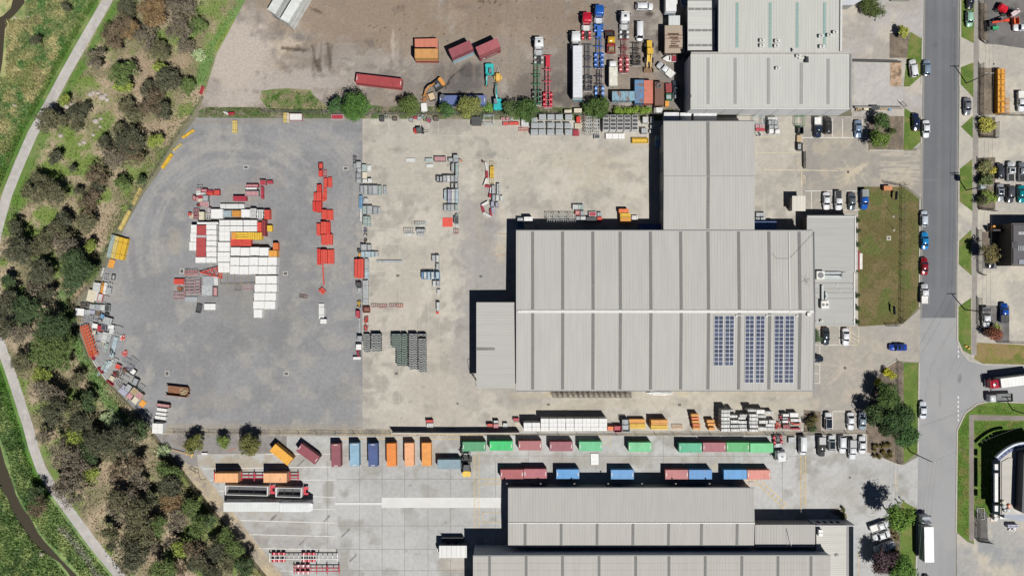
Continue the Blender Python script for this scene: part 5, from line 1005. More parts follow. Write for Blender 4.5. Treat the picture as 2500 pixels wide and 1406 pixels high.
# yellow wheel loader
def plant_arm(mb,pts,w,h):
    for a,b in zip(pts[:-1],pts[1:]):mb.bar(a,b,w,h)
    return mb
v=at(1586,135,2);t=thing('wheel_loader','yellow wheel loader with its bucket lowered, beside the rusty shed','loader',v,math.radians(-90));YL=paint((232,188,60),.5)
part('body',MB().box(-4.0,-.5,-.75,.75,.8,1.9,.1,.1).box(-.5,1.6,-.5,.5,.8,1.4),YL,t);part('cab',MB().box(-1.5,-.1,-.7,.7,1.9,3.0,.08,.08),glass(),t);part('cab_roof',MB().box(-1.6,0,-.78,.78,3.0,3.12),YL,t)
part('lift_arm',plant_arm(plant_arm(MB(),[(-.2,.5,1.8),(2.2,.5,1.1),(3.2,.5,.5)],.22,.4),[(-.2,-.5,1.8),(2.2,-.5,1.1),(3.2,-.5,.5)],.22,.4),YL,t);part('bucket',MB().box(3.1,4.2,-1.3,1.3,.05,.12).box(3.1,3.2,-1.3,1.3,.12,1.1).box(3.2,4.1,-1.3,-1.22,.12,.8).box(3.2,4.1,1.22,1.3,.12,.8),paint((140,110,84),.7,dirt=.3),t)
for x in(-2.9,1.0):
    for s in(-1,1):wheel(t,x,s*.95,.7,.5,YL)
# boat
t=thing('motor_boat','white motor boat with a dark red cover beside the rusty shed','boat',at(1637,143.5,1),math.radians(180));hb=MB().loft([[(2.1,0,.9)]*4+[(2.1,0,.3)]*2,[(1.0,.75,.95),(1.0,.5,1.0),(1.0,-.5,1.0),(1.0,-.75,.95),(1.0,-.4,.3),(1.0,.4,.3)],[(-1.9,.95,.9),(-1.9,.7,.95),(-1.9,-.7,.95),(-1.9,-.95,.9),(-1.9,-.6,.25),(-1.9,.6,.25)]]);part('hull',hb,paint((240,240,238),.3,dirt=.04),t);part('cover',MB().box(-1.7,-.2,-.8,.8,.95,1.15,.1,.08),paint((150,48,60),.8),t);part('windscreen',MB().box(.1,.3,-.55,.55,1.0,1.3),glass(),t);part('outboard_motor',MB().box(-2.3,-1.9,-.18,.18,.5,1.3),paint((60,60,64)),t)
# white truck body at the top
t=thing('box_truck','white box truck body cut off by the top edge','truck',at(1638,5,3),math.radians(90));part('box',MB().box(-2.6,3,-1.45,1.45,.9,3.2,.02,.04),paint((240,240,240),.4,dirt=.06),t);part('tailgate',MB().box(-2.72,-2.6,-1.4,1.4,.8,2.4),paint((200,214,226),.5),t);part('roof_unit',MB().box(-.6,.4,-1.7,-1.4,2.6,3.1),paint((232,232,228)),t)
for x in(-1.6,2.0):
    for s in(-1,1):wheel(t,x,s*1.1,.45,.4)
t=thing('covered_trailer','blue grey covered trailer with a white rim at the top edge','trailer',at(1666,4,2),math.radians(90));part('cover',MB().prism([(-1.6,-.3),(-.6,-.8),(2.4,-.8),(2.4,.5),(-.4,.5)],.7,2.2),paint((120,130,150)),t);part('rim',MB().bar((-1.6,-.35,2.25),(-.6,-.85,2.25),.12).bar((-.6,-.85,2.25),(2.4,-.85,2.25),.12),paint((230,232,234)),t)
for s in(-1,1):wheel(t,.4,s*.7,.35,.22)
# excavators
def excavator(px,py,face,col,label,arm,k=1.0,boom_side=0.0,cab_side=.55,track_face=None,dark=False):
    t=thing('excavator',label,'excavator',at(px,py,1.5),math.radians(face),'excavators');P_=paint(col,.45,dirt=.1);B=paint((58,58,60),.5)
    tf=math.radians((track_face if track_face is not None else face)-face)
    for s in(-1,1):
        ring=[(-1.3*k,.08),(-1.6*k,.4*k),(-1.3*k,.75*k),(1.3*k,.75*k),(1.6*k,.4*k),(1.3*k,.08)];o=part('track',MB().loft([[(x,s*.95*k-.22*k,z)for x,z in ring],[(x,s*.95*k+.22*k,z)for x,z in ring]]),B,t);o.rotation_euler=(0,0,tf)
    part('undercarriage',MB().box(-.9*k,.9*k,-.7*k,.7*k,.3*k,.85*k),B,t)
    part('house',MB().loft([rr(1.35*k,1.15*k,.35*k,.9*k),rr(1.35*k,1.15*k,.35*k,1.6*k),rr(1.25*k,1.05*k,.35*k,1.75*k)]),paint((60,58,58))if dark else P_,t)
    part('counterweight',MB().loft([[(x-1.15*k,y,z)for x,y,z in rr(.5*k,1.2*k,.4*k,zz)]for zz in(.85*k,1.8*k)]),P_,t)
    part('cab',MB().box(-.1*k,1.2*k,cab_side*k-.42*k,cab_side*k+.42*k,1.6*k,2.6*k,.06,.06),glass(),t);part('cab_roof',MB().box(-.12*k,1.15*k,cab_side*k-.4*k,cab_side*k+.4*k,2.6*k,2.68*k),paint((126,132,140)),t)
    y0=boom_side;a=[(x*k,y*k,z*k)for x,y,z in arm]
    part('boom',plant_arm(MB(),a[:3],.34*k,.45*k),P_,t);part('stick',plant_arm(MB(),a[2:4],.26*k,.32*k),P_,t)
    b=Vector(a[3]);part('bucket',MB().loft([[(b.x-.3*k,b.y+q,b.z-.1),(b.x+.35*k,b.y+q,b.z-.1),(b.x+.2*k,b.y+q,b.z-.6*k),(b.x-.25*k,b.y+q,b.z-.5*k)]for q in(-.4*k,.4*k)]),paint((110,84,60),.7),t)
    return t
excavator(1069.5,206,215,(226,156,76),'orange excavator with a dark engine cover, arm reaching to the log pile',[(.8,-.55,1.8),(2.3,-.5,2.6),(3.6,-.3,2.2),(4.9,.3,.9)],1.0,cab_side=.45,dark=True)
excavator(1195,171,-90,(48,196,196),'small turquoise excavator on the pebble heap',[(.9,-.65,1.5),(2.0,-.7,2.2),(3.0,-.75,1.8),(4.1,-.85,.8)],.95,cab_side=.3)
excavator(1215,254,95,(44,190,192),'turquoise excavator with its arm stretched out towards the yellow trailer',[(.8,.1,1.7),(2.3,.1,2.4),(3.4,.05,2.0),(5.4,.0,1.0)],1.0,cab_side=.5,track_face=90)
# yellow towed machine
t=thing('towed_compressor','yellow towed compressor with its drawbar pointing up, beside the excavators','compressor',at(1216,189,1.2),math.radians(90));part('cover',MB().box(-1.1,1.1,-.65,.65,.5,1.3,.06,.06),paint((226,178,76),.5),t);part('lid',MB().box(-.9,.7,-.35,.45,1.31,1.42),paint((240,196,104),.5),t);part('drawbar',MB().bar((1.1,.4,.5),(2.6,0,.5),.1).bar((1.1,-.4,.5),(2.6,0,.5),.1),paint((210,204,190)),t)
for s in(-1,1):part('mudguard',MB().box(-.5,.5,s*.85-.16,s*.85+.16,.62,.7),paint((232,190,90)),t);wheel(t,0,s*.85,.32,.2)
# --- lower yard
def b_train():
    skeletal(590,1163,Rt,15.0,CRIM,'crimson skeletal trailer carrying the left peach container',guard=None,plate=None,group='lower yard trailers');skeletal(690,1163,Rt,8.6,CRIM,'crimson skeletal trailer carrying the right peach container',axles=3,guard=(214,40,60),group='lower yard trailers')
b_train()
container(523.5,1166.3,581,1166.3,(252,190,132),'left peach container loaded on the crimson trailers',z0=1.22,marks=0,group='containers on trailers');container(642.8,1166.3,700,1166.3,(252,192,140),'right peach container with dark scuffs on the crimson trailers',z0=1.22,marks=0,group='containers on trailers')
def tipper(px,py,L_,label,frame=(238,238,236)):
    hgt=3.0;v=WV(px,py,hgt);t=thing('tipper_trailer',label,'trailer',(v.x,v.y,.012),math.radians(-1.5),'open tipper trailers');h=L_/2;F=paint(frame,.4,dirt=.04)
    part('side_wall',MB().box(-h,h,1.1,1.25,1.2,hgt),F,t);part('side_wall',MB().box(-h,h,-1.25,-1.1,1.2,hgt),F,t);part('end_wall',MB().box(-h,-h+.3,-1.1,1.1,1.2,hgt),F,t);part('end_wall',MB().box(h-.25,h,-1.1,1.1,1.2,hgt),F,t);part('floor',MB().box(-h+.3,h-.25,-1.1,1.1,1.1,1.2),paint((90,92,96),.6),t)
    for k in range(1,3):x=-h+k*L_/3;part('stay',MB().box(x-.04,x+.04,-1.1,1.1,hgt-.25,hgt-.15),paint((70,72,76)),t)
    part('chassis',MB().box(-h+.2,h+.6,-.45,.45,.8,1.1),paint(CRIM),t)
    for i in range(3):
        for s in(-1,1):wheel(t,-h+1.2+i*1.3,s*.95,.5,.5)
    for s in(-1,1):part('mudguard',MB().box(h+.1,h+1.3,s*.8-.35,s*.8+.35,1.1,1.2),paint((214,60,78)),t)
    return t
tipper(601.5,1197.5,11.4,'longer open tipper trailer with white walls');tipper(704.5,1202,6.9,'shorter open tipper trailer with white walls')
ta=box_trailer(613.5,1237,Rt,14.6,4.1,(228,232,230),'long white curtain sided trailer with dark side lettering',round_=False,side=(236,238,240),group='curtain sided trailers',seams=16)
tb=box_trailer(720,1238,Rt,8.0,4.1,(232,236,236),'short white curtain sided trailer with a rounded front',round_=True,side=(236,238,240),group='curtain sided trailers',seams=9)
part('wind_deflector',MB().loft([[(4.0,-1.2,3.0),(4.0,1.2,3.0),(4.0,1.1,4.05),(4.0,-1.1,4.05)],[(4.7,-1.0,3.0),(4.7,1.0,3.0),(4.6,.8,3.7),(4.6,-.8,3.7)]]),paint((242,244,244),.3),tb)
part('wind_deflector',MB().loft([[(7.3,-1.2,3.0),(7.3,1.2,3.0),(7.3,1.1,4.05),(7.3,-1.1,4.05)],[(7.7,-1.0,3.0),(7.7,1.0,3.0),(7.6,.8,3.7),(7.6,-.8,3.7)]]),paint((242,244,244),.3),ta)
for tt,x in((ta,1.6),(tb,.3)):
    o=link('side_lettering',text_mesh('DaltonJP',1.25,.004,.03,.3),paint((40,46,62)),tt,(x,1.292,2.55));o.rotation_euler=(math.radians(-90),0,0)
skeletal(741,1360.5,Rt,18.4,(238,238,236),'long white skeletal trailer with crimson wheel guards at the bottom',axles=3,guard=CRIM,group='lower yard trailers',cross=14,more=(-.1,1.2,2.5));
t=skeletal(773,1390,Rt,12.4,(198,60,76),'crimson skeletal trailer at the bottom edge with pale guards',axles=3,guard=(226,170,176),group='lower yard trailers',cross=8)
prime_mover(1909,1113,-85,WHC,'white prime mover with crimson guards at the end of the green containers',guard=CRIM)
# reach stacker and forklift
t=thing('reach_stacker','black container forklift with a yellow rounded tail','forklift',at(1139,1137,1.8),math.radians(90),None);B=paint((44,44,46),.6,dirt=.1)
part('body',MB().box(-1.8,1.2,-1.0,1.0,.5,1.5).box(1.2,2.0,-1.25,1.25,.4,1.2),B,t);part('counterweight',MB().loft([[(x-2.2,y,z)for x,y,z in rr(.75,1.15,.6,zz,5)]for zz in(.5,1.6)]),paint((240,198,60),.4),t);part('cab',MB().box(-.9,.5,-.65,.65,1.5,2.8,.08,.06),glass(),t);part('cab_roof',MB().box(-.95,.5,-.7,.7,2.8,2.88),paint((70,72,74)),t)
part('mast',MB().box(2.0,2.25,-.9,-.65,.2,4.2).box(2.0,2.25,.65,.9,.2,4.2).box(2.0,2.2,-.65,.65,3.9,4.1).box(2.0,2.2,-.65,.65,1.9,2.1),B,t);part('spreader',MB().box(2.3,2.7,-1.2,1.2,1.6,2.0).bar((2.6,.7,1.9),(3.6,1.2,1.9),.3).box(3.2,4.0,.8,1.3,1.7,2.0),B,t);part('fork',MB().box(2.7,4.6,-1.0,-.85,.15,.25).box(2.7,4.6,.75,.9,.15,.25),paint((90,90,92)),t)
for s in(-1,1):wheel(t,1.4,s*1.15,.6,.45);wheel(t,-1.5,s*.95,.5,.35)
t=thing('forklift','red forklift driving near the north fence with its forks to the right','forklift',at(1024,318.5,1.5),math.radians(2));B=paint((54,58,58),.5)
part('body',MB().box(-.9,.9,-.55,.55,.3,1.0),B,t);part('counterweight',MB().loft([[(x-1.1,y,z)for x,y,z in rr(.45,.65,.3,zz,4)]for zz in(.25,1.15)]),paint((206,62,56),.4),t)
part('overhead_guard',MB().box(-.75,.65,-.6,.6,2.1,2.16).box(-.75,-.68,-.6,-.53,1.0,2.1).box(-.75,-.68,.53,.6,1.0,2.1).box(.58,.65,-.6,-.53,1.0,2.1).box(.58,.65,.53,.6,1.0,2.1),paint((90,98,98)),t);part('seat',MB().box(-.3,.2,-.25,.25,1.0,1.2).box(-.4,-.3,-.25,.25,1.2,1.7),B,t);part('mast',MB().box(1.05,1.2,-.5,-.36,.1,2.3).box(1.05,1.2,.36,.5,.1,2.3).box(1.05,1.2,-.36,.36,2.1,2.25),B,t);part('fork',MB().box(1.2,2.35,-.3,-.18,.1,.16).box(1.2,2.35,.18,.3,.1,.16),paint((110,110,110)),t)
for s in(-1,1):wheel(t,.75,s*.6,.32,.25);wheel(t,-.9,s*.5,.26,.2)
# road trucks
def box_truck(px,py,face,L_,hgt,label,cabc,boxc=(240,242,242)):
    v=WV(px,py,hgt);t=thing('box_truck',label,'truck',(v.x,v.y,.012),math.radians(face),None);h=L_/2
    part('box',MB().box(-h,h,-1.25,1.25,1.0,hgt,.02,.03),paint(boxc,.4,dirt=.03),t);part('side_panel',MB().box(-h+.2,h-.2,1.255,1.27,1.2,hgt-.3),paint((140,160,176)),t);part('cab',MB().loft([[(x+h+1.5,y,z)for x,y,z in rr(1.1,1.2,.25,zz,3)]for zz in(.5,1.5)]+[[(x+h+1.45,y,z)for x,y,z in rr(.95,1.1,.3,2.6,3)],[(x+h+1.4,y,z)for x,y,z in rr(.8,.95,.3,2.8,3)]]),carpaint(cabc),t,smooth=True)
    part('windscreen',MB().quad((h+2.59,-1.0,1.5),(h+2.59,1.0,1.5),(h+2.35,.92,2.5),(h+2.35,-.92,2.5)),glass(),t);part('wind_deflector',MB().loft([[(h+.9,-1.0,2.8),(h+.9,1.0,2.8),(h+.9,.9,hgt),(h+.9,-.9,hgt)],[(h+1.8,-.8,2.8),(h+1.8,.8,2.8),(h+1.5,.7,3.0),(h+1.5,-.7,3.0)]]),carpaint(cabc),t)
    part('chassis',MB().box(-h,h+1,-.45,.45,.7,1.0),CHAS,t)
    for s in(-1,1):
        wheel(t,h+1.5,s*1.05,.5,.3);part('mirror',MB().box(h+2.2,h+2.4,s*1.45-.15,s*1.45+.15,1.6,2.3),CHAS,t);part('headlight',MB().box(h+2.58,h+2.64,s*.85-.2,s*.85+.2,.7,.9),paint((226,228,230),.2),t)
        for x in(-h+1.3,-h+2.6):wheel(t,x,s*.95,.5,.5)
    return t
box_truck(2268.5,1329,91,9.3,3.9,'white box truck parked on the pale lower street',(214,220,228))
t=prime_mover(2432,937,187,(190,44,62),'crimson prime mover pulling a white trailer in the side street',guard=(60,62,66));t['group']='trucks in the side street';box_trailer(2488,930,187,9.6,3.8,(242,242,240),'white trailer behind the crimson prime mover in the side street',group='trucks in the side street')
box_truck_lab=flat_truck(2452,971,182,'dark flat tray truck with a white cab below the crimson truck',(226,228,230),(110,114,114),4.6)
# machines in the top right lot
t=thing('boom_lift','orange boom lift with a green base in the top right lot','boom lift',at(2424,61,1.5),math.radians(8));part('base',MB().box(-1.3,1.2,-1.0,1.0,.4,1.0),paint((50,50,54)),t);part('engine_cover',MB().box(-.3,1.4,-1.35,-.5,1.0,1.7,.06,.06),paint((50,176,120),.5),t);part('turret',MB().box(-1.0,.3,-.4,.9,1.0,1.9),paint((60,60,64)),t);part('boom',MB().bar((-.5,.4,2.0),(2.6,.5,2.2),.45,.4).bar((2.6,.5,2.2),(4.0,.45,2.0),.7,.5),paint((240,84,48),.45),t);part('stick',MB().bar((1.2,.5,2.5),(4.2,1.1,2.6),.22),paint((62,60,62)),t)
for x in(-1.0,1.0):
    for s in(-1,1):wheel(t,x,s*1.1,.42,.35)
t=thing('tractor_loader','red machine with black wheels at the top of the right lot','tractor',at(2450,20,1.5),math.radians(-30));part('body',MB().loft([rr(1.3,.9,.4,.6),rr(1.3,.9,.4,1.4),rr(.9,.6,.3,1.9)]),paint((220,26,48),.4),t);part('arm',MB().bar((1.0,.3,1.8),(3.6,1.2,1.9),.25),paint((60,60,64)),t)
for x,s in((-1.0,-1),(-1.0,1),(1.1,-1),(1.1,1)):wheel(t,x,s*1.0,.6,.4)
t=thing('scissor_lift','pink and white scissor lift with an orange platform at the top right','scissor lift',at(2478,32,1.5),math.radians(35));part('base',MB().box(-1.2,1.2,-.6,.6,.3,.9),paint((176,54,76)),t);part('scissor',MB().bar((-1,-.3,.95),(1,-.3,1.7),.14).bar((1,-.3,.95),(-1,-.3,1.7),.14).bar((-1,.3,.95),(1,.3,1.7),.14).bar((1,.3,.95),(-1,.3,1.7),.14),paint((228,226,226)),t);part('platform',MB().box(-1.2,1.2,-.6,.6,1.75,1.82),paint((222,204,206)),t)
for x in(-.8,.8):
    for s in(-1,1):wheel(t,x,s*.6,.22,.18)
t=thing('lift_platform','orange work platform left standing in front of the white car at right','platform',at(2480,52,1.2),.1);part('deck',MB().box(-.7,.7,-.9,.9,.5,.6),paint((240,120,60)),t);part('guard_rail',MB().box(-.7,-.64,-.9,.9,.6,1.6).box(.64,.7,-.9,.9,.6,1.6).box(-.64,.64,.84,.9,1.5,1.6).box(-.64,.64,-.9,-.84,1.5,1.6),paint((236,96,46)),t);part('base',MB().box(-.6,.6,-.8,.8,0,.5),paint((200,90,60)),t)
# ================================================================== STACKS, CRATES, FRAMES
CC=dict(grey=(172,178,182),mesh=(188,192,194),pale=(218,220,218),white=(242,242,240),dark=(74,76,78),red=(232,82,66),scarlet=(226,58,46),crimson=(190,56,76),maroon=(150,54,58),redsheet=(184,72,72),pink=(206,152,156),blue=(116,164,204),paleblue=(186,206,214),yellow=(240,196,60),gold=(226,202,120),amber=(240,168,70),orange=(238,126,62),cream=(224,216,192),rust=(136,90,70),greengrey=(172,188,184),tan=(196,172,132),green=(40,130,84),brown=(120,106,92),lilac=(178,178,200))
def pc(c,**k):
    if c=='white':k['dirt']=.04
    return paint(CC[c]if isinstance(c,str)else c,k.pop('rough',.6),dirt=k.pop('dirt',.14),**k)
STEEL={}
def item(kind,x0,y0,x1,y1,h,c,label,cat,group,rot=0.0,z0=0.012,c2=None,name=None,n=None):
    """one stacked thing; x0..y1 is its top as seen in the photo"""
    zt=z0+h;a=WV(x0,y1,zt);b=WV(x1,y0,zt);w,l=b.x-a.x,b.y-a.y;hw,hl=w/2,l/2
    nm=name or{'crate':'mesh_crate','lid':'lidded_crate','pack':'beam_bundle','bar':'barrier_stack','frame':'steel_rack','pallet':'pallet','bin':'open_bin','block':'block_stack','sheet':'flat_sheet','box':'storage_box','trestle':'steel_trestle','heap':'scrap_heap','cage':'wire_cage'}[kind]
    t=thing(nm,label,cat,((a.x+b.x)/2,(a.y+b.y)/2,z0),math.radians(rot),group);M_=pc(c)
    if kind in('crate','cage'):
        f=MB();e=.07
        for x in(-hw+e/2,hw-e/2):
            for y in(-hl+e/2,hl-e/2):f.box(x-e/2,x+e/2,y-e/2,y+e/2,0,h)
        for zz in((h-.05,.1)if kind=='crate' else(h-.05,h*.5,.1)):
            for y in(-hl+e/2,hl-e/2):f.box(-hw+e,hw-e,y-e/2,y+e/2,zz-.04,zz+.04)
            for x in(-hw+e/2,hw-e/2):f.box(x-e/2,x+e/2,-hl+e,hl-e,zz-.04,zz+.04)
        part('frame',f,M_,t)
        if kind=='crate':
            g=MB();k=max(3,int(w/.2));k2=max(3,int(l/.2))
            for i in range(k):x=-hw+e+(i+.5)*(w-2*e)/k;g.box(x-.03,x+.03,-hl+.02,-hl+.04,.15,h-.1).box(x-.03,x+.03,hl-.04,hl-.02,.15,h-.1)
            for i in range(k2):y=-hl+e+(i+.5)*(l-2*e)/k2;g.box(-hw+.02,-hw+.04,y-.03,y+.03,.15,h-.1).box(hw-.04,hw-.02,y-.03,y+.03,.15,h-.1)
            part('mesh_side',g,M_,t)
            q=MB();m_=max(2,int(max(w,l)/.4));rnd=random.Random(int(x0*7+y0))
            for i in range(m_):
                hh=h*rnd.uniform(.84,.97)
                if w>=l:u=-hw+e+.02+i*(w-2*e-.04)/m_;q.box(u,u+(w-2*e)/m_*.88,-hl+e+.03,hl-e-.03,.14,hh)
                else:u=-hl+e+.02+i*(l-2*e-.04)/m_;q.box(-hw+e+.03,hw-e-.03,u,u+(l-2*e)/m_*.88,.14,hh)
            part('contents',q,pc(c2 or c,dirt=.25,scale=3),t)
    elif kind=='lid':
        part('body',MB().box(-hw,hw,-hl,hl,0,h,.02,.02),M_,t);part('lid',MB().box(-hw+.1,hw-.1,-hl+.1,hl-.1,h,h+.05),pc(c2 or 'dark',dirt=.2,scale=4),t)
    elif kind in('pack','bar'):
        long_x=w>=l;W_=l if long_x else w;hL=(w if long_x else l)/2;k=n or max(2,int(W_/.32));lay=max(1,int(h/.35));q=W_/k
        me=None
        for i in range(k):
            u=-W_/2+(i+.5)*q;b_=MB();rnd=random.Random(int(x0*13+y0*7+i));o=rnd.uniform(-.06,.06)
            for j in range(lay):
                zz0=j*h/lay;zz1=(j+1)*h/lay-.02
                if kind=='bar' and j==lay-1:zz1-=rnd.uniform(0,.06)
                d0,d1=-hL+o,hL+o
                if long_x:b_.box(d0,d1,u-q*.46,u+q*.46,zz0,zz1,0,q*.06)
                else:b_.box(u-q*.46,u+q*.46,d0,d1,zz0,zz1,q*.06,0)
            part('beam' if kind=='pack' else 'barrier',b_,M_,t)
        if kind=='pack':
            for s in(-.55,.55):
                u=s*hL
                part('strap',MB().box(u-.05,u+.05,-W_/2-.03,W_/2+.03,0,h+.03)if long_x else MB().box(-W_/2-.03,W_/2+.03,u-.05,u+.05,0,h+.03),pc(c2 or tuple(int(v*.7)for v in CC[c]),dirt=.2),t)
    elif kind=='frame':
        f=MB();e=.07;
        for y in(-hl+e/2,hl-e/2):f.box(-hw,hw,y-e/2,y+e/2,h-.08,h)
        k=n or max(2,int(w/.45))
        for i in range(k+1):x=-hw+e/2+i*(w-e)/k;f.box(x-e/2,x+e/2,-hl+e,hl-e,h-.08,h)
        for x in(-hw+e/2,hw-e/2):
            for y in(-hl+e/2,hl-e/2):f.box(x-e/2,x+e/2,y-e/2,y+e/2,0,h-.08)
        part('frame',f,M_,t)
        if h>.5:part('brace',MB().bar((-hw+e,-hl+e/2,.1),(hw-e,-hl+e/2,h-.1),.05).bar((-hw+e,hl-e/2,h-.1),(hw-e,hl-e/2,.1),.05),M_,t)
    elif kind=='pallet':
        k=n or 5;s_=MB()
        for i in range(k):x=-hw+(i+.5)*w/k;s_.box(x-w/k*.36,x+w/k*.36,-hl,hl,h-.05,h)
        part('slats',s_,M_,t);part('runners',MB().box(-hw,hw,-hl,-hl+.1,0,h-.05).box(-hw,hw,hl-.1,hl,0,h-.05).box(-hw,hw,-.05,.05,0,h-.05),M_,t)
    elif kind=='bin':
        e=.06;part('shell',MB().box(-hw,hw,-hl,-hl+e,0,h).box(-hw,hw,hl-e,hl,0,h).box(-hw,-hw+e,-hl+e,hl-e,0,h).box(hw-e,hw,-hl+e,hl-e,0,h).box(-hw+e,hw-e,-hl+e,hl-e,0,.08),M_,t)
        part('rim',MB().box(-hw-.04,hw+.04,-hl-.04,-hl,h-.12,h+.01).box(-hw-.04,hw+.04,hl,hl+.04,h-.12,h+.01),M_,t)
        if c2:part('contents',MB().box(-hw+.1,hw-.1,-hl+.1,hl-.1,.08,h*.6,.1,.1),pc(c2,dirt=.3,scale=3),t)
    elif kind=='block':
        k=n or max(2,int(h/.55))
        for j in range(k):
            rnd=random.Random(int(x0*3+y0*5+j));o=rnd.uniform(-.03,.03);z1=(j+1)*h/k
            b_=MB().box(-hw+o,hw+o,-hl+o,hl+o,j*h/k+.01,z1-.015,.03,.03)
            part('block',b_,M_,t)
        s_=MB();m_=max(1,int(w/1.5))
        for i in range(m_):x=-hw+(i+.5)*w/m_;s_.box(x-.2,x+.2,-hl+.04,-hl+.18,h-.015,h+.004)
        part('handle_slot',s_,pc(tuple(int(v*.8)for v in CC[c])if isinstance(c,str)else c),t)
    elif kind=='sheet':
        part('panel',MB().box(-hw,hw,-hl,hl,h-.08,h),M_,t);part('bearer',MB().box(-hw+.1,hw-.1,-hl+.08,-hl+.2,0,h-.08).box(-hw+.1,hw-.1,hl-.2,hl-.08,0,h-.08),pc(c2 or 'brown'),t)
    elif kind=='box':
        part('body',MB().box(-hw,hw,-hl,hl,.06,h,.015,.015),M_,t);part('feet',MB().box(-hw+.05,-hw+.2,-hl+.05,hl-.05,0,.06).box(hw-.2,hw-.05,-hl+.05,hl-.05,0,.06),pc('dark'),t)
        r_=MB().box(-hw+.03,hw-.03,-.03,.03,h,h+.02);
        if w>1.6:r_.box(-.03,.03,-hl+.03,-.03,h,h+.02).box(-.03,.03,.03,hl-.03,h,h+.02)
        part('top_seam',r_,pc(tuple(int(v*.84)for v in CC[c])),t)
    elif kind=='trestle':
        f=MB();e=.075;k=n or max(2,int(w/.6));pts=[(-hw+i*w/k,(-hl+e)if i%2==0 else(hl-e))for i in range(k+1)]
        for zz in(h,h*.88):
            f.box(-hw,hw,hl-e,hl,zz-.07,zz)
            for(xa,ya),(xb,yb)in zip(pts[:-1],pts[1:]):f.bar((xa,ya,zz-.05),(xb,yb,zz-.05),e,.06)
        for x in(-hw+e/2,hw-e/2):
            for y in(-hl+e/2,hl-e/2):f.box(x-e/2,x+e/2,y-e/2,y+e/2,0,h-.07)
        part('truss',f,M_,t);part('shade_core',MB().box(-hw+.05,hw-.05,-hl+.02,hl-.02,.1,h*.8),paint((52,56,56),.8,dirt=.2),t)  # added dark box inside the stack; its colour makes the gaps look shaded
        part('foot',MB().box(-hw,hw,-hl,-hl+e,0,.1),M_,t)
    elif kind=='heap':
        rnd=random.Random(int(x0+y0*3));f=MB()
        for i in range(n or 8):
            p_=(rnd.uniform(-hw,hw),rnd.uniform(-hl,hl),rnd.uniform(.05,h));q_=(rnd.uniform(-hw,hw),rnd.uniform(-hl,hl),rnd.uniform(.05,h));f.bar(p_,q_,rnd.uniform(.08,.22),rnd.uniform(.06,.16))
        part('bars',f,M_,t);part('base',MB().box(-hw*.8,hw*.8,-hl*.8,hl*.8,0,h*.35),pc(c2 or 'dark',dirt=.3),t)
    return t
NOUN={'crate':('mesh crate','crate'),'cage':('wire cage','cage'),'lid':('lidded crate','crate'),'pack':('bundle of beams','beams'),'bar':('barrier stack','barriers'),'frame':('steel rack','rack'),'pallet':('pallet','pallet'),'bin':('open bin','bin'),'block':('block stack','blocks'),'sheet':('flat sheet','sheet'),'box':('box','box'),'trestle':('steel trestle','trestle'),'heap':('scrap heap','scrap')}
WORD=dict(mesh='light grey',paleblue='pale blue',greengrey='green grey')
def cluster(place,group,spec,axis='y',z0=0.012):
    """spec lines: kind x0 y0 x1 y1 height colour [second colour or -] [rotation] [n]"""
    rows=[]
    for ln in spec.strip().splitlines():
        p_=ln.split();rows.append((p_[0],*map(float,p_[1:6]),p_[6],(p_[7]if len(p_)>7 and p_[7]!='-' else None),float(p_[8])if len(p_)>8 else 0.0,int(p_[9])if len(p_)>9 else None))
    by={}
    for r in rows:by.setdefault((r[0],r[6]),[]).append(r)
    out=[]
    for(k,c),rs in by.items():
        rs.sort(key=lambda r:(r[2]+r[4])if axis=='y' else(r[1]+r[3]));nn,cat=NOUN[k];cw=WORD.get(c,c)
        for i,r in enumerate(rs):
            if len(rs)==1:lab='%s %s %s'%(cw,nn,place)
            else:lab='%s %s, %s from the %s, %s'%(cw,nn,nth(i+1),'top' if axis=='y' else 'left',place)
            out.append(item(k,r[1],r[2],r[3],r[4],r[5],c,lab,cat,group,r[8],z0,r[7],n=r[9]))
    return out
def grid(kind,xs,ys,w,l,h,c,place,group,c2=None,skip=(),jitter=1.0,n=None,noun=None):
    nn,cat=NOUN[kind];cw=WORD.get(c,c)if isinstance(c,str)else 'white'
    for j,y in enumerate(ys):
        for i,x in enumerate(xs):
            if(i,j)in skip:continue
            rnd=random.Random(int(x*11+y*17));dx=rnd.uniform(-jitter,jitter);dy=rnd.uniform(-jitter,jitter)*.5
            lab='%s %s, %s column, %s row, %s'%(cw,noun or nn,nth(i+1),nth(j+1),place)if len(xs)>1 else '%s %s, %s from the top, %s'%(cw,noun or nn,nth(j+1),place)
            item(kind,x-w/2+dx,y-l/2+dy,x+w/2+dx,y+l/2+dy,h,c,lab,cat,group,rnd.uniform(-1.5,1.5)*jitter,.012,c2,n=n)
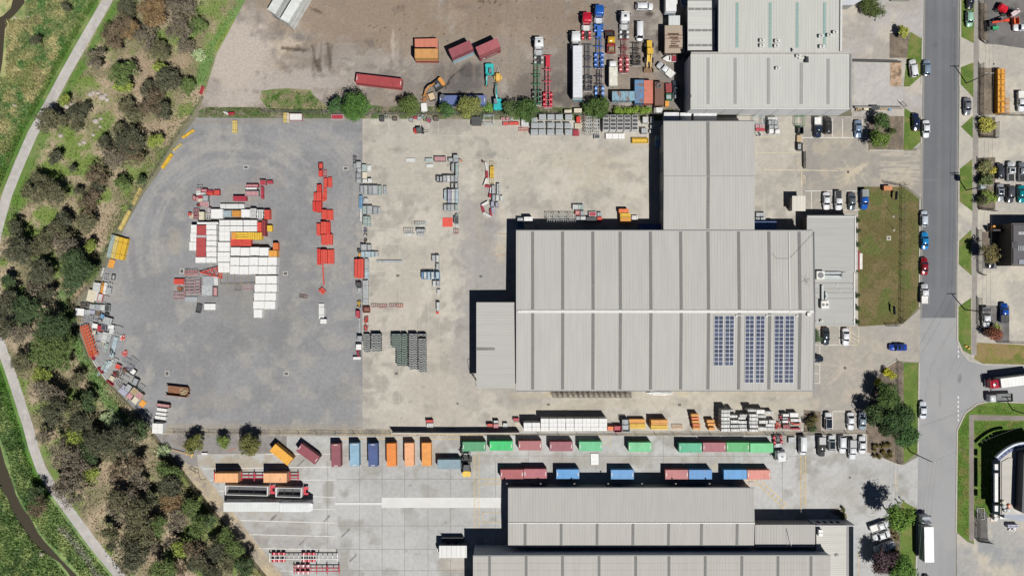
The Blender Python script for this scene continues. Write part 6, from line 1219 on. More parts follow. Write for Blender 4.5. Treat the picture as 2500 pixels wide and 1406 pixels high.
# --- along the asphalt edge
cluster('along the asphalt edge','goods lined up along the asphalt edge','''
frame 863 382 870 395 1.2 dark
crate 869.5 395 881 410 1.8 mesh
crate 863 399 869.5 412 1.2 grey
crate 872 411 882 421.5 1.5 mesh
crate 870 422.5 881 435 1.6 grey
crate 870 436.5 881 448 1.6 mesh
sheet 884 402 895 419 1.2 greengrey
sheet 896.5 403 906 419 .6 pale
sheet 884.6 420.6 896 436 1.0 cream
sheet 885.5 437.5 896 447 1.0 pale
sheet 898 436 908 447 1.4 pale
crate 879 452.6 887 473 1.3 grey
crate 888 452.6 897 475 1.6 mesh
crate 899 452.6 908 475 1.6 grey
crate 909 452.6 922 475 1.6 mesh
crate 923.5 453.5 931 475 1.1 greengrey
crate 936 454 943.5 474 .8 grey
pack 876.6 478 884.6 510 1.0 blue
pallet 889 484 898 494 1.0 pale
crate 884.6 502.5 894.4 523 1.6 greengrey
crate 896 502.5 908.6 523 1.6 mesh
crate 911 505 921 523 .8 grey
crate 923 505.5 928.5 523 .7 mesh
pack 878 510 884 540 .8 pale
pack 886.5 528.5 897 553 1.4 greengrey
pack 898 528.5 904.5 553 .9 greengrey
heap 886 555 896 568 1.0 lilac dark
heap 886 569 896 580 .9 pale
heap 886.5 581 896 591 .9 brown
crate 881 596.5 895 612 1.5 mesh
crate 897 597 905.5 611 1.2 mesh
crate 881 614 890 628 1.6 paleblue
crate 891 614 905 628 1.6 paleblue
crate 906 614 914 627 1.2 paleblue
crate 915.5 614 923.5 626 1.0 mesh
box 872 608 879 616 .8 dark
box 875.6 617.5 881 626.6 .8 amber
bar 865 632.5 872 678 1.3 red
bar 872.5 632.5 887 679 1.8 red
pack 890 632.5 900 656 1.0 mesh
pack 890 657 900 680 1.0 paleblue
crate 869 689 881 701 1.5 dark
crate 873 703 881 714 .9 mesh
pack 886 684.6 898.5 742.6 1.0 mesh
heap 871 731 880 753 1.0 yellow
box 869 758.6 877.5 775.6 1.3 crimson
bin 886 749.5 902.5 763 1.1 maroon rust
heap 887 770.5 899.5 789 .7 red
heap 886 793 897 810 .8 scarlet
pack 875 777 879 812 .5 mesh
crate 872 820 883.5 833.6 1.7 grey
box 869 840.5 882 854 1.4 white
heap 868.5 855 880 871 1.1 crimson
box 862 871 880.5 877.5 1.0 white
''')
# --- red column
cluster('in the red column on the asphalt','red barriers stacked in a column on the asphalt','''
bin 777 397.5 788 412.7 .7 maroon red
box 778 416 787 431 .8 scarlet
frame 789.5 415.5 797.5 431 .6 red
bar 790 434.5 799 457 .9 red
bar 801 433 810 457 .7 red
bar 773.5 451 784 469 1.3 scarlet
pack 788 459 793 492 .5 red maroon -6
pack 793 462 797.5 490 .4 red maroon -2
bar 765.5 470.5 772 491 .9 red
bar 772.4 469.5 784 491 1.5 red
bar 763 492.8 770.4 516 1.0 scarlet
bar 770.8 492.6 784 517.5 1.8 scarlet
bar 785 512 797.5 535 1.5 red
bar 799 512.5 812.6 537 .9 red
bar 772.6 546 782 575 1.0 red
bar 783 541.5 797 571 1.8 red
bar 797.6 542.4 805.5 571.7 1.2 scarlet
bar 784 572.8 797.2 597.5 1.5 red
bar 797.6 572 811 597.5 1.2 red
bar 774 608 782.6 647 1.0 scarlet
bar 783.4 609.6 798 643.7 1.8 red
bar 800 609.6 815 643.7 .9 red
pack 787.5 646 790.5 696 .3 red maroon 3 2
''')
item('pack',780,703,793,717,.6,'red','bent red barrier lying by itself on the asphalt','barriers',None,45,name='bent_barrier',n=2)
item('pack',778,741,791,778,.5,'white','white plank bundle lying alone on the asphalt','beams',None,n=4);item('box',782,779,797,790,1.3,'white','white box just below the white plank bundle','box',None)
item('frame',791,752,795,770,.3,'pale','thin pale frame leaning by the white plank bundle','frame',None,-8)
# --- second concrete column
cluster('in the concrete yard line','crates lined up on the concrete','''
sheet 991 387 1014 396 .4 pale
sheet 1038.5 386.5 1056.5 396 .8 greengrey
sheet 1040.5 400.5 1058.5 409 .5 pale
crate 1060 382 1088 394 1.0 dark pink
crate 1095 386 1105 394.5 1.4 mesh
crate 1107 378.5 1119 386 1.8 mesh
crate 1107 386.5 1119 395.5 1.8 grey
pack 1102 399.5 1108.5 420 1.6 mesh
pack 1112 398.5 1119 430 1.8 greengrey
crate 1065.5 429.5 1072 444 1.4 dark grey
crate 1073.5 430 1080 444 1.4 dark mesh
crate 1081.5 428.5 1090 443.5 1.8 mesh
crate 1091 428.5 1099 443.5 1.8 pale
crate 1100.5 428.5 1108.5 443.5 1.8 mesh
crate 1110 428.5 1118 443.5 1.8 grey
crate 1101 446.5 1107.5 459 1.4 brown mesh
crate 1110.5 446.5 1118 459.5 1.6 brown mesh
pack 1084 463.5 1090 487.5 1.2 paleblue
pack 1093 462.5 1100.6 494.5 1.9 lilac
pack 1102 462 1110 494.5 1.9 pale
pack 1111.6 462 1119 495.5 1.9 paleblue
crate 1083.5 499.5 1090 515 1.2 mesh
crate 1092 499 1100 515 1.6 grey
crate 1101 499 1109 515 1.6 mesh
crate 1111 499 1117.6 514 1.6 greengrey
heap 1110 519 1119 529 .8 greengrey
crate 1109 530 1120 546.5 1.5 mesh dark
pallet 1112 548 1120 556 .3 pale
sheet 1080.5 531.5 1105 554 .12 red
frame 1108.6 559.5 1119.6 571 .8 crimson
crate 1054.5 623 1063 639 1.2 mesh
crate 1065 623 1072 640 1.6 pale
crate 1065 643 1072 658.5 1.6 mesh
crate 1029 664 1033 681.5 1.6 blue
crate 1034 663.5 1042 681.6 1.9 blue pale
crate 1043.3 663.5 1050.7 681.6 1.9 blue paleblue
crate 1052.3 663.5 1060.3 681.6 1.9 blue pale
crate 1063.5 663.5 1073 681.6 1.9 blue paleblue
crate 1056.6 685.5 1064 700 1.3 pale
crate 1066 685.5 1073.5 700 1.5 mesh
crate 1067.5 706.5 1075 718 .9 pale
crate 1066 737.5 1073.5 759 1.4 pale
box 1065.5 760 1071 766.5 .6 scarlet
''')
cluster('left of the flat red sheet','frames in a loose group on the concrete','''
frame 986 558 1009 568 .9 mesh
pack 987 569 1012 575 .6 pale
frame 1013 543 1039.5 550 1.1 paleblue
crate 1016.6 559 1038.5 566.5 1.4 mesh
crate 1018.6 568.5 1035.5 575.5 .9 mesh
''','x')
item('pack',920,635,981.5,641.5,.5,'mesh','single long grey beam pack lying crosswise on the concrete','beams',None,n=2)
cluster('in the row across the left concrete','small frames in a row on the concrete','''
frame 907 743 923 751 .7 pink
frame 925.5 743.5 945 751.5 .7 crimson
frame 951 743 967 750.5 .7 pink
frame 969 743 984 751 .7 red
''','x')
# --- trestles
G_='steel trestles stacked in columns on the concrete'
GALV=(226,230,228);GALG=(184,204,194);CC['yelor']=(250,178,56);CC['galv']=GALV;CC['galg']=GALG;WORD['galv']='grey';WORD['galg']='green grey'
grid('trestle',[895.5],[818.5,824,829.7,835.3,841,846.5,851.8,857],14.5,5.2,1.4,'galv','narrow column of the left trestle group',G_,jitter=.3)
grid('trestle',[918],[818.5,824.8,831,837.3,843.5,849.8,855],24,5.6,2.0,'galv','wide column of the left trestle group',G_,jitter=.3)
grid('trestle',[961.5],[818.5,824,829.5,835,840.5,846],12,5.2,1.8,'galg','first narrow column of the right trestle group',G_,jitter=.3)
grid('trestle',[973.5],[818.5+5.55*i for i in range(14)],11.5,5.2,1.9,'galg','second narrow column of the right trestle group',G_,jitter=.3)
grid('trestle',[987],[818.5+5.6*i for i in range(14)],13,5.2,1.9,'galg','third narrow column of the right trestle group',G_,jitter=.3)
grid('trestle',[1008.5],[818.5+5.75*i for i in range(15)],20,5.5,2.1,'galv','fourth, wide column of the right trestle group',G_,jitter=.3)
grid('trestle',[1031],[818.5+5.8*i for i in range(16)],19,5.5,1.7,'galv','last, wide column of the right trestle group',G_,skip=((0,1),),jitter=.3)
# --- plastic barrier chain
def barrier_chain(segs,group,place):
    k={'white':0,'red':0};tot={'white':sum(1 for s in segs if s[4]=='white'),'red':sum(1 for s in segs if s[4]=='red')}
    for x0,y0,x1,y1,c in segs:
        k[c]+=1;a=WV(x0,y0,.9);b=WV(x1,y1,.9);v=b-a;c_=(a+b)/2
        t=thing('water_filled_barrier','%s plastic barrier, %s from the top of its colour, %s'%(c,nth(k[c]),place),'barrier',(c_.x,c_.y,.012),math.atan2(v.y,v.x),group);L_=v.length/2-.03;M_=pc('white' if c=='white' else 'crimson',rough=.4)
        part('body',MB().loft([[(x,-.32,0),(x,.32,0),(x,.28,.25),(x,.12,.5),(x,.1,.95),(x,-.1,.95),(x,-.12,.5),(x,-.28,.25)]for x in(-L_,L_)]),M_,t)
        lg=MB();n_=max(2,int(L_*2/.55))
        for i in range(n_):x=-L_+(i+.5)*2*L_/n_;lg.box(x-.12,x+.12,-.45,-.33,0,.2).box(x-.12,x+.12,.33,.45,0,.2)
        part('foot',lg,M_,t)
q=[(660,280,690,440,'white'),(685,445,690,580,'red'),(680,590,630,735,'white'),(645,720,770,745,'red'),(770,755,755,870,'white'),(750,875,735,950,'red'),(715,1025,585,1100,'white'),(590,1105,630,1235,'red'),(625,1240,765,1310,'white'),(770,1305,755,1170,'red')]
barrier_chain([(a/7.81+1100,b/7.81+360,c/7.81+1100,d/7.81+360,e)for a,b,c,d,e in q],'barriers zigzagging on the concrete','in the zigzag')
barrier_chain([(219,860,226.5,878,'red'),(226.5,880,237,896,'white'),(237.5,897,248,911,'red'),(248.5,912,259,927,'white'),(259.5,928,274,941,'red')],'barriers along the bush edge','along the bush')
barrier_chain([(493,210,487,229,'red'),(545,273,556,277,'white'),(556,277,571,275,'red')],'barriers at the yard corner','at the yard corner')
cluster('beside the zigzag barriers','crates beside the zigzag barriers','''
frame 1196 394.6 1205.5 406 .5 gold
pack 1196 407 1206 433.6 1.0 yellow
frame 1196 435.5 1205.6 448 .6 gold
crate 1201 452.5 1209 472.7 1.5 mesh
pack 1212.7 448.5 1221 474.6 1.2 mesh
crate 1202 475.5 1209.5 491 1.5 grey
crate 1211 476 1219 491 1.5 pale
crate 1221 478 1228 491 1.2 pale
crate 1198.6 491.8 1206 504.7 1.5 lilac
crate 1209.5 493.5 1216.5 506 1.2 brown lilac
crate 1200 506.6 1207 520 1.2 lilac
''')
# --- white stacks in the middle of the asphalt yard
WS='white stacks in the middle of the asphalt yard'
for i,(x0,y0,x1,y1)in enumerate(((466,549,480,569.5),(464.5,570,479.5,590.5),(462,591,479,611.6))):item('box',x0,y0,x1,y1,2.2,'white','white box, %s from the top, at the far left of the white stacks'%nth(i+1),'box',WS)
item('sheet',480.5,550,503,574,2.4,'redsheet','dark red corrugated panel, shorter one on the white stacks','panel',WS,c2='white');item('sheet',479,580.5,502.4,627,2.4,'redsheet','dark red corrugated panel, longer one on the white stacks','panel',WS,c2='white')
item('sheet',480,574.6,503,580,2.3,'mesh','grey strip panel between the two dark red panels','panel',WS);item('sheet',481,542.5,533,547.5,2.4,'white','long white edge panel above the dark red panels','panel',WS)
item('block',477,628,502.5,642,1.8,'white','white block stack just below the dark red panels','blocks',WS)
grid('block',[516],[554.5,568,581.2,594.5,608,621.5,635],25,12.6,2.0,'white','right of the dark red panels',WS,jitter=.3)
for i,(x0,y0,x1,y1)in enumerate(((535,565.5,561,588.5),(532.5,591,561,614),(531.5,615.5,561,639.5),(532.5,641,560.5,665.5))):item('box',x0,y0,x1,y1,2.0,'white','square white box, %s from the top, in the middle of the white stacks'%nth(i+1),'box',WS)
for j,(y0,y1)in enumerate(((537.5,550.5),(552,565))):
    for i,(x0,x1)in enumerate(((535.5,561),(562,592.5),(594.5,627))):item('box',x0,y0,x1,y1,2.0 if j==0 else 2.2,'white','long white box, %s from the left, %s row above the yellow ones'%(nth(i+1),nth(j+1)),'box',WS)
item('block',515,510.5,544,534,1.5,'white','white block stack at the left end of the upper mesh row','blocks',WS);item('pallet',545,514.5,565,528.5,1.3,'paleblue','bluish slatted pallet in the upper row of the white stacks','pallet',WS,n=9);item('pallet',566.5,514.5,588,528.5,1.3,'amber','amber slatted pallet in the upper row of the white stacks','pallet',WS,c2='white',n=6)
item('block',588.5,511.5,610,531,1.5,'white','white block stack right of the amber slatted pallet','blocks',WS);item('pallet',610.5,509,625,532,1.9,'pale','perforated pale pallet stack, left of its pair','pallet',WS,n=3);item('pallet',626,512,643,533,1.7,'pale','perforated pale pallet stack, right of its pair','pallet',WS,n=3)
item('pack',537.5,498,596,509,1.1,'white','long white beam bundle at the top of the white stacks','beams',WS,n=4)
item('bar',645,512.5,658,535,1.8,'red','red barrier stack right of the perforated pallets','barriers',WS);item('bar',627.5,543,638,566,1.7,'red','red barrier stack at the right end of the long white boxes','barriers',WS);item('bar',639,537,647.5,576,2.2,'maroon','dark red tall barrier stack right of the long white boxes','barriers',WS);item('box',652,550.5,664,565,1.3,'yellow','small yellow box standing right of the dark red barriers','box',WS)
for i,(x0,x1,c)in enumerate(((565,576,'amber'),(576.5,605,'yellow'),(605.5,621.5,'yellow'),(622,639,'yellow'))):item('bar',x0,566.5+i*.4,x1,584+i*.4,1.7,c,'yellow barrier stack, %s from the left in the yellow row'%nth(i+1),'barriers','yellow barriers beside the white stacks',n=3)
for i,(x0,x1,y0,y1)in enumerate(((563,589.5,582.5,602),(590,613,583,601))):item('bar',x0,y0,x1,y1,1.4,'red','red barrier stack, %s one under the yellow row'%('left' if i==0 else 'right'),'barriers',WS,n=4)
for j,(y0,y1,xs)in enumerate(((603.5,624,(563,586.5,610,633,656)),(627.5,648,(562,585,608,631,653.5,676)),(649,669.5,(561,584,607,630,652.5,675)))):
    for i in range(len(xs)-1):item('block',xs[i]+.3,y0+(i%2)*.6,xs[i+1]-.3,y1+(i%2)*.6,2.3,'white','white block stack, %s from the left in the %s long white row'%(nth(i+1),('upper','middle','lower')[j]),'blocks','white block stacks in long rows')
item('block',656.5,611,675.6,627,2.2,'amber','amber block stack at the right end of the upper long white row','blocks',WS);item('bar',666,593,678,610,1.9,'orange','orange barrier stack above the amber block stack','barriers',WS)
for j,(x0,x1,y0,y1)in enumerate(((623.5,675.6,673,693),(621,675.6,694,713.5),(620,674,714.5,734),(618,672,735,754.5))):
    for i in range(2):xm=(x0+x1)/2;item('block',x0 if i==0 else xm+.2,y0,xm-.2 if i==0 else x1,y1,1.9,'white','%s white block stack, %s row of the lower right white group'%(('left','right')[i],nth(j+1)),'blocks','white block stacks, lower right group')
item('block',619,755.6,640,776,1.7,'white','single white block stack at the foot of the lower right group','blocks','white block stacks, lower right group')
# small red and pale goods, upper left of the white stacks
cluster('above the dark red panels','small goods above the white stacks','''
frame 481 453 493 460 .9 mesh
crate 480 459.5 490 464.5 .7 pink
box 479 465 489.5 470.5 .9 pale
crate 491 461.5 505 469 1.4 crimson pink
box 479 471 490 476 .8 white
box 490.5 470.5 502 476 .9 pale
crate 505 464.5 519 469.5 .9 crimson
crate 504 470 519 476.5 .9 red
crate 522 464 536 476.5 1.0 crimson red
crate 469.5 477.5 477 489 1.2 maroon pink
box 477.5 481 483.5 490 .8 pink
crate 484 477.5 494 484 1.2 crimson
box 483 485 494 492.5 .8 cream
crate 494.5 477 507 491 1.7 mesh
box 488 492 495 502.5 1.0 pink
crate 495.5 492 509 506 1.5 pale pink
heap 477 495 488 505 .9 maroon
crate 505 507 514 520 1.5 pink mesh
frame 472.5 510 485 518.5 .9 crimson
frame 472 521.5 484 527.5 .9 crimson
frame 472 528 484 534.5 .8 crimson
crate 459 519 466 526.5 .8 crimson red
pack 461.5 521.5 472.5 533 .3 cream
box 485.5 517 498 537 1.6 cream
frame 504 522 514 536.5 1.3 white
''')
cluster('in the right group above the white stacks','red goods above the white stacks','''
crate 601 450 630 457 1.3 crimson pink
sheet 600 458.5 627 462.5 1.3 white
crate 598 466.5 631 479 1.6 mesh pink
bar 568.5 478.5 600 490 1.6 crimson
crate 634 440 648 452 1.6 pink crimson
box 652 441 665 448 1.0 crimson
pack 636.5 457 643 485 .9 crimson
''')
# lower left of the white stacks
for i in range(5):item('frame',449+(i%2),682.5+i*7.4,488,689+i*7.4,1.5-.1*i,'pink','pinkish steel rack, %s from the top, in the rack pile below the red frame'%nth(i+1),'rack','steel racks below the red frame',n=3)
cluster('around the pinkish rack pile','frames and panels around the rack pile','''
frame 451.5 661.5 482 672 1.6 red
bar 424 680.5 448 694 .9 red
heap 430 700 447 711.5 .8 orange
frame 423 714.5 451 722 .8 pink
frame 423.5 723 450 731 .6 pink
sheet 451 724.5 482 737 .5 grey
sheet 496 674.5 522 696 .3 grey
sheet 522.5 674.5 532 697 .3 pale
sheet 493 696 518.5 721 .3 mesh
bin 519 700 530.5 723.5 .4 dark pink
frame 493.5 643.5 502 655 .4 mesh
frame 573 696.5 588.5 709 .4 brown
frame 593 696.5 618 708 .4 pink
bin 479 742 491 763 .5 dark - -12
box 498.5 741.5 526 756.5 .6 white
''')
item('frame',537,667.5,623,696,1.4,'tan','big brown open steel frame rack under the long white rows','frame',None,1,n=5)
v=at(512,664,1.2);t=thing('steel_truss','red triangular steel truss lying beside the big brown frame rack','truss',v,0);f=MB()
tri=[(-2.8,-.1),(2.9,1.4),(2.9,-1.7)]
for zz in(.2,1.0):
    for i in range(3):a_,b_=tri[i],tri[(i+1)%3];f.bar((a_[0],a_[1],zz),(b_[0],b_[1],zz),.16)
for k in range(1,5):
    q0=k/5;q1=(k+.5)/5;a_=(-2.8+5.7*q0,-.1+1.5*q0);b_=(-2.8+5.7*min(1,q1),-.1-1.6*min(1,q1));f.bar((*a_,1.0),(*b_,1.0),.12);a2=(-2.8+5.7*min(1,q1+.1),-.1+1.5*min(1,q1+.1));f.bar((*b_,1.0),(*a2,1.0),.12)
for a_ in tri:f.bar((a_[0],a_[1],0),(a_[0],a_[1],1.05),.14)
part('truss',f,pc('red'),t)
# --- yard rim
cluster('along the yard rim','beam packs along the yard rim','''
pack 567 294.5 578.5 324.5 .5 gold
pack 691.5 275.5 699 299 .8 gold
pack 699.5 276 706 299 .6 cream
crate 706.5 277.5 737 294 1.2 pink white
crate 808.5 279.5 838 291.5 1.0 pale crimson
pack 456.2 309.5 461.7 343.5 .6 yellow - -56
pack 430.2 345.5 434.2 372.5 .6 gold - -50
pack 403.2 371.5 410.7 414.5 .6 yellow - -34
pack 329.8 456.5 336.8 501.5 .6 gold - -28
pack 298.5 510.5 307.5 563.5 .7 gold - -27
''')
for i,(x,c)in enumerate(((270.5,'greengrey'),(280.5,'gold'),(291,'yellow'),(301.5,'yellow'))):item('pack',x-5,573+i*3,x+4.6,629+i*2,1.3,c,'%s long beam pack, %s from the left in the rim group of four'%(WORD.get(c,c),nth(i+1)),'beams','beam packs in the rim group of four',-13)
item('sheet',265,633.5,279,654,.5,'amber','orange plywood pack below the rim group of beam packs','panel',None,-17)
# --- scrap along the bush
cluster('in the scrap line along the bush','scrap goods along the bush edge','''
pack 248 653 252 675 .4 pale - -18
frame 254 670 263 684 .7 mesh - -8
bin 272 670 280 683 .5 dark mesh -5
crate 227 690 244 712 1.2 white pale -8
heap 244 688 254 696 .9 amber
crate 246 696 252 715 .9 amber - -8
pack 252 690 259 718 .7 white - -12
crate 259 702 271 715 .8 mesh - -10
frame 263 691 273 702 .7 mesh - -14
sheet 213 708 233 737 1.0 cream - -14
sheet 231 710 238 734 .9 pale - -14
crate 238 717 250 735 1.0 red pale -14
frame 248 722 262 740 .7 mesh - -16
heap 192 736 212 750 .8 brown
heap 204 735 224 752 .9 dark brown
crate 217 742 232 756 .9 dark mesh -6
crate 231 743 244 758 .9 grey - -6
crate 244 744 255 758 1.0 pale - -4
crate 255 744 267 760 1.0 mesh dark -4
sheet 184 753 205 770 1.3 white - -4
crate 206 756 220 769 1.0 mesh - -4
sheet 220 757 232 766 1.0 lilac - -4
crate 233 756 244 771 .8 brown - -12
box 245 767 254 777 .9 blue - -24
bin 254 764 263 773 .9 dark - -24
frame 213 772 226 786 .8 mesh - -12
frame 226 770 238 782 .8 mesh - -14
heap 232 777 248 786 .8 mesh
crate 252 775 272 793 1.2 mesh - -16
sheet 225 790 238 801 .9 white - -12
crate 237 795 247 808 1.1 red crimson -6
crate 247 793 258 806 1.1 lilac dark -6
heap 222 801 236 818 .6 cream
sheet 264 793 279 803 .8 white - -12
sheet 267 803 278 815 .8 pale - -14
frame 276 797 295 817 .9 mesh - -16
heap 290 817 304 832 .8 red white
crate 238 811 250 830 .8 greengrey mesh -12
pack 248 811 260 836 .8 pale - -14
crate 259 812 271 834 .8 mesh - -14
heap 244 830 256 842 .6 cream
frame 232 836 246 852 .8 mesh - -14
pack 254 838 262 858 .5 greengrey - -18
pack 272.5 822 282 872 .5 paleblue - -14
heap 264 850 281 870 .9 dark grey
heap 295 855 311 872 .6 red pink
frame 275 876 286 889 .8 pale - -24
frame 299 874 316 888 .7 mesh - -34
frame 314 873 334 894 .6 grey - -40
pack 258 880 266 908 .6 paleblue - -26
pack 246 878 252 920 .4 greengrey - -32
pack 266 876 272 900 .5 pale - -36
crate 281 889 294 901 .9 pink red -24
heap 296 897 312 910 .9 rust
frame 311 892 325 904 .8 lilac - -32
bin 316 900 331 915 .7 dark white -35
heap 272 905 288 922 .8 maroon dark
frame 286 903 302 921 .9 brown - -28
frame 300 911 315 924 .9 pale - -34
frame 293 917 312 932 .8 mesh - -34
crate 267 918 279 930 .7 cream - -30
frame 279 924 294 938 .8 pale - -38
frame 284 934 304 946 .7 brown - -36
crate 323 923 336 941 1.1 dark grey -24
frame 338 939 351 954 .7 mesh - -34
crate 306 938 320 956 .8 dark mesh -34
sheet 292 942 314 964 .6 lilac - -38
crate 320 948 335 963 1.5 cream tan -38
crate 332 958 347 974 1.5 cream pink -38
sheet 310 961 326 974 .8 pink - -38
sheet 320 969 337 983 .8 cream - -38
sheet 341 977 355 993 .2 amber - -40
heap 304 968 312 978 .6 cream
''')
v=at(214.5,832,1.5);t=thing('lattice_boom','orange lattice steel boom section lying against the bush','steel frame',v,math.radians(-72));f=MB();Lb_=4.2
for y in(-1.0,-.35,.35,1.0):
    for zz in(.15,1.2):f.bar((-Lb_,y,zz),(Lb_,y,zz),.14)
for k in range(11):
    x=-Lb_+k*Lb_*.2;
    for zz in(.15,1.2):f.bar((x,-1.0,zz),(x,1.0,zz),.11)
    if k<10:
        for y0,y1 in((-1.0,-.35),(.35,1.0),(-.35,.35)):f.bar((x,y0,1.2),(x+Lb_*.2,y1,1.2),.1)
    for y in(-1.0,1.0):f.bar((x,y,.15),(x,y,1.2),.1)
part('lattice',f,pc((236,104,60)),t)
item('frame',190,775,204,786,.5,'tan','small tan open frame half in the grass left of the scrap','frame',None,-12)
# --- skip and white crates lower left
v=WV(432,955.5,1.3);t=thing('skip_bin','rusty open ended skip with timber scraps at one end','skip bin',(v.x,v.y,.012),math.radians(-6));R_M=paint((164,112,86),.8,dirt=.25)
part('floor',MB().box(-2.9,2.9,-1.2,1.2,.1,.2),paint((150,104,76),.9,dirt=.3),t);part('side',MB().box(-3.1,2.6,1.2,1.32,.1,1.3),R_M,t);part('side',MB().box(-3.1,2.6,-1.32,-1.2,.1,1.3),R_M,t);part('end',MB().bar((2.6,-1.3,.7),(3.1,-.3,.7),.12,1.2).bar((2.6,1.3,.7),(3.1,.3,.7),.12,1.2),R_M,t)
f=MB()
for i in range(26):x,y,a_=random.uniform(.6,2.3),random.uniform(-1,1),random.uniform(0,3.1);f.bar((x-.5*math.cos(a_),y-.3*math.sin(a_),random.uniform(.25,.7)),(x+.5*math.cos(a_),y+.3*math.sin(a_),random.uniform(.25,.7)),.11,.05)
part('timber_scraps',f,paint((216,196,156),.8,dirt=.25),t)
cluster('in the lower left corner','white boxes at the lower left corner','''
crate 382 986 413 994 1.4 rust pink -8
box 382.5 996.5 407 1004 1.3 white - -8
box 380 1007 405.5 1013.5 1.3 white - -8
box 378 1016 404.5 1023.5 1.3 white - -8
''')
item('box',371.5,1033.5,397.5,1058,2.3,'white','big square white box in the lower left corner of the asphalt','box',None,-3)
# --- north fence goods
grid('lid',[1305.2,1324,1345,1365.3,1388],[285.5,308-1.6,322],17,12,1.9,'pale','by the north fence','grey lidded crates by the north fence',c2='grey',skip=((0,0),),jitter=.8)
item('lid',1297.5,287,1312,298,1.2,'pale','low grey lidded crate half under the tree by the north fence','crate','grey lidded crates by the north fence',c2='grey')
grid('lid',[1480,1497.2,1514.5,1532.2,1550.5],[285,295,304,313.5],14.6,8.6,3.2,'white','in the dark lidded block','white crates with dark lids by the north fence',c2='dark',jitter=.3)
grid('frame',[1437.5,1457],[288.5,297,305.5,314,322.5],15,7.4,2.6,'pale','left of the dark lidded block','white steel frames by the north fence',jitter=.6,n=3)
cluster('along the north fence','goods along the north fence','''
crate 926 283.5 937 296 .9 dark
frame 939 280 949 288.5 1.0 mesh
crate 958 286 969 294 .8 dark brown
crate 998.5 288 1008 297 .6 brown grey
box 1010 285 1018 290 .8 crimson
crate 1019 285 1028 293.5 .9 mesh
bin 1028.5 280.5 1036 288 1.0 greengrey
bin 1041 289 1052.5 299 1.0 grey crimson -22
crate 1058 284.5 1070 294 1.0 dark brown
sheet 1150.6 285.5 1176 306.6 1.2 dark
cage 1181 280.5 1205.5 302.5 2.0 paleblue
crate 1223 287 1233 293 .7 pink
crate 1236 287 1244 293.5 .8 pink
box 1246 289 1252 294 .7 greengrey
crate 1228 298 1241 306 .8 pink red
box 1243 298 1267 304 .9 red
crate 1273 291.5 1291 309 1.2 white pale
frame 1267 312.5 1290 319.5 .6 red
box 1407.5 285 1417 299 1.5 scarlet
pallet 1403 301.5 1420.5 314 .8 cream
pallet 1399.5 317.5 1414.5 330.5 1.2 crimson
lid 1451 329 1465 339 .9 white dark
box 1479 326.5 1494.5 339 .8 white
box 1495 326.5 1509.5 339 .8 white
box 1510 326.5 1525 339 .8 white
bin 1543 337.5 1583 349 .9 yellow yellow
crate 1569.5 285.5 1583 301 1.6 pale
crate 1566.5 313 1581 325.5 1.6 mesh
crate 1588.6 285.5 1596 300 1.3 pale
box 1588 305.5 1598 314 1.2 pale
box 1586 317.5 1594 325 .9 pale
box 1600.5 331 1619 343 1.5 paleblue
box 1600.5 344.5 1619 357 1.5 blue
''','x')
# --- right of the upper block
cluster('right of the upper block','goods right of the upper block','''
cage 1845 281 1867 302 2.2 paleblue
crate 1845 304 1855 312.5 .9 pink
crate 1856 304 1867 312.5 .9 pale pink
sheet 1845 313.5 1867 320 .8 crimson
heap 1845 322 1862 332.5 .7 white
crate 1875 286 1899 293 1.4 pale
crate 1877 294.5 1890 304.5 2.2 grey
crate 1891 295.5 1900 304.5 2.0 grey
crate 1878.5 306 1890 314.5 2.2 mesh
crate 1891.5 306 1902 314.5 2.0 mesh
box 1878.5 315.5 1889 325.5 1.9 white
box 1893 317 1904 326 1.9 white
cage 1946 282 1965.5 307 1.8 green
bin 1949 310.5 1962 326.5 1.4 dark
box 1946 330.5 1957.5 347 .8 tan
bin 1948 349 1960 366.5 1.3 dark grey
crate 1846.5 519.5 1869.5 528.5 1.2 mesh
crate 1845.5 531 1855.5 540 1.3 grey
crate 1858 531 1869.5 540 1.3 mesh
''')
# --- north side of the main warehouse
grid('frame',[1344,1362,1377.5,1397],[528,541],16,10.5,2.2,'pale','on the north side of the main warehouse','pale steel frames north of the main warehouse',jitter=.4,n=3)
cluster('north of the main warehouse','goods north of the main warehouse','''
crate 1263.5 532 1279 541 1.7 mesh
box 1279.5 529.5 1300.5 539.5 2.4 white
bin 1263.5 543 1279 556 1.2 blue
crate 1398.5 499.5 1412 511.5 1.2 pale
crate 1412.5 499.5 1425 511.5 1.2 greengrey
crate 1405 514.5 1416 524.5 1.2 red pink
crate 1417.5 515 1427 526 1.1 grey
crate 1407 528.5 1416.5 538.5 1.1 mesh
crate 1418 528.5 1430 537 1.0 pale
crate 1438 517.5 1456 528 1.0 white crimson
crate 1458.5 518.5 1469 527.5 1.0 grey
crate 1458.5 530 1470 541 1.0 red
sheet 1432 530 1456.5 541.5 1.4 dark
box 1511 510 1535 519.5 1.8 orange
bar 1514 520.5 1539.5 530 2.0 yellow
bar 1514.5 531 1540 546.5 2.0 amber
pack 1542.5 526.5 1557 536.5 .8 white
''','x')
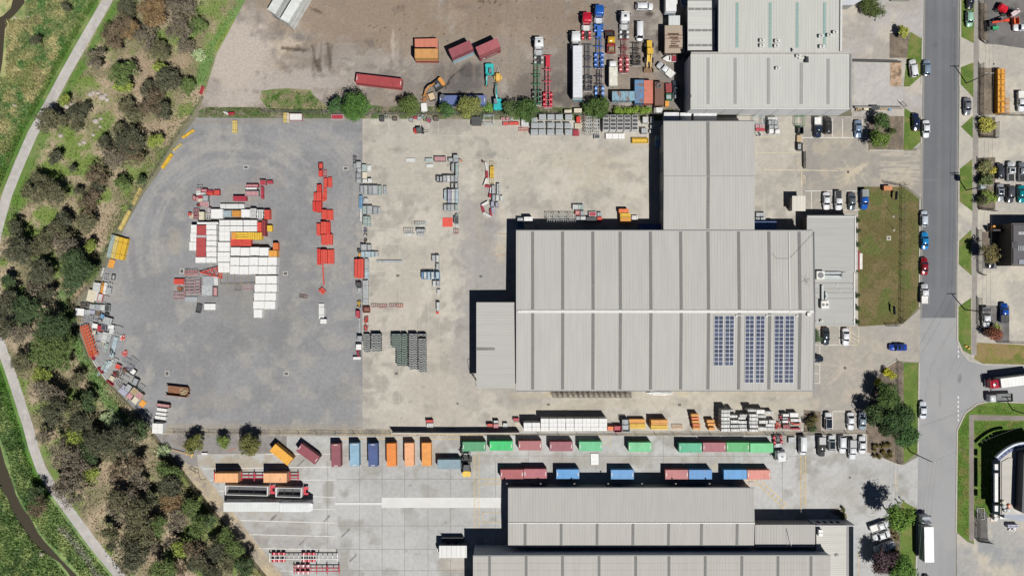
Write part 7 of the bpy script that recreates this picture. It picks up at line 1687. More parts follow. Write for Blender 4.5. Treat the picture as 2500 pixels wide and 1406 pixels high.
# --- south side cages and white boxes
grid('cage',[1356+i*12.9 for i in range(15)],[957.3,967.5],11.5,7.4,2.2,'brown','under the main warehouse eaves','dark wire cages along the main warehouse',jitter=.6,noun='wire cage')
item('heap',1578,955.5,1643,964.5,.5,'white','white scrap lying under the eaves right of the dark cages','scrap',None,n=16,c2='pale')
WB='white boxes stacked by the lower fence'
xsb=[1288.3,1309,1330,1350.6,1370.8,1391.5,1412.2,1432.3,1452,1472.3]
grid('box',xsb,[1026.5,1036.7,1047],19.6,9.8,3.6,'white','by the lower fence',WB,skip=((0,0),(1,0)),jitter=.25,noun='stacked box')
cluster('by the lower fence','goods by the lower fence','''
crate 1040 1025 1057 1032 1.3 crimson red
crate 1042 1033 1058 1042.5 1.2 pale
crate 1189 1034 1203 1041.5 1.3 maroon red
crate 1205 1026 1217 1033 1.3 dark pale
crate 1205 1034.5 1217 1044.5 1.2 crimson pink
crate 1228.5 1033 1239 1041.5 1.1 pale
crate 1253 1020.5 1267 1027.5 1.0 crimson
pallet 1255.5 1030 1268 1040 .3 cream
box 1483.5 1041 1497.5 1050.5 1.6 orange
bin 1499.5 1040.5 1518 1054.5 1.7 crimson crimson
crate 1519.5 1024.5 1535 1037 2.4 grey
bin 1519.5 1038.5 1538 1053.5 1.7 mesh grey
bar 1536.5 1023 1575 1033 1.5 amber
bar 1537.5 1034.5 1576 1046.5 1.8 yellow
bar 1589.5 1025 1630 1036.5 2.8 amber
bar 1589.5 1037.5 1630 1048.5 2.8 yellow
frame 1642.5 1038 1667 1046 .8 amber
''','x')
for i in range(5):item('bar',1688+i*1.2,1010.5+i*8,1706+i*1.3,1016.5+i*8,2.2-.1*i,'orange' if i%2 else 'amber','orange barrier stack, %s from the top in the taller orange pile'%nth(i+1),'barriers','orange barriers by the lower fence',n=2)
for i,(y,w)in enumerate(((1025,18),(1033,18),(1043.5,15))):item('bar',1726+i*2.5,y,1726+i*2.5+w,y+6.5,1.8,'amber','amber barrier stack, %s from the top in the shorter orange pile'%nth(i+1),'barriers','orange barriers by the lower fence',n=2)
B_='white bundles stacked at the lower fence end'
def bundles(rows,place,h):
    for i,(x0,y0,x1,y1)in enumerate(rows):item('pack',x0/10+1730,y0/10+970,x1/10+1730,y1/10+970,h,'white' if(i%3)else 'pale','%s bundle of beams, %s from the top in %s'%('white' if i%3 else 'pale',nth(i+1),place),'beams',B_,n=3)
bundles([(315,310,520,380),(315,395,520,470),(310,490,515,560),(315,580,520,650),(315,670,515,740),(315,765,520,830)],'the tall left column of bundles',3.6)
bundles([(525,300,620,340),(520,435,700,495),(545,560,745,630),(535,670,730,740),(555,770,750,832)],'the second column of bundles',2.6)
bundles([(765,415,955,478),(730,482,905,535),(750,575,930,640),(750,665,930,735),(760,755,940,820)],'the third column of bundles',2.0)
bundles([(960,290,1160,350),(1005,410,1210,475),(1005,495,1208,565),(995,580,1198,650),(1008,675,1208,740),(1000,778,1198,838)],'the fourth column of bundles',3.2)
bundles([(1215,432,1400,495),(1240,565,1445,635),(1212,728,1395,800)],'the fifth column of bundles',2.4)
bundles([(1385,340,1575,400),(1475,555,1635,625),(1402,648,1610,715),(1400,735,1600,800)],'the last column of bundles',1.8)
item('box',1847,1000.5,1867,1010,2.6,'white','white box at the top of the white bundles','box',B_)
cluster('in the pile by the garden','red and white pile by the garden corner','''
box 1911.5 1010.5 1926 1016.5 1.8 white
crate 1911 1019.5 1924 1024 1.3 grey
box 1929 1008 1949 1018 1.8 white
pack 1931 1022.5 1955 1029 1.5 white
box 1910.5 1026.5 1924 1031.5 1.4 white
heap 1894 1028 1909 1050 1.2 red brown
heap 1904 1014 1912 1027 1.0 crimson
heap 1923 1015 1929 1037 1.0 crimson
heap 1932 1030.5 1958 1039 1.3 red
pack 1930.5 1045 1955 1049 .9 crimson
crate 1912 1036 1930 1047 1.0 brown maroon
''')
# --- odds and ends
item('crate',1925.5,1067,1942,1081.5,.8,'mesh','grey wire pallet beside the white prime mover with crimson guards','pallet',None)
t=thing('notice_board','white notice board lying on the concrete below the light green container','board',at(1452,1120.5,.2),.02);part('panel',MB().box(-1.05,1.05,-1.5,1.5,.06,.14),pc('white'),t);part('frame',MB().box(-1.12,-1.05,-1.55,1.55,0,.18).box(1.05,1.12,-1.55,1.55,0,.18).box(-1.05,1.05,1.5,1.55,0,.18),pc('dark'),t)
f=MB()
for r_ in range(4):
    for c_ in range(6):
        if(r_*6+c_)%5:f.box(-.8+c_*.28,-.66+c_*.28,.25+r_*.3,.36+r_*.3,.14,.146)
for c_ in range(4):f.box(-.6+c_*.3,-.46+c_*.3,-.5,-.38,.14,.146)
f.box(-.5,.4,-.85,-.75,.14,.146);part('faded_print',f,paint((186,190,196)),t)
item('sheet',1625.5,204,1640,226.5,1.0,'maroon','dark red flat lid between the brown container and the dark car','panel',None,3);item('bin',1626.5,229,1642,244,1.3,'green','green skip below the dark red lid','skip bin',None,c2='greengrey');item('box',1624,246.5,1633.5,260,1.0,'amber','orange perforated box below the green skip','box',None)
def tyre_thing(px,py,z,r,label):v=WV(px,py,z+.3);t=thing('used_tyre_ring',label,'tyre',(v.x,v.y,z));part('tyre',MB().loft([[(q*math.cos(a)*r,q*math.sin(a)*r,zz)for q,zz in((1,.05),(1,.3),(.85,.38),(.5,.34),(.45,.2),(.5,.02))]for a in np.linspace(0,2*math.pi,19)],cap=False),paint((110,110,108),.9,dirt=.2),t,smooth=True)
tyre_thing(1079.5,235.5,2.6,.62,'grey tyre lying on the left end of the long blue container');tyre_thing(1608.5,209,2.6,.75,'big dark tyre on the rusty brown container')
v=at(1054,236,.8);t=thing('pallet_box','dark edged pallet box filled with sand beside the orange excavator','box',v,.35);part('shell',MB().box(-.85,.85,-1.05,-.95,0,.8).box(-.85,.85,.95,1.05,0,.8).box(-.85,-.75,-.95,.95,0,.8).box(.75,.85,-.95,.95,0,.8),pc('dark'),t);part('sand',MB().box(-.75,.75,-.95,.95,0,.6),paint((222,198,164),.9,dirt=.25,scale=4),t)
v=at(1034.5,261,1.0);t=thing('bulk_bag','crumpled white bulk bag by the north fence','bag',v,.1);part('bag',MB().loft([rr(.85,1.25,.3,0),rr(.9,1.2,.3,.5),rr(.7,1.0,.3,.95),rr(.3,.5,.2,1.0)]),paint((242,242,240),.8,dirt=.1,scale=3),t)
v=at(1038,239,.6);t=thing('log_pile','pile of split logs under the orange excavator arm','logs',v,.9);f=MB()
for i in range(16):x,y,a_=random.uniform(-.9,.9),random.uniform(-.5,.5),random.uniform(-.5,.5);z_=random.uniform(.12,.5);f.cyl((x-.7*math.cos(a_),y-.7*math.sin(a_),z_),(x+.7*math.cos(a_),y+.7*math.sin(a_),z_),.13,n=7)
part('logs',f,paint((176,130,88),.9,dirt=.3),t)
for px,py,w,l,lb in((1387,272,18,7,'longer white storage tank on the dirt yard fence line'),(1411,270,19,10,'shorter white storage tank on the dirt yard fence line')):item('box',px-w/2,py-l/2,px+w/2,py+l/2,1.4,'cream',lb,'tank',None,name='storage_tank')
t=thing('tent_canopy','white arched canopy frame beside the rusty brown container','canopy',at(1608,271,1.5));part('cover',MB().loft([[(-1.1,-.6,1.2),(-.6,-.55,1.8),(.6,-.55,1.8),(1.1,-.6,1.2),(.6,-.55,1.76),(-.6,-.55,1.76)],[(-1.2,.8,1.2),(-.7,.8,1.8),(.7,.8,1.8),(1.2,.8,1.2),(.7,.8,1.76),(-.7,.8,1.76)]]),paint((226,226,222)),t);part('frame',MB().bar((-1.1,-.6,0),(-1.1,-.6,1.2),.06).bar((1.1,-.6,0),(1.1,-.6,1.2),.06).bar((-1.2,.8,0),(-1.2,.8,1.2),.06).bar((1.2,.8,0),(1.2,.8,1.2),.06),pc('pale'),t)
for i,(x,y)in enumerate(((2476,0),)):pass
OG='orange steel frames stacked in the right hand lot'
for i in range(8):
    for j in range(2):item('crate',2436.5+j*9.3,168+i*13.6,2445+j*9.3,180.5+i*13.6,1.8,'yelor','orange steel frame, %s from the top in the %s column of the right lot'%(nth(i+1),('left','right')[j]),'frame',OG,name='orange_cradle')
for i in range(3):item('frame',2455.5,240+i*13,2465,252+i*13,1.2,'amber','low amber steel frame, %s from the top beside the orange columns'%nth(i+1),'frame',OG,n=3)
item('heap',2449,258,2463,277,1.5,'blue','blue wrapped goods on the lower end of the orange frames','goods',None,c2='blue')
item('box',2424.5,550.5,2445,561,1.6,'amber','orange box in the shade beside the black building','box',None);item('bin',2448,551.5,2464,561,1.3,'maroon','dark red open bin beside the orange box','bin',None,c2='dark')
item('sheet',2455,565.5,2476,577.5,1.2,'paleblue','pale blue panel at the corner of the black building','panel',None)
t=thing('picnic_table','white tank stand with two round white tanks below the curved building','tank stand',at(2428,1263,.5));part('slab',MB().box(-.8,.8,-1.1,1.1,0,.15),paint((220,200,186)),t)
t['label']='pale slab carrying two round white tanks by the curved building';t.name='tank_slab'
for i,(x,y)in enumerate(((2432,1257),(2432,1267))):v=at(x,y,1.5);q=thing('water_tank','%s round white tank by the curved building'%('upper','lower')[i],'tank',(v[0],v[1],.165));part('tank',MB().cyl((0,0,0),(0,0,1.3),.45,n=16),pc('white'),q);part('lid',MB().cyl((0,0,1.3),(0,0,1.38),.15,n=10),pc('mesh'),q)
for i,(x,y,c)in enumerate(((2451,1226,'cream'),(2452,1236,'grey'),(2465,1235,'orange'),(2454,1245,'dark'),(2463,1245,'mesh'))):v=WV(x,y,6);q=thing('roof_fan','%s round roof fan in the group of five on the curved building'%c,'fan',(v.x,v.y,5.6),0,'roof fans on the curved building');part('housing',MB().cyl((0,0,0),(0,0,.4),.5,n=16),pc(c),q);part('cowl',MB().cyl((0,0,.4),(0,0,.5),.28,n=12),pc('pale'),q)
item('pack',2461,1280,2487,1288,1.2,'lilac','grey covered stack in the concrete lot below the curved building','goods',None,name='covered_stack');item('heap',2463,1289,2484,1297,.6,'white','white sheets beside the grey covered stack at lower right','sheets',None,c2='white')
item('frame',2386,1240,2404,1268,.3,'pale','white open frame on the dark patch at lower right','frame',None,3,n=1)
# brick mail box, lawn signs
t=thing('letterbox','orange brick letterbox at the top of the front lawn','letterbox',at(2168,459.5,1.3));part('body',MB().box(-1.05,1.05,-.55,.55,0,1.3),paint((206,130,84),.9,dirt=.2,scale=6),t);part('cap',MB().box(-1.1,1.1,-.6,.6,1.3,1.38),paint((216,146,100),.9),t)
def lawn_sign(px,py,rz,label):
    t=thing('lawn_sign',label,'sign',at(px,py,1.0),rz,'sign frames on the front lawn');part('panel',MB().box(-.06,.06,-1.1,1.1,.9,2.3),paint((70,74,78)),t);part('post',MB().box(-.05,.05,-1.15,-1.05,0,2.35),paint((206,200,190)),t);part('post',MB().box(-.05,.05,1.05,1.15,0,2.35),paint((206,200,190)),t)
lawn_sign(2186,478,-.08,'narrow sign frame beside the brick letterbox on the lawn');lawn_sign(2181,757,.06,'narrow sign frame at the bottom of the front lawn')
for i,(x,y)in enumerate(((2181,529),(2182,562))):
    v=WV(x,y,0);t=thing('flag_pole','%s flag pole on the front lawn'%('upper','lower')[i],'flag pole',(v.x,v.y,.02),0,'flag poles on the front lawn');part('pole',MB().cyl((0,0,0),(0,0,7.5),.05,.03,8),paint((226,226,222),.4),t);part('base',MB().cyl((0,0,0),(0,0,.15),.3,n=12),paint((190,184,176)),t)
t=thing('garden_pit','square concrete pit cover in the middle of the front lawn','pit cover',at(2170,581.5,.1));part('slab',MB().box(-.6,.6,-.6,.6,0,.08),paint((190,182,168)),t);part('cover',MB().box(-.25,.25,-.25,.25,.08,.1),pc('dark'),t)
item('box',492,1105,506,1110,.6,'white','small white box at the gravel edge under the first round tree','box',None);t=thing('boom_barrier','yellow boom barrier lying askew on the gravel','barrier',at(446,1105,.6),-.27);part('boom',MB().box(-3.0,2.4,-.08,.08,.5,.66),paint((230,176,96)),t);part('stand',MB().box(1.0,1.2,-.5,.5,0,.5).box(2.4,2.8,-.55,.55,0,.8),paint((226,196,120)),t)
t=thing('rail_bar','orange bar lying between the round trees on the gravel','bar',at(566,1097,.2),.3);part('bar',MB().box(-1.3,1.3,-.06,.06,0,.12),pc('orange'),t);part('cap',MB().box(1.3,1.36,-.08,.08,0,.14),pc('pale'),t)
t=thing('wire_coil','tangled dark hose coil at the edge of the gravel','hose',at(474,1148,.2));f=MB()
for cx_,cy_,r1,r2,ph in((-.4,.4,.9,.45,.7),(.5,-.1,.65,.6,0)):
    pts=[(cx_+r1*math.cos(a)*math.cos(ph)-r2*math.sin(a)*math.sin(ph),cy_-r1*math.cos(a)*math.sin(ph)-r2*math.sin(a)*math.cos(ph),.06)for a in np.linspace(0,6.3,18)]
    for a_,b_ in zip(pts[:-1],pts[1:]):f.bar(a_,b_,.1)
for a_,b_ in(((1.0,-.4,.06),(1.6,-2.4,.06)),((1.6,-2.4,.06),(2.4,-2.6,.06)),((2.4,-2.6,.06),(3.2,-2.2,.06))):f.bar(a_,b_,.1)
part('hose',f,paint((70,66,62)),t)
t=thing('bike_rack','small silver rack on the walkway by the salmon container','rack',at(1837,1181,.8));part('frame',MB().bar((-.55,-.2,0),(-.55,.2,.8),.06).bar((0,-.2,0),(0,.2,.8),.06).bar((.55,-.2,0),(.55,.2,.8),.06).bar((-.6,.2,.8),(.6,.2,.8),.06),paint((190,180,184)),t);part('base',MB().box(-.65,.65,-.3,.3,0,.06),paint((196,186,186)),t)
# ================================================================== TREES, GRASS, FENCES, POLES, PEOPLE
LEAFM={}
def leafmat(c,var=.5):
    if c in LEAFM:return LEAFM[c]
    m,t,p=node_mat('leaves_%d_%d_%d'%c);n=t.nodes;L=t.links;a=[lin1(v)/E_SUN*2.15 for v in c]
    ge=n.new('ShaderNodeNewGeometry');tc=n.new('ShaderNodeTexCoord');ns=n.new('ShaderNodeTexNoise');ns.inputs['Scale'].default_value=.9;ns.inputs['Detail'].default_value=3
    L.new(tc.outputs['Object'],ns.inputs['Vector']);ad=n.new('ShaderNodeMath');ad.operation='MULTIPLY_ADD';L.new(ge.outputs['Random Per Island'],ad.inputs[0]);ad.inputs[1].default_value=.5
    sb=n.new('ShaderNodeMath');sb.operation='MULTIPLY_ADD';L.new(ns.outputs[0],sb.inputs[0]);sb.inputs[1].default_value=1.2;sb.inputs[2].default_value=-.35;L.new(sb.outputs[0],ad.inputs[2])
    rp=n.new('ShaderNodeValToRGB');e=rp.color_ramp.elements;e[0].position=.1;e[1].position=.95
    e[0].color=tuple(v*(1-var)for v in a)+(1,);e[1].color=(min(.5,a[0]*(1+var*.9)),min(.5,a[1]*(1+var*.8)),min(.5,a[2]*(1+var*.5)),1)
    L.new(ad.outputs[0],rp.inputs[0]);L.new(rp.outputs[0],p.inputs['Base Color']);p.inputs['Roughness'].default_value=.75;p.inputs['Specular IOR Level'].default_value=.2
    LEAFM[c]=m;return m
BARK=paint((118,104,90),.9,dirt=.3,scale=4)
CROWN={}
def crown_mesh(r,seed,sparse=False,low=False,dense=False):
    key=(r,seed,sparse,low,dense)
    if key in CROWN:return CROWN[key]
    g=np.random.default_rng(seed*101+int(r*10)+(7 if sparse else 0));nb=int(8+3.2*r)
    cs=[]
    for i in range(nb):
        a=g.uniform(0,6.283);d=math.sqrt(g.uniform(.0,1))*.68*r;br=r*g.uniform(.26,.46);cs.append((d*math.cos(a),d*math.sin(a),r*(.35 if low else.62)*(1-.5*(d/r)**2)*g.uniform(.65,1.1),br))
    N=int((250 if not sparse else 120)*r*r*(1.7 if dense else 1)+220);cl=int(N/16)+1
    P=[];Q=[]
    for i in range(cl):
        cx,cy,cz,br=cs[g.integers(nb)];v=g.normal(size=3);v[2]=abs(v[2])*1.1-.25;v/=np.linalg.norm(v)+1e-6;P.append((cx+v[0]*br,cy+v[1]*br,cz+v[2]*br*.8));Q.append(v)
    P=np.array(P);Q=np.array(Q);k=g.integers(cl,size=N);s=.22+.02*r
    pos=P[k]+g.normal(size=(N,3))*s;nor=Q[k]+g.normal(size=(N,3))*.55+np.array([0,0,.35]);nor/=np.linalg.norm(nor,axis=1)[:,None]
    pos[:,2]=np.maximum(pos[:,2],-.25*r)
    up=g.normal(size=(N,3));t1=np.cross(nor,up);t1/=np.linalg.norm(t1,axis=1)[:,None]+1e-9;t2=np.cross(nor,t1)
    sz=g.uniform(.13,.27,size=(N,1))*(1 if r>1.6 else.75);a1=t1*sz;a2=t2*sz*.62
    V=np.stack([pos-a1,pos-a2*.9,pos+a1,pos+a2*.9],1).reshape(-1,3);F=np.arange(4*N).reshape(-1,4)
    me=bpy.data.meshes.new('crown');me.from_pydata(V.tolist(),[],F.tolist());me.update();CROWN[key]=me;return me
TRUNK={}
def trunk_mesh(r,h,seed):
    key=(r,round(h,1),seed)
    if key in TRUNK:return TRUNK[key]
    g=random.Random(seed*7+int(r*10));b=MB();b.cyl((0,0,0),(.1,.05,h*.55),.07+.04*r,.05+.025*r,8)
    for i in range(5):
        a=i*1.256+g.uniform(-.4,.4);q=(math.cos(a)*r*.45,math.sin(a)*r*.45,h*.8);b.cyl((.1,.05,h*.5),q,.04+.02*r,.02,6);b.cyl(q,(q[0]*1.6,q[1]*1.6,h*.9),.03,.012,5)
    TRUNK[key]=b.mesh('trunk');return TRUNK[key]
SIZES=(0.7,1.1,1.7,2.4,3.2,4.2,5.2)
def tree(px,py,rpx,c,label,cat='tree',name='tree',group=None,h=None,sparse=False,seed=0,sq=1.0,gz=0.01,dense=True):
    r=rpx/S;base=min(SIZES,key=lambda q:abs(q-r));h=h if h is not None else 1.6+r*1.3
    v=WV(px,py,h*.8);t=thing(name,label,cat,(v.x,v.y,gz),0,group);sd=seed%3;low=h<r
    cr=link('crown',crown_mesh(base,sd,sparse,low,dense),leafmat(c),t,(0,0,h-base*(.55 if not low else.35)*r/base if h>r else h*.25),random.Random(int(px*3+py)).uniform(0,6.28));k=r/base;cr.scale=(k,k*sq,k if not low else k*.8)
    link('trunk',trunk_mesh(base,max(.6,h),sd),BARK,t);return t
OLV,DOLV,GRY,BRN,RUS,GRN,LIM,DGR,PUR,SAGE=(84,84,64),(70,72,58),(94,88,78),(90,80,66),(108,90,66),(78,94,54),(112,124,60),(60,76,50),(70,56,60),(134,154,114)
CNAME={OLV:'olive',DOLV:'dark olive',GRY:'grey brown',BRN:'brown',RUS:'russet',GRN:'green',LIM:'lime green',DGR:'dark green',PUR:'purple',SAGE:'pale sage'}
BUSH='''164 17 12 D;90 100 14 D;315 20 26 D;302 60 30 B;271 85 25 B;322 72 26 R;379 33 38 R;448 23 38 Y;486 69 22 G;440 77 35 Y;455 120 25 Y;363 95 32 Y;281 107 24 B;394 128 26 O;235 143 28 Y;305 182 33 G;302 212 24 L;394 169 20 L;410 202 33 D;379 251 36 B;364 218 20 D;307 259 20 O;330 282 24 O;397 271 26 D;128 297 34 O;187 279 22 D;210 266 16 D;189 310 16 O;161 246 14 L;322 342 38 D;297 325 22 O;260 352 20 D;486 133 16 S;458 212 20 G;380 345 20 L;289 384 36 Y;332 376 34 B;138 386 18 D;179 414 10 D;243 427 30 B;125 476 38 O;102 437 22 O;72 468 18 O;194 468 12 D;230 483 24 B;243 463 18 D;218 506 26 B;212 545 25 O;164 537 22 D;143 565 27 O;46 617 40 D;107 601 28 O;159 601 33 Y;102 668 36 D;184 655 46 E;23 686 18 E;225 601 16 L;302 447 20 G;345 442 12 E;28 741 32 D;72 762 40 E;15 797 32 D;56 813 30 Y;133 800 45 E;123 854 48 G;164 833 30 G;59 882 26 O;66 895 12 L;107 913 22 L;189 928 20 O;110 956 32 Y;143 969 26 Y;133 1005 38 D;187 995 24 O;217 982 24 E;200 1030 28 D;266 1020 22 S;280 1036 18 S;187 1063 26 L;247 1074 36 D;307 1071 42 D;167 1105 40 Y;224 1100 28 E;182 1149 42 Y;187 1196 46 Y;226 1157 22 L;156 1183 28 Y;112 1066 20 Y;96 1233 28 B;91 1201 20 E;341 1126 24 B;294 1149 26 B;336 1155 24 Y;406 1144 22 G;414 1186 30 D;416 1220 28 R;377 1217 18 D;292 1217 26 O;291 1246 28 Y;346 1256 38 O;390 1282 26 G;349 1305 34 O;273 1298 22 O;435 1266 30 Y;323 1352 42 D;276 1331 14 D;406 1386 34 G;442 1334 22 L;476 1334 26 B;489 1282 26 G;481 1373 26 D;505 1270 22 E;550 1304 22 G;574 1343 24 G;598 1381 28 E;560 1368 26 O;530 1344 26 D;470 1240 22 G;520 1400 26 D;440 1385 22 B;370 1330 22 Y;420 1320 20 Y;330 1205 20 Y;350 1180 18 Y;270 1110 20 O;340 1050 26 E;120 720 22 D;90 700 24 Y;40 560 22 D;180 700 24 E;225 660 20 G;160 880 24 G;400 1100 18 S;430 1150 18 G'''
KC=dict(D=DOLV,B=BRN,R=RUS,Y=GRY,G=GRN,O=OLV,L=LIM,E=DGR,S=SAGE)
bt=[(float(a),float(b),float(r),k)for a,b,r,k in(q.split()for q in BUSH.split(';'))]
bt.sort(key=lambda q:q[1]);cnt={};tot={}
def zone(x,y):return 'upper bush by the dirt yard' if y<230 else 'bush by the curved rim' if y<560 else 'bush left of the scrap' if y<950 else 'bush below the scrap' if y<1180 else 'bush by the slanting fence'
def szw(r):return 'small' if r<21 else 'middling' if r<31 else 'large'
for x,y,r,k in bt:q=(szw(r),k,zone(x,y));tot[q]=tot.get(q,0)+1
for i,(x,y,r,k)in enumerate(bt):
    q=(szw(r),k,zone(x,y));cnt[q]=cnt.get(q,0)+1;nn='tree' if r>=16 else 'shrub'
    lab='%s %s %s %s'%(q[0],CNAME[KC[k]],nn,q[2])if tot[q]==1 else '%s %s %s, %s such from the top, %s'%(q[0],CNAME[KC[k]],nn,nth(cnt[q]),q[2])
    c=KC[k];j=random.Random(i);c=tuple(int(v)for v in c)
    tree(x,y,r*.99,c,lab,nn,nn,'bushland trees',sparse=(k in 'YB'),seed=i,dense=False,h=(1.2 if k=='S' else None))
for x,y,r,c,lab,h in((870,262,35,(64,94,44),'big bright green tree overhanging the asphalt by the north fence',7),(820,258,18,(58,84,50),'small dark tree hugging the left side of the big green tree',4),(998,260,24,(76,90,48),'round olive green tree by the north fence near the white bag',4.5),(1093,269,19,(62,88,50),'spiky dark green tree in front of the long blue container',4.5),(1145,262,28,(104,110,62),'yellowish olive tree in front of the long blue container',5.5),(1078,263,10,(140,152,58),'lime shrub left of the spiky dark tree',2),(1243,266,20,(70,86,52),'dark palm like tree right of the turquoise excavator',3.5),(1287,275,28,(62,84,44),'wide dark green tree over the grey lidded crates',4),(1462,262,26,(66,86,44),'dark palm clump below the blue trailer train',3.5),(1435,268,14,(72,92,48),'small palm left of the dark palm clump',2.5),(1190,262,12,(92,122,62),'low green shrub between the blue container and turquoise excavator',1.2),(1680,104,6,(88,124,56),'tiny green shrub squeezed between the sheds and the small roof',2.5),(1675,70,6,(70,84,54),'tiny dark creeper squeezed between the sheds',2.5)):
    tree(x,y,r,c,lab,'tree' if r>13 else 'shrub','tree' if r>13 else 'shrub',None,h,seed=int(x))
hd=[(1505+i*12.5,270+(i%2)*2,8.5)for i in range(7)]
for i,(x,y,r)in enumerate(hd):tree(x,y,r,(108,132,54),'lime hedge shrub, %s from the left in the hedge below the rusty containers'%nth(i+1),'shrub','hedge_shrub','hedge below the rusty containers',1.7,seed=i)
for x,y,r,c,lab,h,sq in((2135,14,34,(70,82,44),'big dense dark bush at the top right of the striped warehouse',3.5,.7),(2203,78,14,(140,146,70),'yellow green shrub by the upper lot gate',2.4,1),(2150,298,20,(62,82,46),'upper dark green tree in the car park garden bed',3.6,1),(2144,340,23,(84,104,48),'lower lighter green tree in the car park garden bed',4,1),(2176,322,9,(74,84,50),'small shrub right of the garden bed trees',1.5,1),
    (2165,966,30,(66,86,46),'uppermost dark tree in the garden south of the driveway',5.5,1),(2134,1013,25,(58,76,44),'left dark tree beside the pale grey car',5,1),(2193,1020,38,(54,76,44),'largest dark tree in the garden south of the driveway',6,1),(2208,1060,30,(60,88,50),'lowest tree over the verge south of the driveway',6,1),(2166,1045,22,(50,66,40),'dark tree filling the gap above the brown garden bed',5,1),
    (2190,1258,33,(84,112,48),'tall bright tree above the angle parked cars',8.2,1),(2160,1366,30,(74,60,66),'dark purple leaved tree over the lowest parked cars',5,1),(2205,1388,36,(78,108,50),'green tree at the bottom edge beside the street',6,1),(2142,1380,18,(84,70,72),'small purple tree at the left of the purple group',4,1),
    (475,1080,24,(94,98,54),'first round tree on the gravel strip',4,1),(548,1077,15.5,(96,112,56),'small middle round tree on the gravel strip',3,1),(615,1083,27,(90,92,54),'third and largest round tree on the gravel strip',4.4,1),
    (2411,620,23,(104,96,64),'olive tree shading the dark car beside the black building',5,1),(2428,815,17,(120,76,62),'reddish bush beside the blue utility',2.6,1),(2412,812,11,(80,60,50),'dark low bush left of the reddish bush',2,1),(2432,797,7,(140,160,80),'small pale palm above the reddish bush',2,1),
    (2408,410,17,(104,106,70),'brownish clipped hedge block right of the upper footpath',1.8,1.2),(2408,440,16,(86,98,60),'green clipped hedge block above the transformer pole top',1.8,1.1),(2414,480,17,(98,116,50),'lime hedge block below the transformer pole top',1.8,1.3),(2400,490,10,(60,62,44),'dark hedge block at the left below the transformer',1.6,1.4),(2421,418,7,(210,188,70),'yellow spiky plant at the hedge corner',1.6,1),
    (2404,298,13,(176,164,74),'upper yellow bush in the fenced corner bed',1.6,1),(2420,306,11,(172,160,70),'right yellow bush in the fenced corner bed',1.5,1),(2404,318,12,(160,150,72),'lower yellow bush in the fenced corner bed',1.5,1),
    (2165,906,9,(206,196,50),'upper yellow flowering bush at the driveway curve',1.2,1.1),(2178,917,9,(166,164,50),'middle yellow flowering bush at the driveway curve',1.2,1),(2143,931,9,(196,190,52),'lowest yellow flowering bush at the driveway curve',1.2,1),(1993,818,10,(64,84,56),'green shrub in the corner below the office annexe',1.5,1.8),
    (1976,1030,12,(78,76,50),'dark scrubby plant beside the red and white pile',1.4,1),(1988,1020,8,(96,90,60),'small scrubby plant in the bed beside the white car',1.2,1),(1984,1046,10,(64,80,52),'low green plant along the fence beside the white car',1.0,1)):
    tree(x,y,r,c,lab,'tree' if h>2.8 else 'shrub','tree' if h>2.8 else 'shrub',None,h,seed=int(x+y),sq=sq)
rg=random.Random(5)
TU=[(2150+rg.uniform(-16,26),1085+rg.uniform(-4,32))for i in range(18)]
TU=sorted([q for q in TU if q[0]>2128])
for i,(x,y)in enumerate(TU):tree(x,y,4.2,(96,88,54),'brown grass tussock, %s from the left in the brown garden bed'%nth(i+1),'tussock','tussock','tussocks in the brown garden bed',.7,seed=i)
for i,y in enumerate((541,567,600,660,725,755,790)):tree(2093,y-3,5.5,(54,70,42),'small dark shrub, %s from the top along the office wall'%nth(i+1),'shrub','shrub','shrubs along the office wall',1.2,seed=i)
for i in range(7):tree(2178+(i%3)*6,1292+i*11,5,(112,104,74),'dry tussock, %s from the top behind the angle parked cars'%nth(i+1),'tussock','tussock','dry tussocks behind the angle parked cars',.7,seed=i)
for i in range(6):tree(2058+3*math.sin(i),1246+i*5-(6 if i<2 else 0),3.2,(78,88,44),'tiny round shrub, %s from the top in the curved office bed'%nth(i+1),'shrub','shrub','tiny shrubs in the curved office bed',.7,seed=i)
# rocks
RK=[(222,232,8),(250,238,10),(262,244,7),(235,297,8),(246,290,5),(205,348,6),(195,352,5),(355,20,6),(228,226,5),(240,228,6),(35,258,5),(245,310,4),(228,330,5),(102,1352,6),(66,42,4),(37,44,4),(148,332,7),(162,262,7),(176,256,6),(258,232,5)]
rockm=paint((196,186,176),.9,dirt=.25,scale=2)
for i,(x,y,r)in enumerate(sorted(RK,key=lambda q:q[1])):
    g=random.Random(i);rr_=r/S;rings=[]
    for zz,q in((0,1.0),(.35,.95),(.6,.6),(.7,.2)):rings.append([(q*rr_*(1+g.uniform(-.2,.2))*math.cos(a),q*rr_*.8*(1+g.uniform(-.2,.2))*math.sin(a),zz*rr_)for a in np.linspace(0,6.283,9)[:-1]])
    v=at(x,y,0);t=link('boulder',MB().loft(rings).mesh('boulder'),rockm);t.location=(v[0],v[1],0);tag(t,'pale boulder, %s from the top among the bush boulders'%nth(i+1),'rock','pale boulders in the bush')
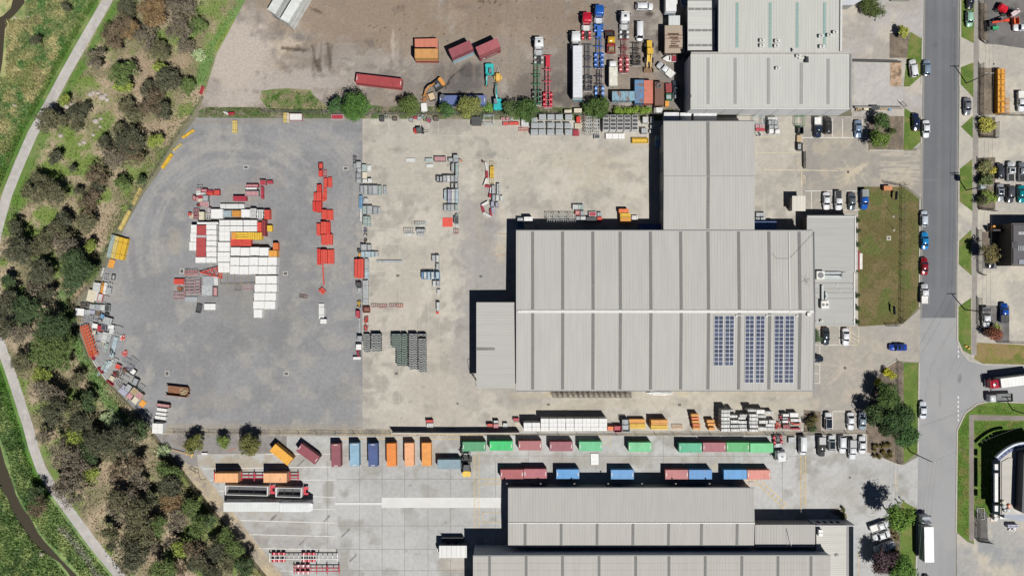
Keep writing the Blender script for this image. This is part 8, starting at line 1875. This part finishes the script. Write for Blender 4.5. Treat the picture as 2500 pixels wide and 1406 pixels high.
# grass blades and undergrowth: nobody could count them
def blades(name,poly,N,h0,h1,w,base,seed,lean=.6,keep=None,stamp=None):
    g=np.random.default_rng(seed);xs=[p[0]for p in poly];ys=[p[1]for p in poly]
    x=g.uniform(min(xs),max(xs),N*3);y=g.uniform(min(ys),max(ys),N*3);ok=inside(poly,x,y)
    if keep is not None:ok&=keep(x,y)
    x,y=x[ok][:N],y[ok][:N];n=len(x);c=wear(stamp or name,x,y,base)*g.uniform(.8,1.75,size=(n,1))
    X,Y=(x-1250)/S,(703-y)/S;V=[];
    a=g.uniform(0,6.283,n);hh=g.uniform(h0,h1,n);ln=hh*g.uniform(.2,1,n)*lean;b=g.uniform(0,6.283,n);ww=w*g.uniform(.6,1.4,n)
    p0=np.stack([X-ww*np.cos(a),Y-ww*np.sin(a),np.full(n,.01)],1);p1=np.stack([X+ww*np.cos(a),Y+ww*np.sin(a),np.full(n,.01)],1)
    p2=np.stack([X+ln*np.cos(b)+ww*.5*np.cos(a),Y+ln*np.sin(b)+ww*.5*np.sin(a),hh],1);p3=np.stack([X+ln*np.cos(b)-ww*.5*np.cos(a),Y+ln*np.sin(b)-ww*.5*np.sin(a),hh],1)
    V=np.stack([p0,p1,p2,p3],1).reshape(-1,3);me=bpy.data.meshes.new(name);me.from_pydata(V.tolist(),[],np.arange(4*n).reshape(-1,4).tolist())
    at_=me.color_attributes.new('wear','FLOAT_COLOR','POINT');at_.data.foreach_set('color',np.concatenate([np.repeat(np.clip(c,.002,.8),4,0),np.ones((4*n,1))],1).ravel());me.update()
    return struct(name,me,G_BLADE,'stuff')
m,t,p=node_mat('grass_blades');q=t.nodes.new('ShaderNodeAttribute');q.attribute_name='wear';t.links.new(q.outputs['Color'],p.inputs['Base Color']);p.inputs['Roughness'].default_value=.8;p.inputs['Specular IOR Level'].default_value=.1;G_BLADE=m
def nowater(x,y):return~((((x<16)&(y<190))|((y<50)&(x<62)&(x>30-y*.9)))|((y>1060)&(np.abs(x-np.interp(y,[1060,1105,1165,1207,1269,1321,1363,1404],[-20,0,14,28,62,98,146,180]))<17)))
blades('long_grass',[(-40,-30)]+[(p_[0]-20,p_[1]-6)for p_ in PATH[:9]]+[(-40,540)],24000,.25,.8,.085,mixer((148,156,104),(190,180,130),34,12,(100,138,78),26,.35,.65,.25),3,keep=nowater,stamp='grass_bank')
blades('long_grass',[(-40,800)]+[(p_[0]-18,p_[1]+8)for p_ in PATH[11:]]+[(-40,1440)],30000,.25,.8,.09,mixer((140,168,100),(180,194,126),26,14,(112,142,84),22,.35,.65,.25),4,keep=nowater,stamp='grass_bank')
blades('undergrowth',[(300,-20),(596,-20)]+[(x-4,y)for x,y in FENCE_W[1:-1]]+[(300,1420),(120,1120),(20,860),(-30,700),(20,520),(130,270)],26000,.08,.55,.12,mixer((112,112,76),(166,148,120),60,3,(104,130,62),40,.38,.66,.3),5,stamp='bush_ground')
blades('rim_weeds',[(596,0),(556,75),(526,130),(495,240),(440,325),(340,478),(262,612),(190,735),(186,795),(215,872),(262,938),(310,988),(368,1055),(340,1060),(240,980),(180,880),(150,760),(220,620),(320,450),(420,300),(470,200),(520,100),(570,0)],9000,.15,.8,.11,mixer((100,132,72),(150,150,96),24,33,(84,118,66),18,.4,.6,.3),6,stamp='bush_ground')
blades('fence_weeds',[(500,264),(640,264),(900,262),(1660,268),(1650,286),(900,284),(500,284)],5200,.1,.6,.10,mixer((90,112,60),(134,126,96),20,33,(70,96,46),14,.4,.6,.3),7,stamp='fence_strip')
blades('fence_weeds',[(640,224),(705,218),(762,228),(800,264),(650,262)],2200,.1,.45,.09,mixer((112,136,76),(150,144,108),14,35,(84,116,52),10),8,stamp='weed_patch')
blades('short_grass',[(2097,458),(2204,458),(2242,488),(2242,746),(2204,788),(2102,795)],11000,.04,.16,.06,DRY,9,stamp='lawn')
blades('short_grass',[(2338,1054),(2395,990),(2560,991),(2560,1080),(2420,1120),(2418,1258),(2364,1310),(2335,1290)],9000,.04,.2,.06,mixer((88,122,42),(106,134,54),26,95,(120,124,66),18),10,stamp='verge_grass',keep=lambda x,y:~(((x>2364)&(x<2380))|((y>1011)&(y<1029)&(x>2364))))
# ---------------------------------------------------------------- fences
def fence(pts,h,label,post_gap=3.2,col=(120,122,122),bars=.22,rails=2,cat='fence',name='chain_link_fence',bw=.02,group='fences',pw=.08):
    P3=[WV(x,y,0)for x,y in pts];o=P3[0];t=thing(name,label,cat,(o.x,o.y,.01),0,group);M_=paint(col,.5);pm=MB().box(-pw/2,pw/2,-pw/2,pw/2,0,h+.1).mesh('post');g=MB();np_=0
    for a,b in zip(P3[:-1],P3[1:]):
        L_=(b-a).length;n=max(1,int(L_/post_gap));d=(b-a)/L_;
        for i in range(n):
            if np_<100:link('post',pm,M_,t,a+d*(L_*i/n)-o,math.atan2(d.y,d.x));np_+=1
        for k in range(rails):zz=h*(k+.5)/rails if rails>2 else(h-.05 if k else.15);g.bar(a-o+Vector((0,0,zz)),b-o+Vector((0,0,zz)),bw*1.6)
        m_=int(L_/bars)
        for i in range(m_):q=a+d*(i+.5)*L_/m_-o;g.bar((q.x,q.y,.05),(q.x,q.y,h),bw)
    link('post',pm,M_,t,P3[-1]-o);part('mesh_panel',g,M_,t);return t
fence([(640,273),(900,279),(1250,281),(1658,281)],2.0,'chain link fence between the dirt yard and the main yard',rails=3)
fence([(497,240)]+FENCE_W[5:19],1.8,'chain link fence curving round the asphalt yard',rails=3,bars=.3)
fence([(376,1058),(520,1243),(652,1408),(692,1450)],1.9,'chain link fence slanting along the lower bush',rails=4,col=(96,90,86),bars=.12,bw=.03)
fence([(385,1053),(640,1056),(955,1058)],1.8,'chain link fence above the gravel strip and angled containers',4.6,col=(104,100,96))
fence([(1268,1059),(1600,1060),(1960,1060),(2118,1056)],1.8,'chain link fence above the green containers',4.7,col=(104,100,96))
fence([(2201,458),(2200,620),(2198,788)],1.8,'dark picket fence along the front lawn',2.8,(84,80,74),.34,2,name='picket_fence',bw=.03);fence([(2193,882),(2192,1010),(2192,1130)],1.8,'dark picket fence through the garden trees',2.8,(84,80,74),.34,2,name='picket_fence',bw=.03);fence([(2190,1264),(2190,1420)],1.8,'dark picket fence behind the angle parked cars',2.8,(84,84,78),.34,2,name='picket_fence',bw=.03)
fence([(2393,4),(2393,100),(2406,108)],1.8,'dark fence left of the boom lift',2.6,(66,68,66),.1,2,bw=.03);fence([(2393,158),(2391,282)],1.8,'dark fence left of the orange frames',2.6,(66,68,66),.1,2,bw=.03);fence([(2390,290),(2392,336),(2430,338),(2431,300)],1.6,'dark fence round the yellow bushes',2.6,(56,58,56),.1,2,bw=.03);fence([(2432,172),(2432,282),(2500,284)],1.8,'dark fence right of the planted strip by the orange frames',3.0,(66,68,66),.14,2);fence([(2388,388),(2390,512),(2428,516)],1.6,'dark fence round the hedge blocks',2.6,(66,68,66),.1,2,bw=.03);fence([(2388,562),(2389,668),(2400,672)],1.8,'dark fence by the olive tree',2.6,(56,58,56),.1,2,bw=.03);fence([(2388,728),(2388,796),(2398,806)],1.8,'dark fence left of the white utility with a tray',2.6,(56,58,56),.1,2,bw=.03);fence([(2434,836),(2500,838)],1.2,'low dark fence above the brown grass',2.6,(70,70,68),.12,2);fence([(2384,1250),(2384,1318),(2416,1322)],1.8,'dark fence at the corner below the curved building',2.6,(56,58,56),.1,2,bw=.03)
fence([(2162,795),(2188,795),(2204,780)],1.8,'open dark swing gate at the bottom of the lawn',1.6,(50,50,50),.12,2,'gate','swing_gate',.03,None);fence([(2158,447),(2200,455),(2212,452)],1.8,'open dark swing gate at the top of the lawn',1.8,(60,60,60),.2,2,'gate','swing_gate',.03,None);fence([(1962,372),(1962,412)],1.7,'sliding gate between the bay and the upper car park',1.8,(96,92,88),.1,3,'gate','sliding_gate',.04,None);fence([(2196,300-48),(2206,262)],1.8,'short dark gate post pair by the garden wall',1.0,(50,50,50),.3,2,'gate','gate_leaf',.04,None)
def wall(x0,y0,x1,y1,h,w,c,label,name='boundary_wall'):
    a=WV(x0,y0,h);b=WV(x1,y1,h);v=b-a;c_=(a+b)/2;t=thing(name,label,'wall',(c_.x,c_.y,.01),math.atan2(v.y,v.x));L_=v.length/2;part('panel',MB().box(-L_,L_,-w/2,w/2,0,h-.06),paint(c,.8,dirt=.2),t);part('capping',MB().box(-L_-.02,L_+.02,-w/2-.03,w/2+.03,h-.06,h),paint(tuple(min(250,int(v_*1.12))for v_ in c),.7),t)
wall(955,1057,1110,1058,2.6,.14,(188,184,176),'left half of the solid fence that casts a black band');wall(1110.5,1058,1268,1057,2.6,.14,(188,184,176),'right half of the solid fence that casts a black band')
wall(2080,147,2200,150,1.2,.2,(84,82,80),'dark wall between the two upper right lots');wall(2088,262,2206,263,1.0,.25,(150,146,140),'grey wall above the top row of the upper car park')
# timber and rubbish by the wall
item('heap',2092,259,2108,272,1.0,'tan','brown heap at the left of the goods by the grey wall','scrap',None,c2='brown');item('sheet',2109,262,2121,270,.8,'cream','cream timber sheets by the grey wall','timber',None);item('box',2127,258,2148,267,1.0,'dark','dark box by the grey wall','box',None);item('pack',2144,262,2176,268,.5,'tan','tan plank pack by the grey wall','beams',None,n=2);item('box',2170,264,2177,270,.6,'blue','small blue tub by the grey wall','box',None)
# ---------------------------------------------------------------- poles and wires
def pole(px,py,tx,ty,h,label,arm=True,trans=False,arms=1):
    b=WV(px,py,0);k=(1-h/H)/S;tp=Vector(((tx-1250)*k,(703-ty)*k,h));t=thing('power_pole',label,'power pole',(b.x,b.y,.01),0,'power poles');d=tp-b
    part('pole',MB().cyl((0,0,0),d,.16,.11,8),paint((118,110,100),.9,dirt=.25),t)
    for q in range(arms):
        zz=h-.25-q*1.1;cx=d.x*zz/h;cy=d.y*zz/h;o=part('crossarm',MB().box(cx-1.2,cx+1.2,cy-.07,cy+.07,zz-.07,zz+.07),paint((196,194,188),.7),t)
        for x in(-1.1,-.4,.4,1.1):part('insulator',MB().cyl((cx+x,cy,zz+.07),(cx+x,cy,zz+.25),.06,n=6),paint((210,206,198),.3),t)
    if trans:part('transformer',MB().box(d.x*.7-.75,d.x*.7+.55,d.y*.7-.55,d.y*.7+.4,h*.7-.6,h*.7+.6),paint((176,190,190),.5),t);part('bushing',MB().cyl((d.x*.7-.3,d.y*.7,h*.7+.6),(d.x*.7-.3,d.y*.7,h*.7+.9),.09,n=6).cyl((d.x*.7+.2,d.y*.7,h*.7+.6),(d.x*.7+.2,d.y*.7,h*.7+.9),.09,n=6),paint((120,120,116)),t)
    return tp
pA=pole(2359,204,2416,178.5,9.9,'power pole with a single crossarm beside the upper verge');pB=pole(2358.5,464.5,2416,452,10.0,'power pole carrying a grey transformer',trans=True,arms=2);pC=pole(2355,755.5,2409,762,10.0,'power pole near the white utility in the right lot');pD=pole(2472,1000,2545,1024,10.5,'power pole on the corner grass leaning out of the right edge');pE=pole(2222,1102,2277,1128,11.0,'power pole whose top hangs over the pale lower street')
def wires(a,b,label,offs=(-1.0,0,1.0),sag=.5,r=.013):
    t=thing('power_line',label,'wire',(a.x,a.y,a.z),0,'power lines')
    for o in offs:
        f=MB();pts=[a+(b-a)*k+Vector((o,0,-sag*4*k*(1-k)))-a for k in np.linspace(0,1,9)]
        for p0,p1 in zip(pts[:-1],pts[1:]):f.bar(p0,p1,r*2)
        part('wire',f,paint((120,120,118),.6),t)
wires(pA,pB,'wires between the upper pole and the transformer pole');wires(pB,pC,'wires between the transformer pole and the pole below it');wires(pC,pC+Vector((-9,-16,0)),'wires fanning down from the pole by the white utility',(-1,1));wires(pA,pA+Vector((.5,28,0)),'wires leaving the top edge from the upper pole');wires(pE,pD,'wires crossing the pale street to the corner pole',(0,),1.0);wires(pE,pE+Vector((-3,-32,0)),'wires leaving the bottom edge along the lower street',(-1,0,1))
# ---------------------------------------------------------------- people
import bmesh
def figure(chains,name):
    """one continuous skinned surface from chains of (x, y, z, radius); the first point of the first chain is the root"""
    bm=bmesh.new();sk=bm.verts.layers.skin.verify();idx={}
    def vert(p):
        k=tuple(round(q,3)for q in p[:3])
        if k not in idx:v=bm.verts.new(p[:3]);v[sk].radius=(p[3],p[3]);v[sk].use_root=not idx;idx[k]=v
        return idx[k]
    for ch in chains:
        vs=[vert(p)for p in ch]
        for a,b in zip(vs[:-1],vs[1:]):
            if a is not b and not bm.edges.get((a,b)):bm.edges.new((a,b))
    me=bpy.data.meshes.new(name);bm.to_mesh(me);bm.free();o=bpy.data.objects.new(name,me);COL.objects.link(o);o.modifiers.new('skin','SKIN');s=o.modifiers.new('sub','SUBSURF');s.levels=1;s.render_levels=1
    r=bpy.data.meshes.new_from_object(o.evaluated_get(bpy.context.evaluated_depsgraph_get()));bpy.data.objects.remove(o);r.name=name;r.polygons.foreach_set('use_smooth',[True]*len(r.polygons));return r
def person(px,py,rz,label,top,legs,head,bend=0.0,crouch=0.0,stride=.12,reach=.0,z=0.02,vest=None):
    hz=.93-crouch;cb,sb=math.cos(bend),math.sin(bend)
    def up(x,y,zz,r):return(x*cb+zz*sb,y,hz+zz*cb-x*sb,r)
    v=WV(px,py,1.0);t=thing('person',label,'person',(v.x,v.y,z),math.radians(rz),'people in the yards')
    pel=(0,0,hz,.13);spine=up(0,0,.22,.13);chest=up(.01,0,.42,.15);neck=up(.01,0,.56,.055);hd0=up(.03,0,.66,.085);hd1=up(.03,0,.78,.095);hd2=up(.02,0,.85,.06);nose=up(.13,0,.71,.018)
    body=[[pel,spine,chest,neck,hd0,hd1,hd2],[hd0,nose]];sleeve=[[up(0,0,-.02,.15),up(0,0,.22,.15),up(.01,0,.42,.17)]];trou=[[(0,0,hz+.02,.145),(0,0,hz-.06,.14)]]
    for s in(-1,1):
        sh=up(.0,s*.19,.45,.07);el=up(.10+reach*.15,s*.27,.20+reach*.12,.05);wr=up(.2+reach*.3,s*.24,.02+reach*.2,.036);palm=up(.25+reach*.33,s*.235,-.05+reach*.2,.03)
        body+=[[chest,sh,el,wr,palm]];sleeve+=[[up(.01,0,.42,.17),up(0,s*.19,.45,.085),up(.05+reach*.08,s*.235,.32+reach*.06,.07)]]
        for i,(dy,dl)in enumerate(((-.03,.07),(-.01,.085),(.01,.08),(.03,.065))):q=(palm[0]+.035,palm[1]+dy,palm[2]-.02,.011);body+=[[palm,q,(q[0]+dl*.6,q[1],q[2]-dl*.5,.009)]]
        th=(palm[0]+.01,palm[1]-s*.045,palm[2],.012);body+=[[palm,th,(th[0]+.04,th[1]-s*.01,th[2]-.02,.01)]]
        st=stride*s;kn=(st*.6+crouch*.7,s*.12,.48-crouch*.15,.065);an=(st-(.05 if s<0 else 0),s*.12,.09,.045);hip=(0,s*.1,hz-.06,.095)
        body+=[[pel,hip,kn,an,(an[0]+.16,an[1],.04,.035)]];trou+=[[(0,0,hz-.06,.14),(0,s*.1,hz-.1,.11),(kn[0],kn[1],kn[2],.082),(an[0],an[1],an[2]+.05,.066)]]
    SK=paint((206,150,118),.6)
    b=part('body',figure(body,'body'),SK,t)
    part('shirt',figure(sleeve,'shirt'),paint(top,.8),t);part('trousers',figure(trou,'trousers'),paint(legs,.8),t)
    if vest:pass
    hm=MB();c0=Vector(up(.02,0,.8,0)[:3]);rings=[]
    for ph in(0,.5,1.0,1.4):rings.append([(c0.x+.125*math.cos(ph)*math.cos(a),c0.y+.115*math.cos(ph)*math.sin(a),c0.z+.11*math.sin(ph))for a in np.linspace(0,6.283,11)[:-1]])
    hm.loft(rings);part(head[0],hm,paint(head[1],.5),t,smooth=True)
    for s in(-1,1):e_=up(.115,s*.035,.74,0);part('eye',MB().cbox(e_[:3],(.02,.022,.016)),paint((30,26,24),.3),b)
    m_=up(.118,0,.645,0);part('mouth',MB().cbox(m_[:3],(.015,.05,.012)),paint((150,70,66)),b)
    return t
person(1127,393,160,'worker in an orange shirt bending over beside the upper mesh crates',(246,140,60),(50,54,70),('helmet',(244,240,230)),bend=.9,reach=.6)
person(1180,396,-60,'person in a brownish red top at the head of the zigzag barriers',(172,104,84),(44,44,52),('hair',(40,30,26)))
person(1034,293,-40,'worker in a yellow top crouching among the bins by the north fence',(226,240,110),(70,72,60),('hair',(60,48,40)),bend=.7,crouch=.35,reach=.8)
person(2194.5,1226,80,'person in a white top walking by the tree at the lower entry',(240,242,242),(40,42,50),('hair',(40,32,28)),stride=.2)
person(2203.5,1221,95,'person in a lime yellow top walking at the lower entry',(214,232,120),(40,42,50),('hair',(34,28,26)),stride=.2)
for i,(x,y)in enumerate(((2359,845),(2366,850))):v=at(x,y,.3);t=thing('rubbish_bag','%s yellow bag on the verge by the corner'%('left','right')[i],'bag',(v[0],v[1],.03),i*.7,'yellow bags on the verge');part('bag',MB().loft([rr(.35,.25,.15,0),rr(.38,.28,.15,.2),rr(.2,.15,.1,.4)]),paint((240,196,90),.5),t);part('knot',MB().cyl((0,0,.4),(0,0,.5),.06,n=6),paint((226,176,70)),t)
dup_l=[(k,v)for k,v in LABELS.items()if len(v)>1];long_l=[k for k in LABELS if not 4<=len(k.split())<=16]
print('LABEL DUPLICATES',len(dup_l),dup_l[:12]);print('LABEL LENGTH',len(long_l),long_l[:12]);print('THINGS',len(LABELS))
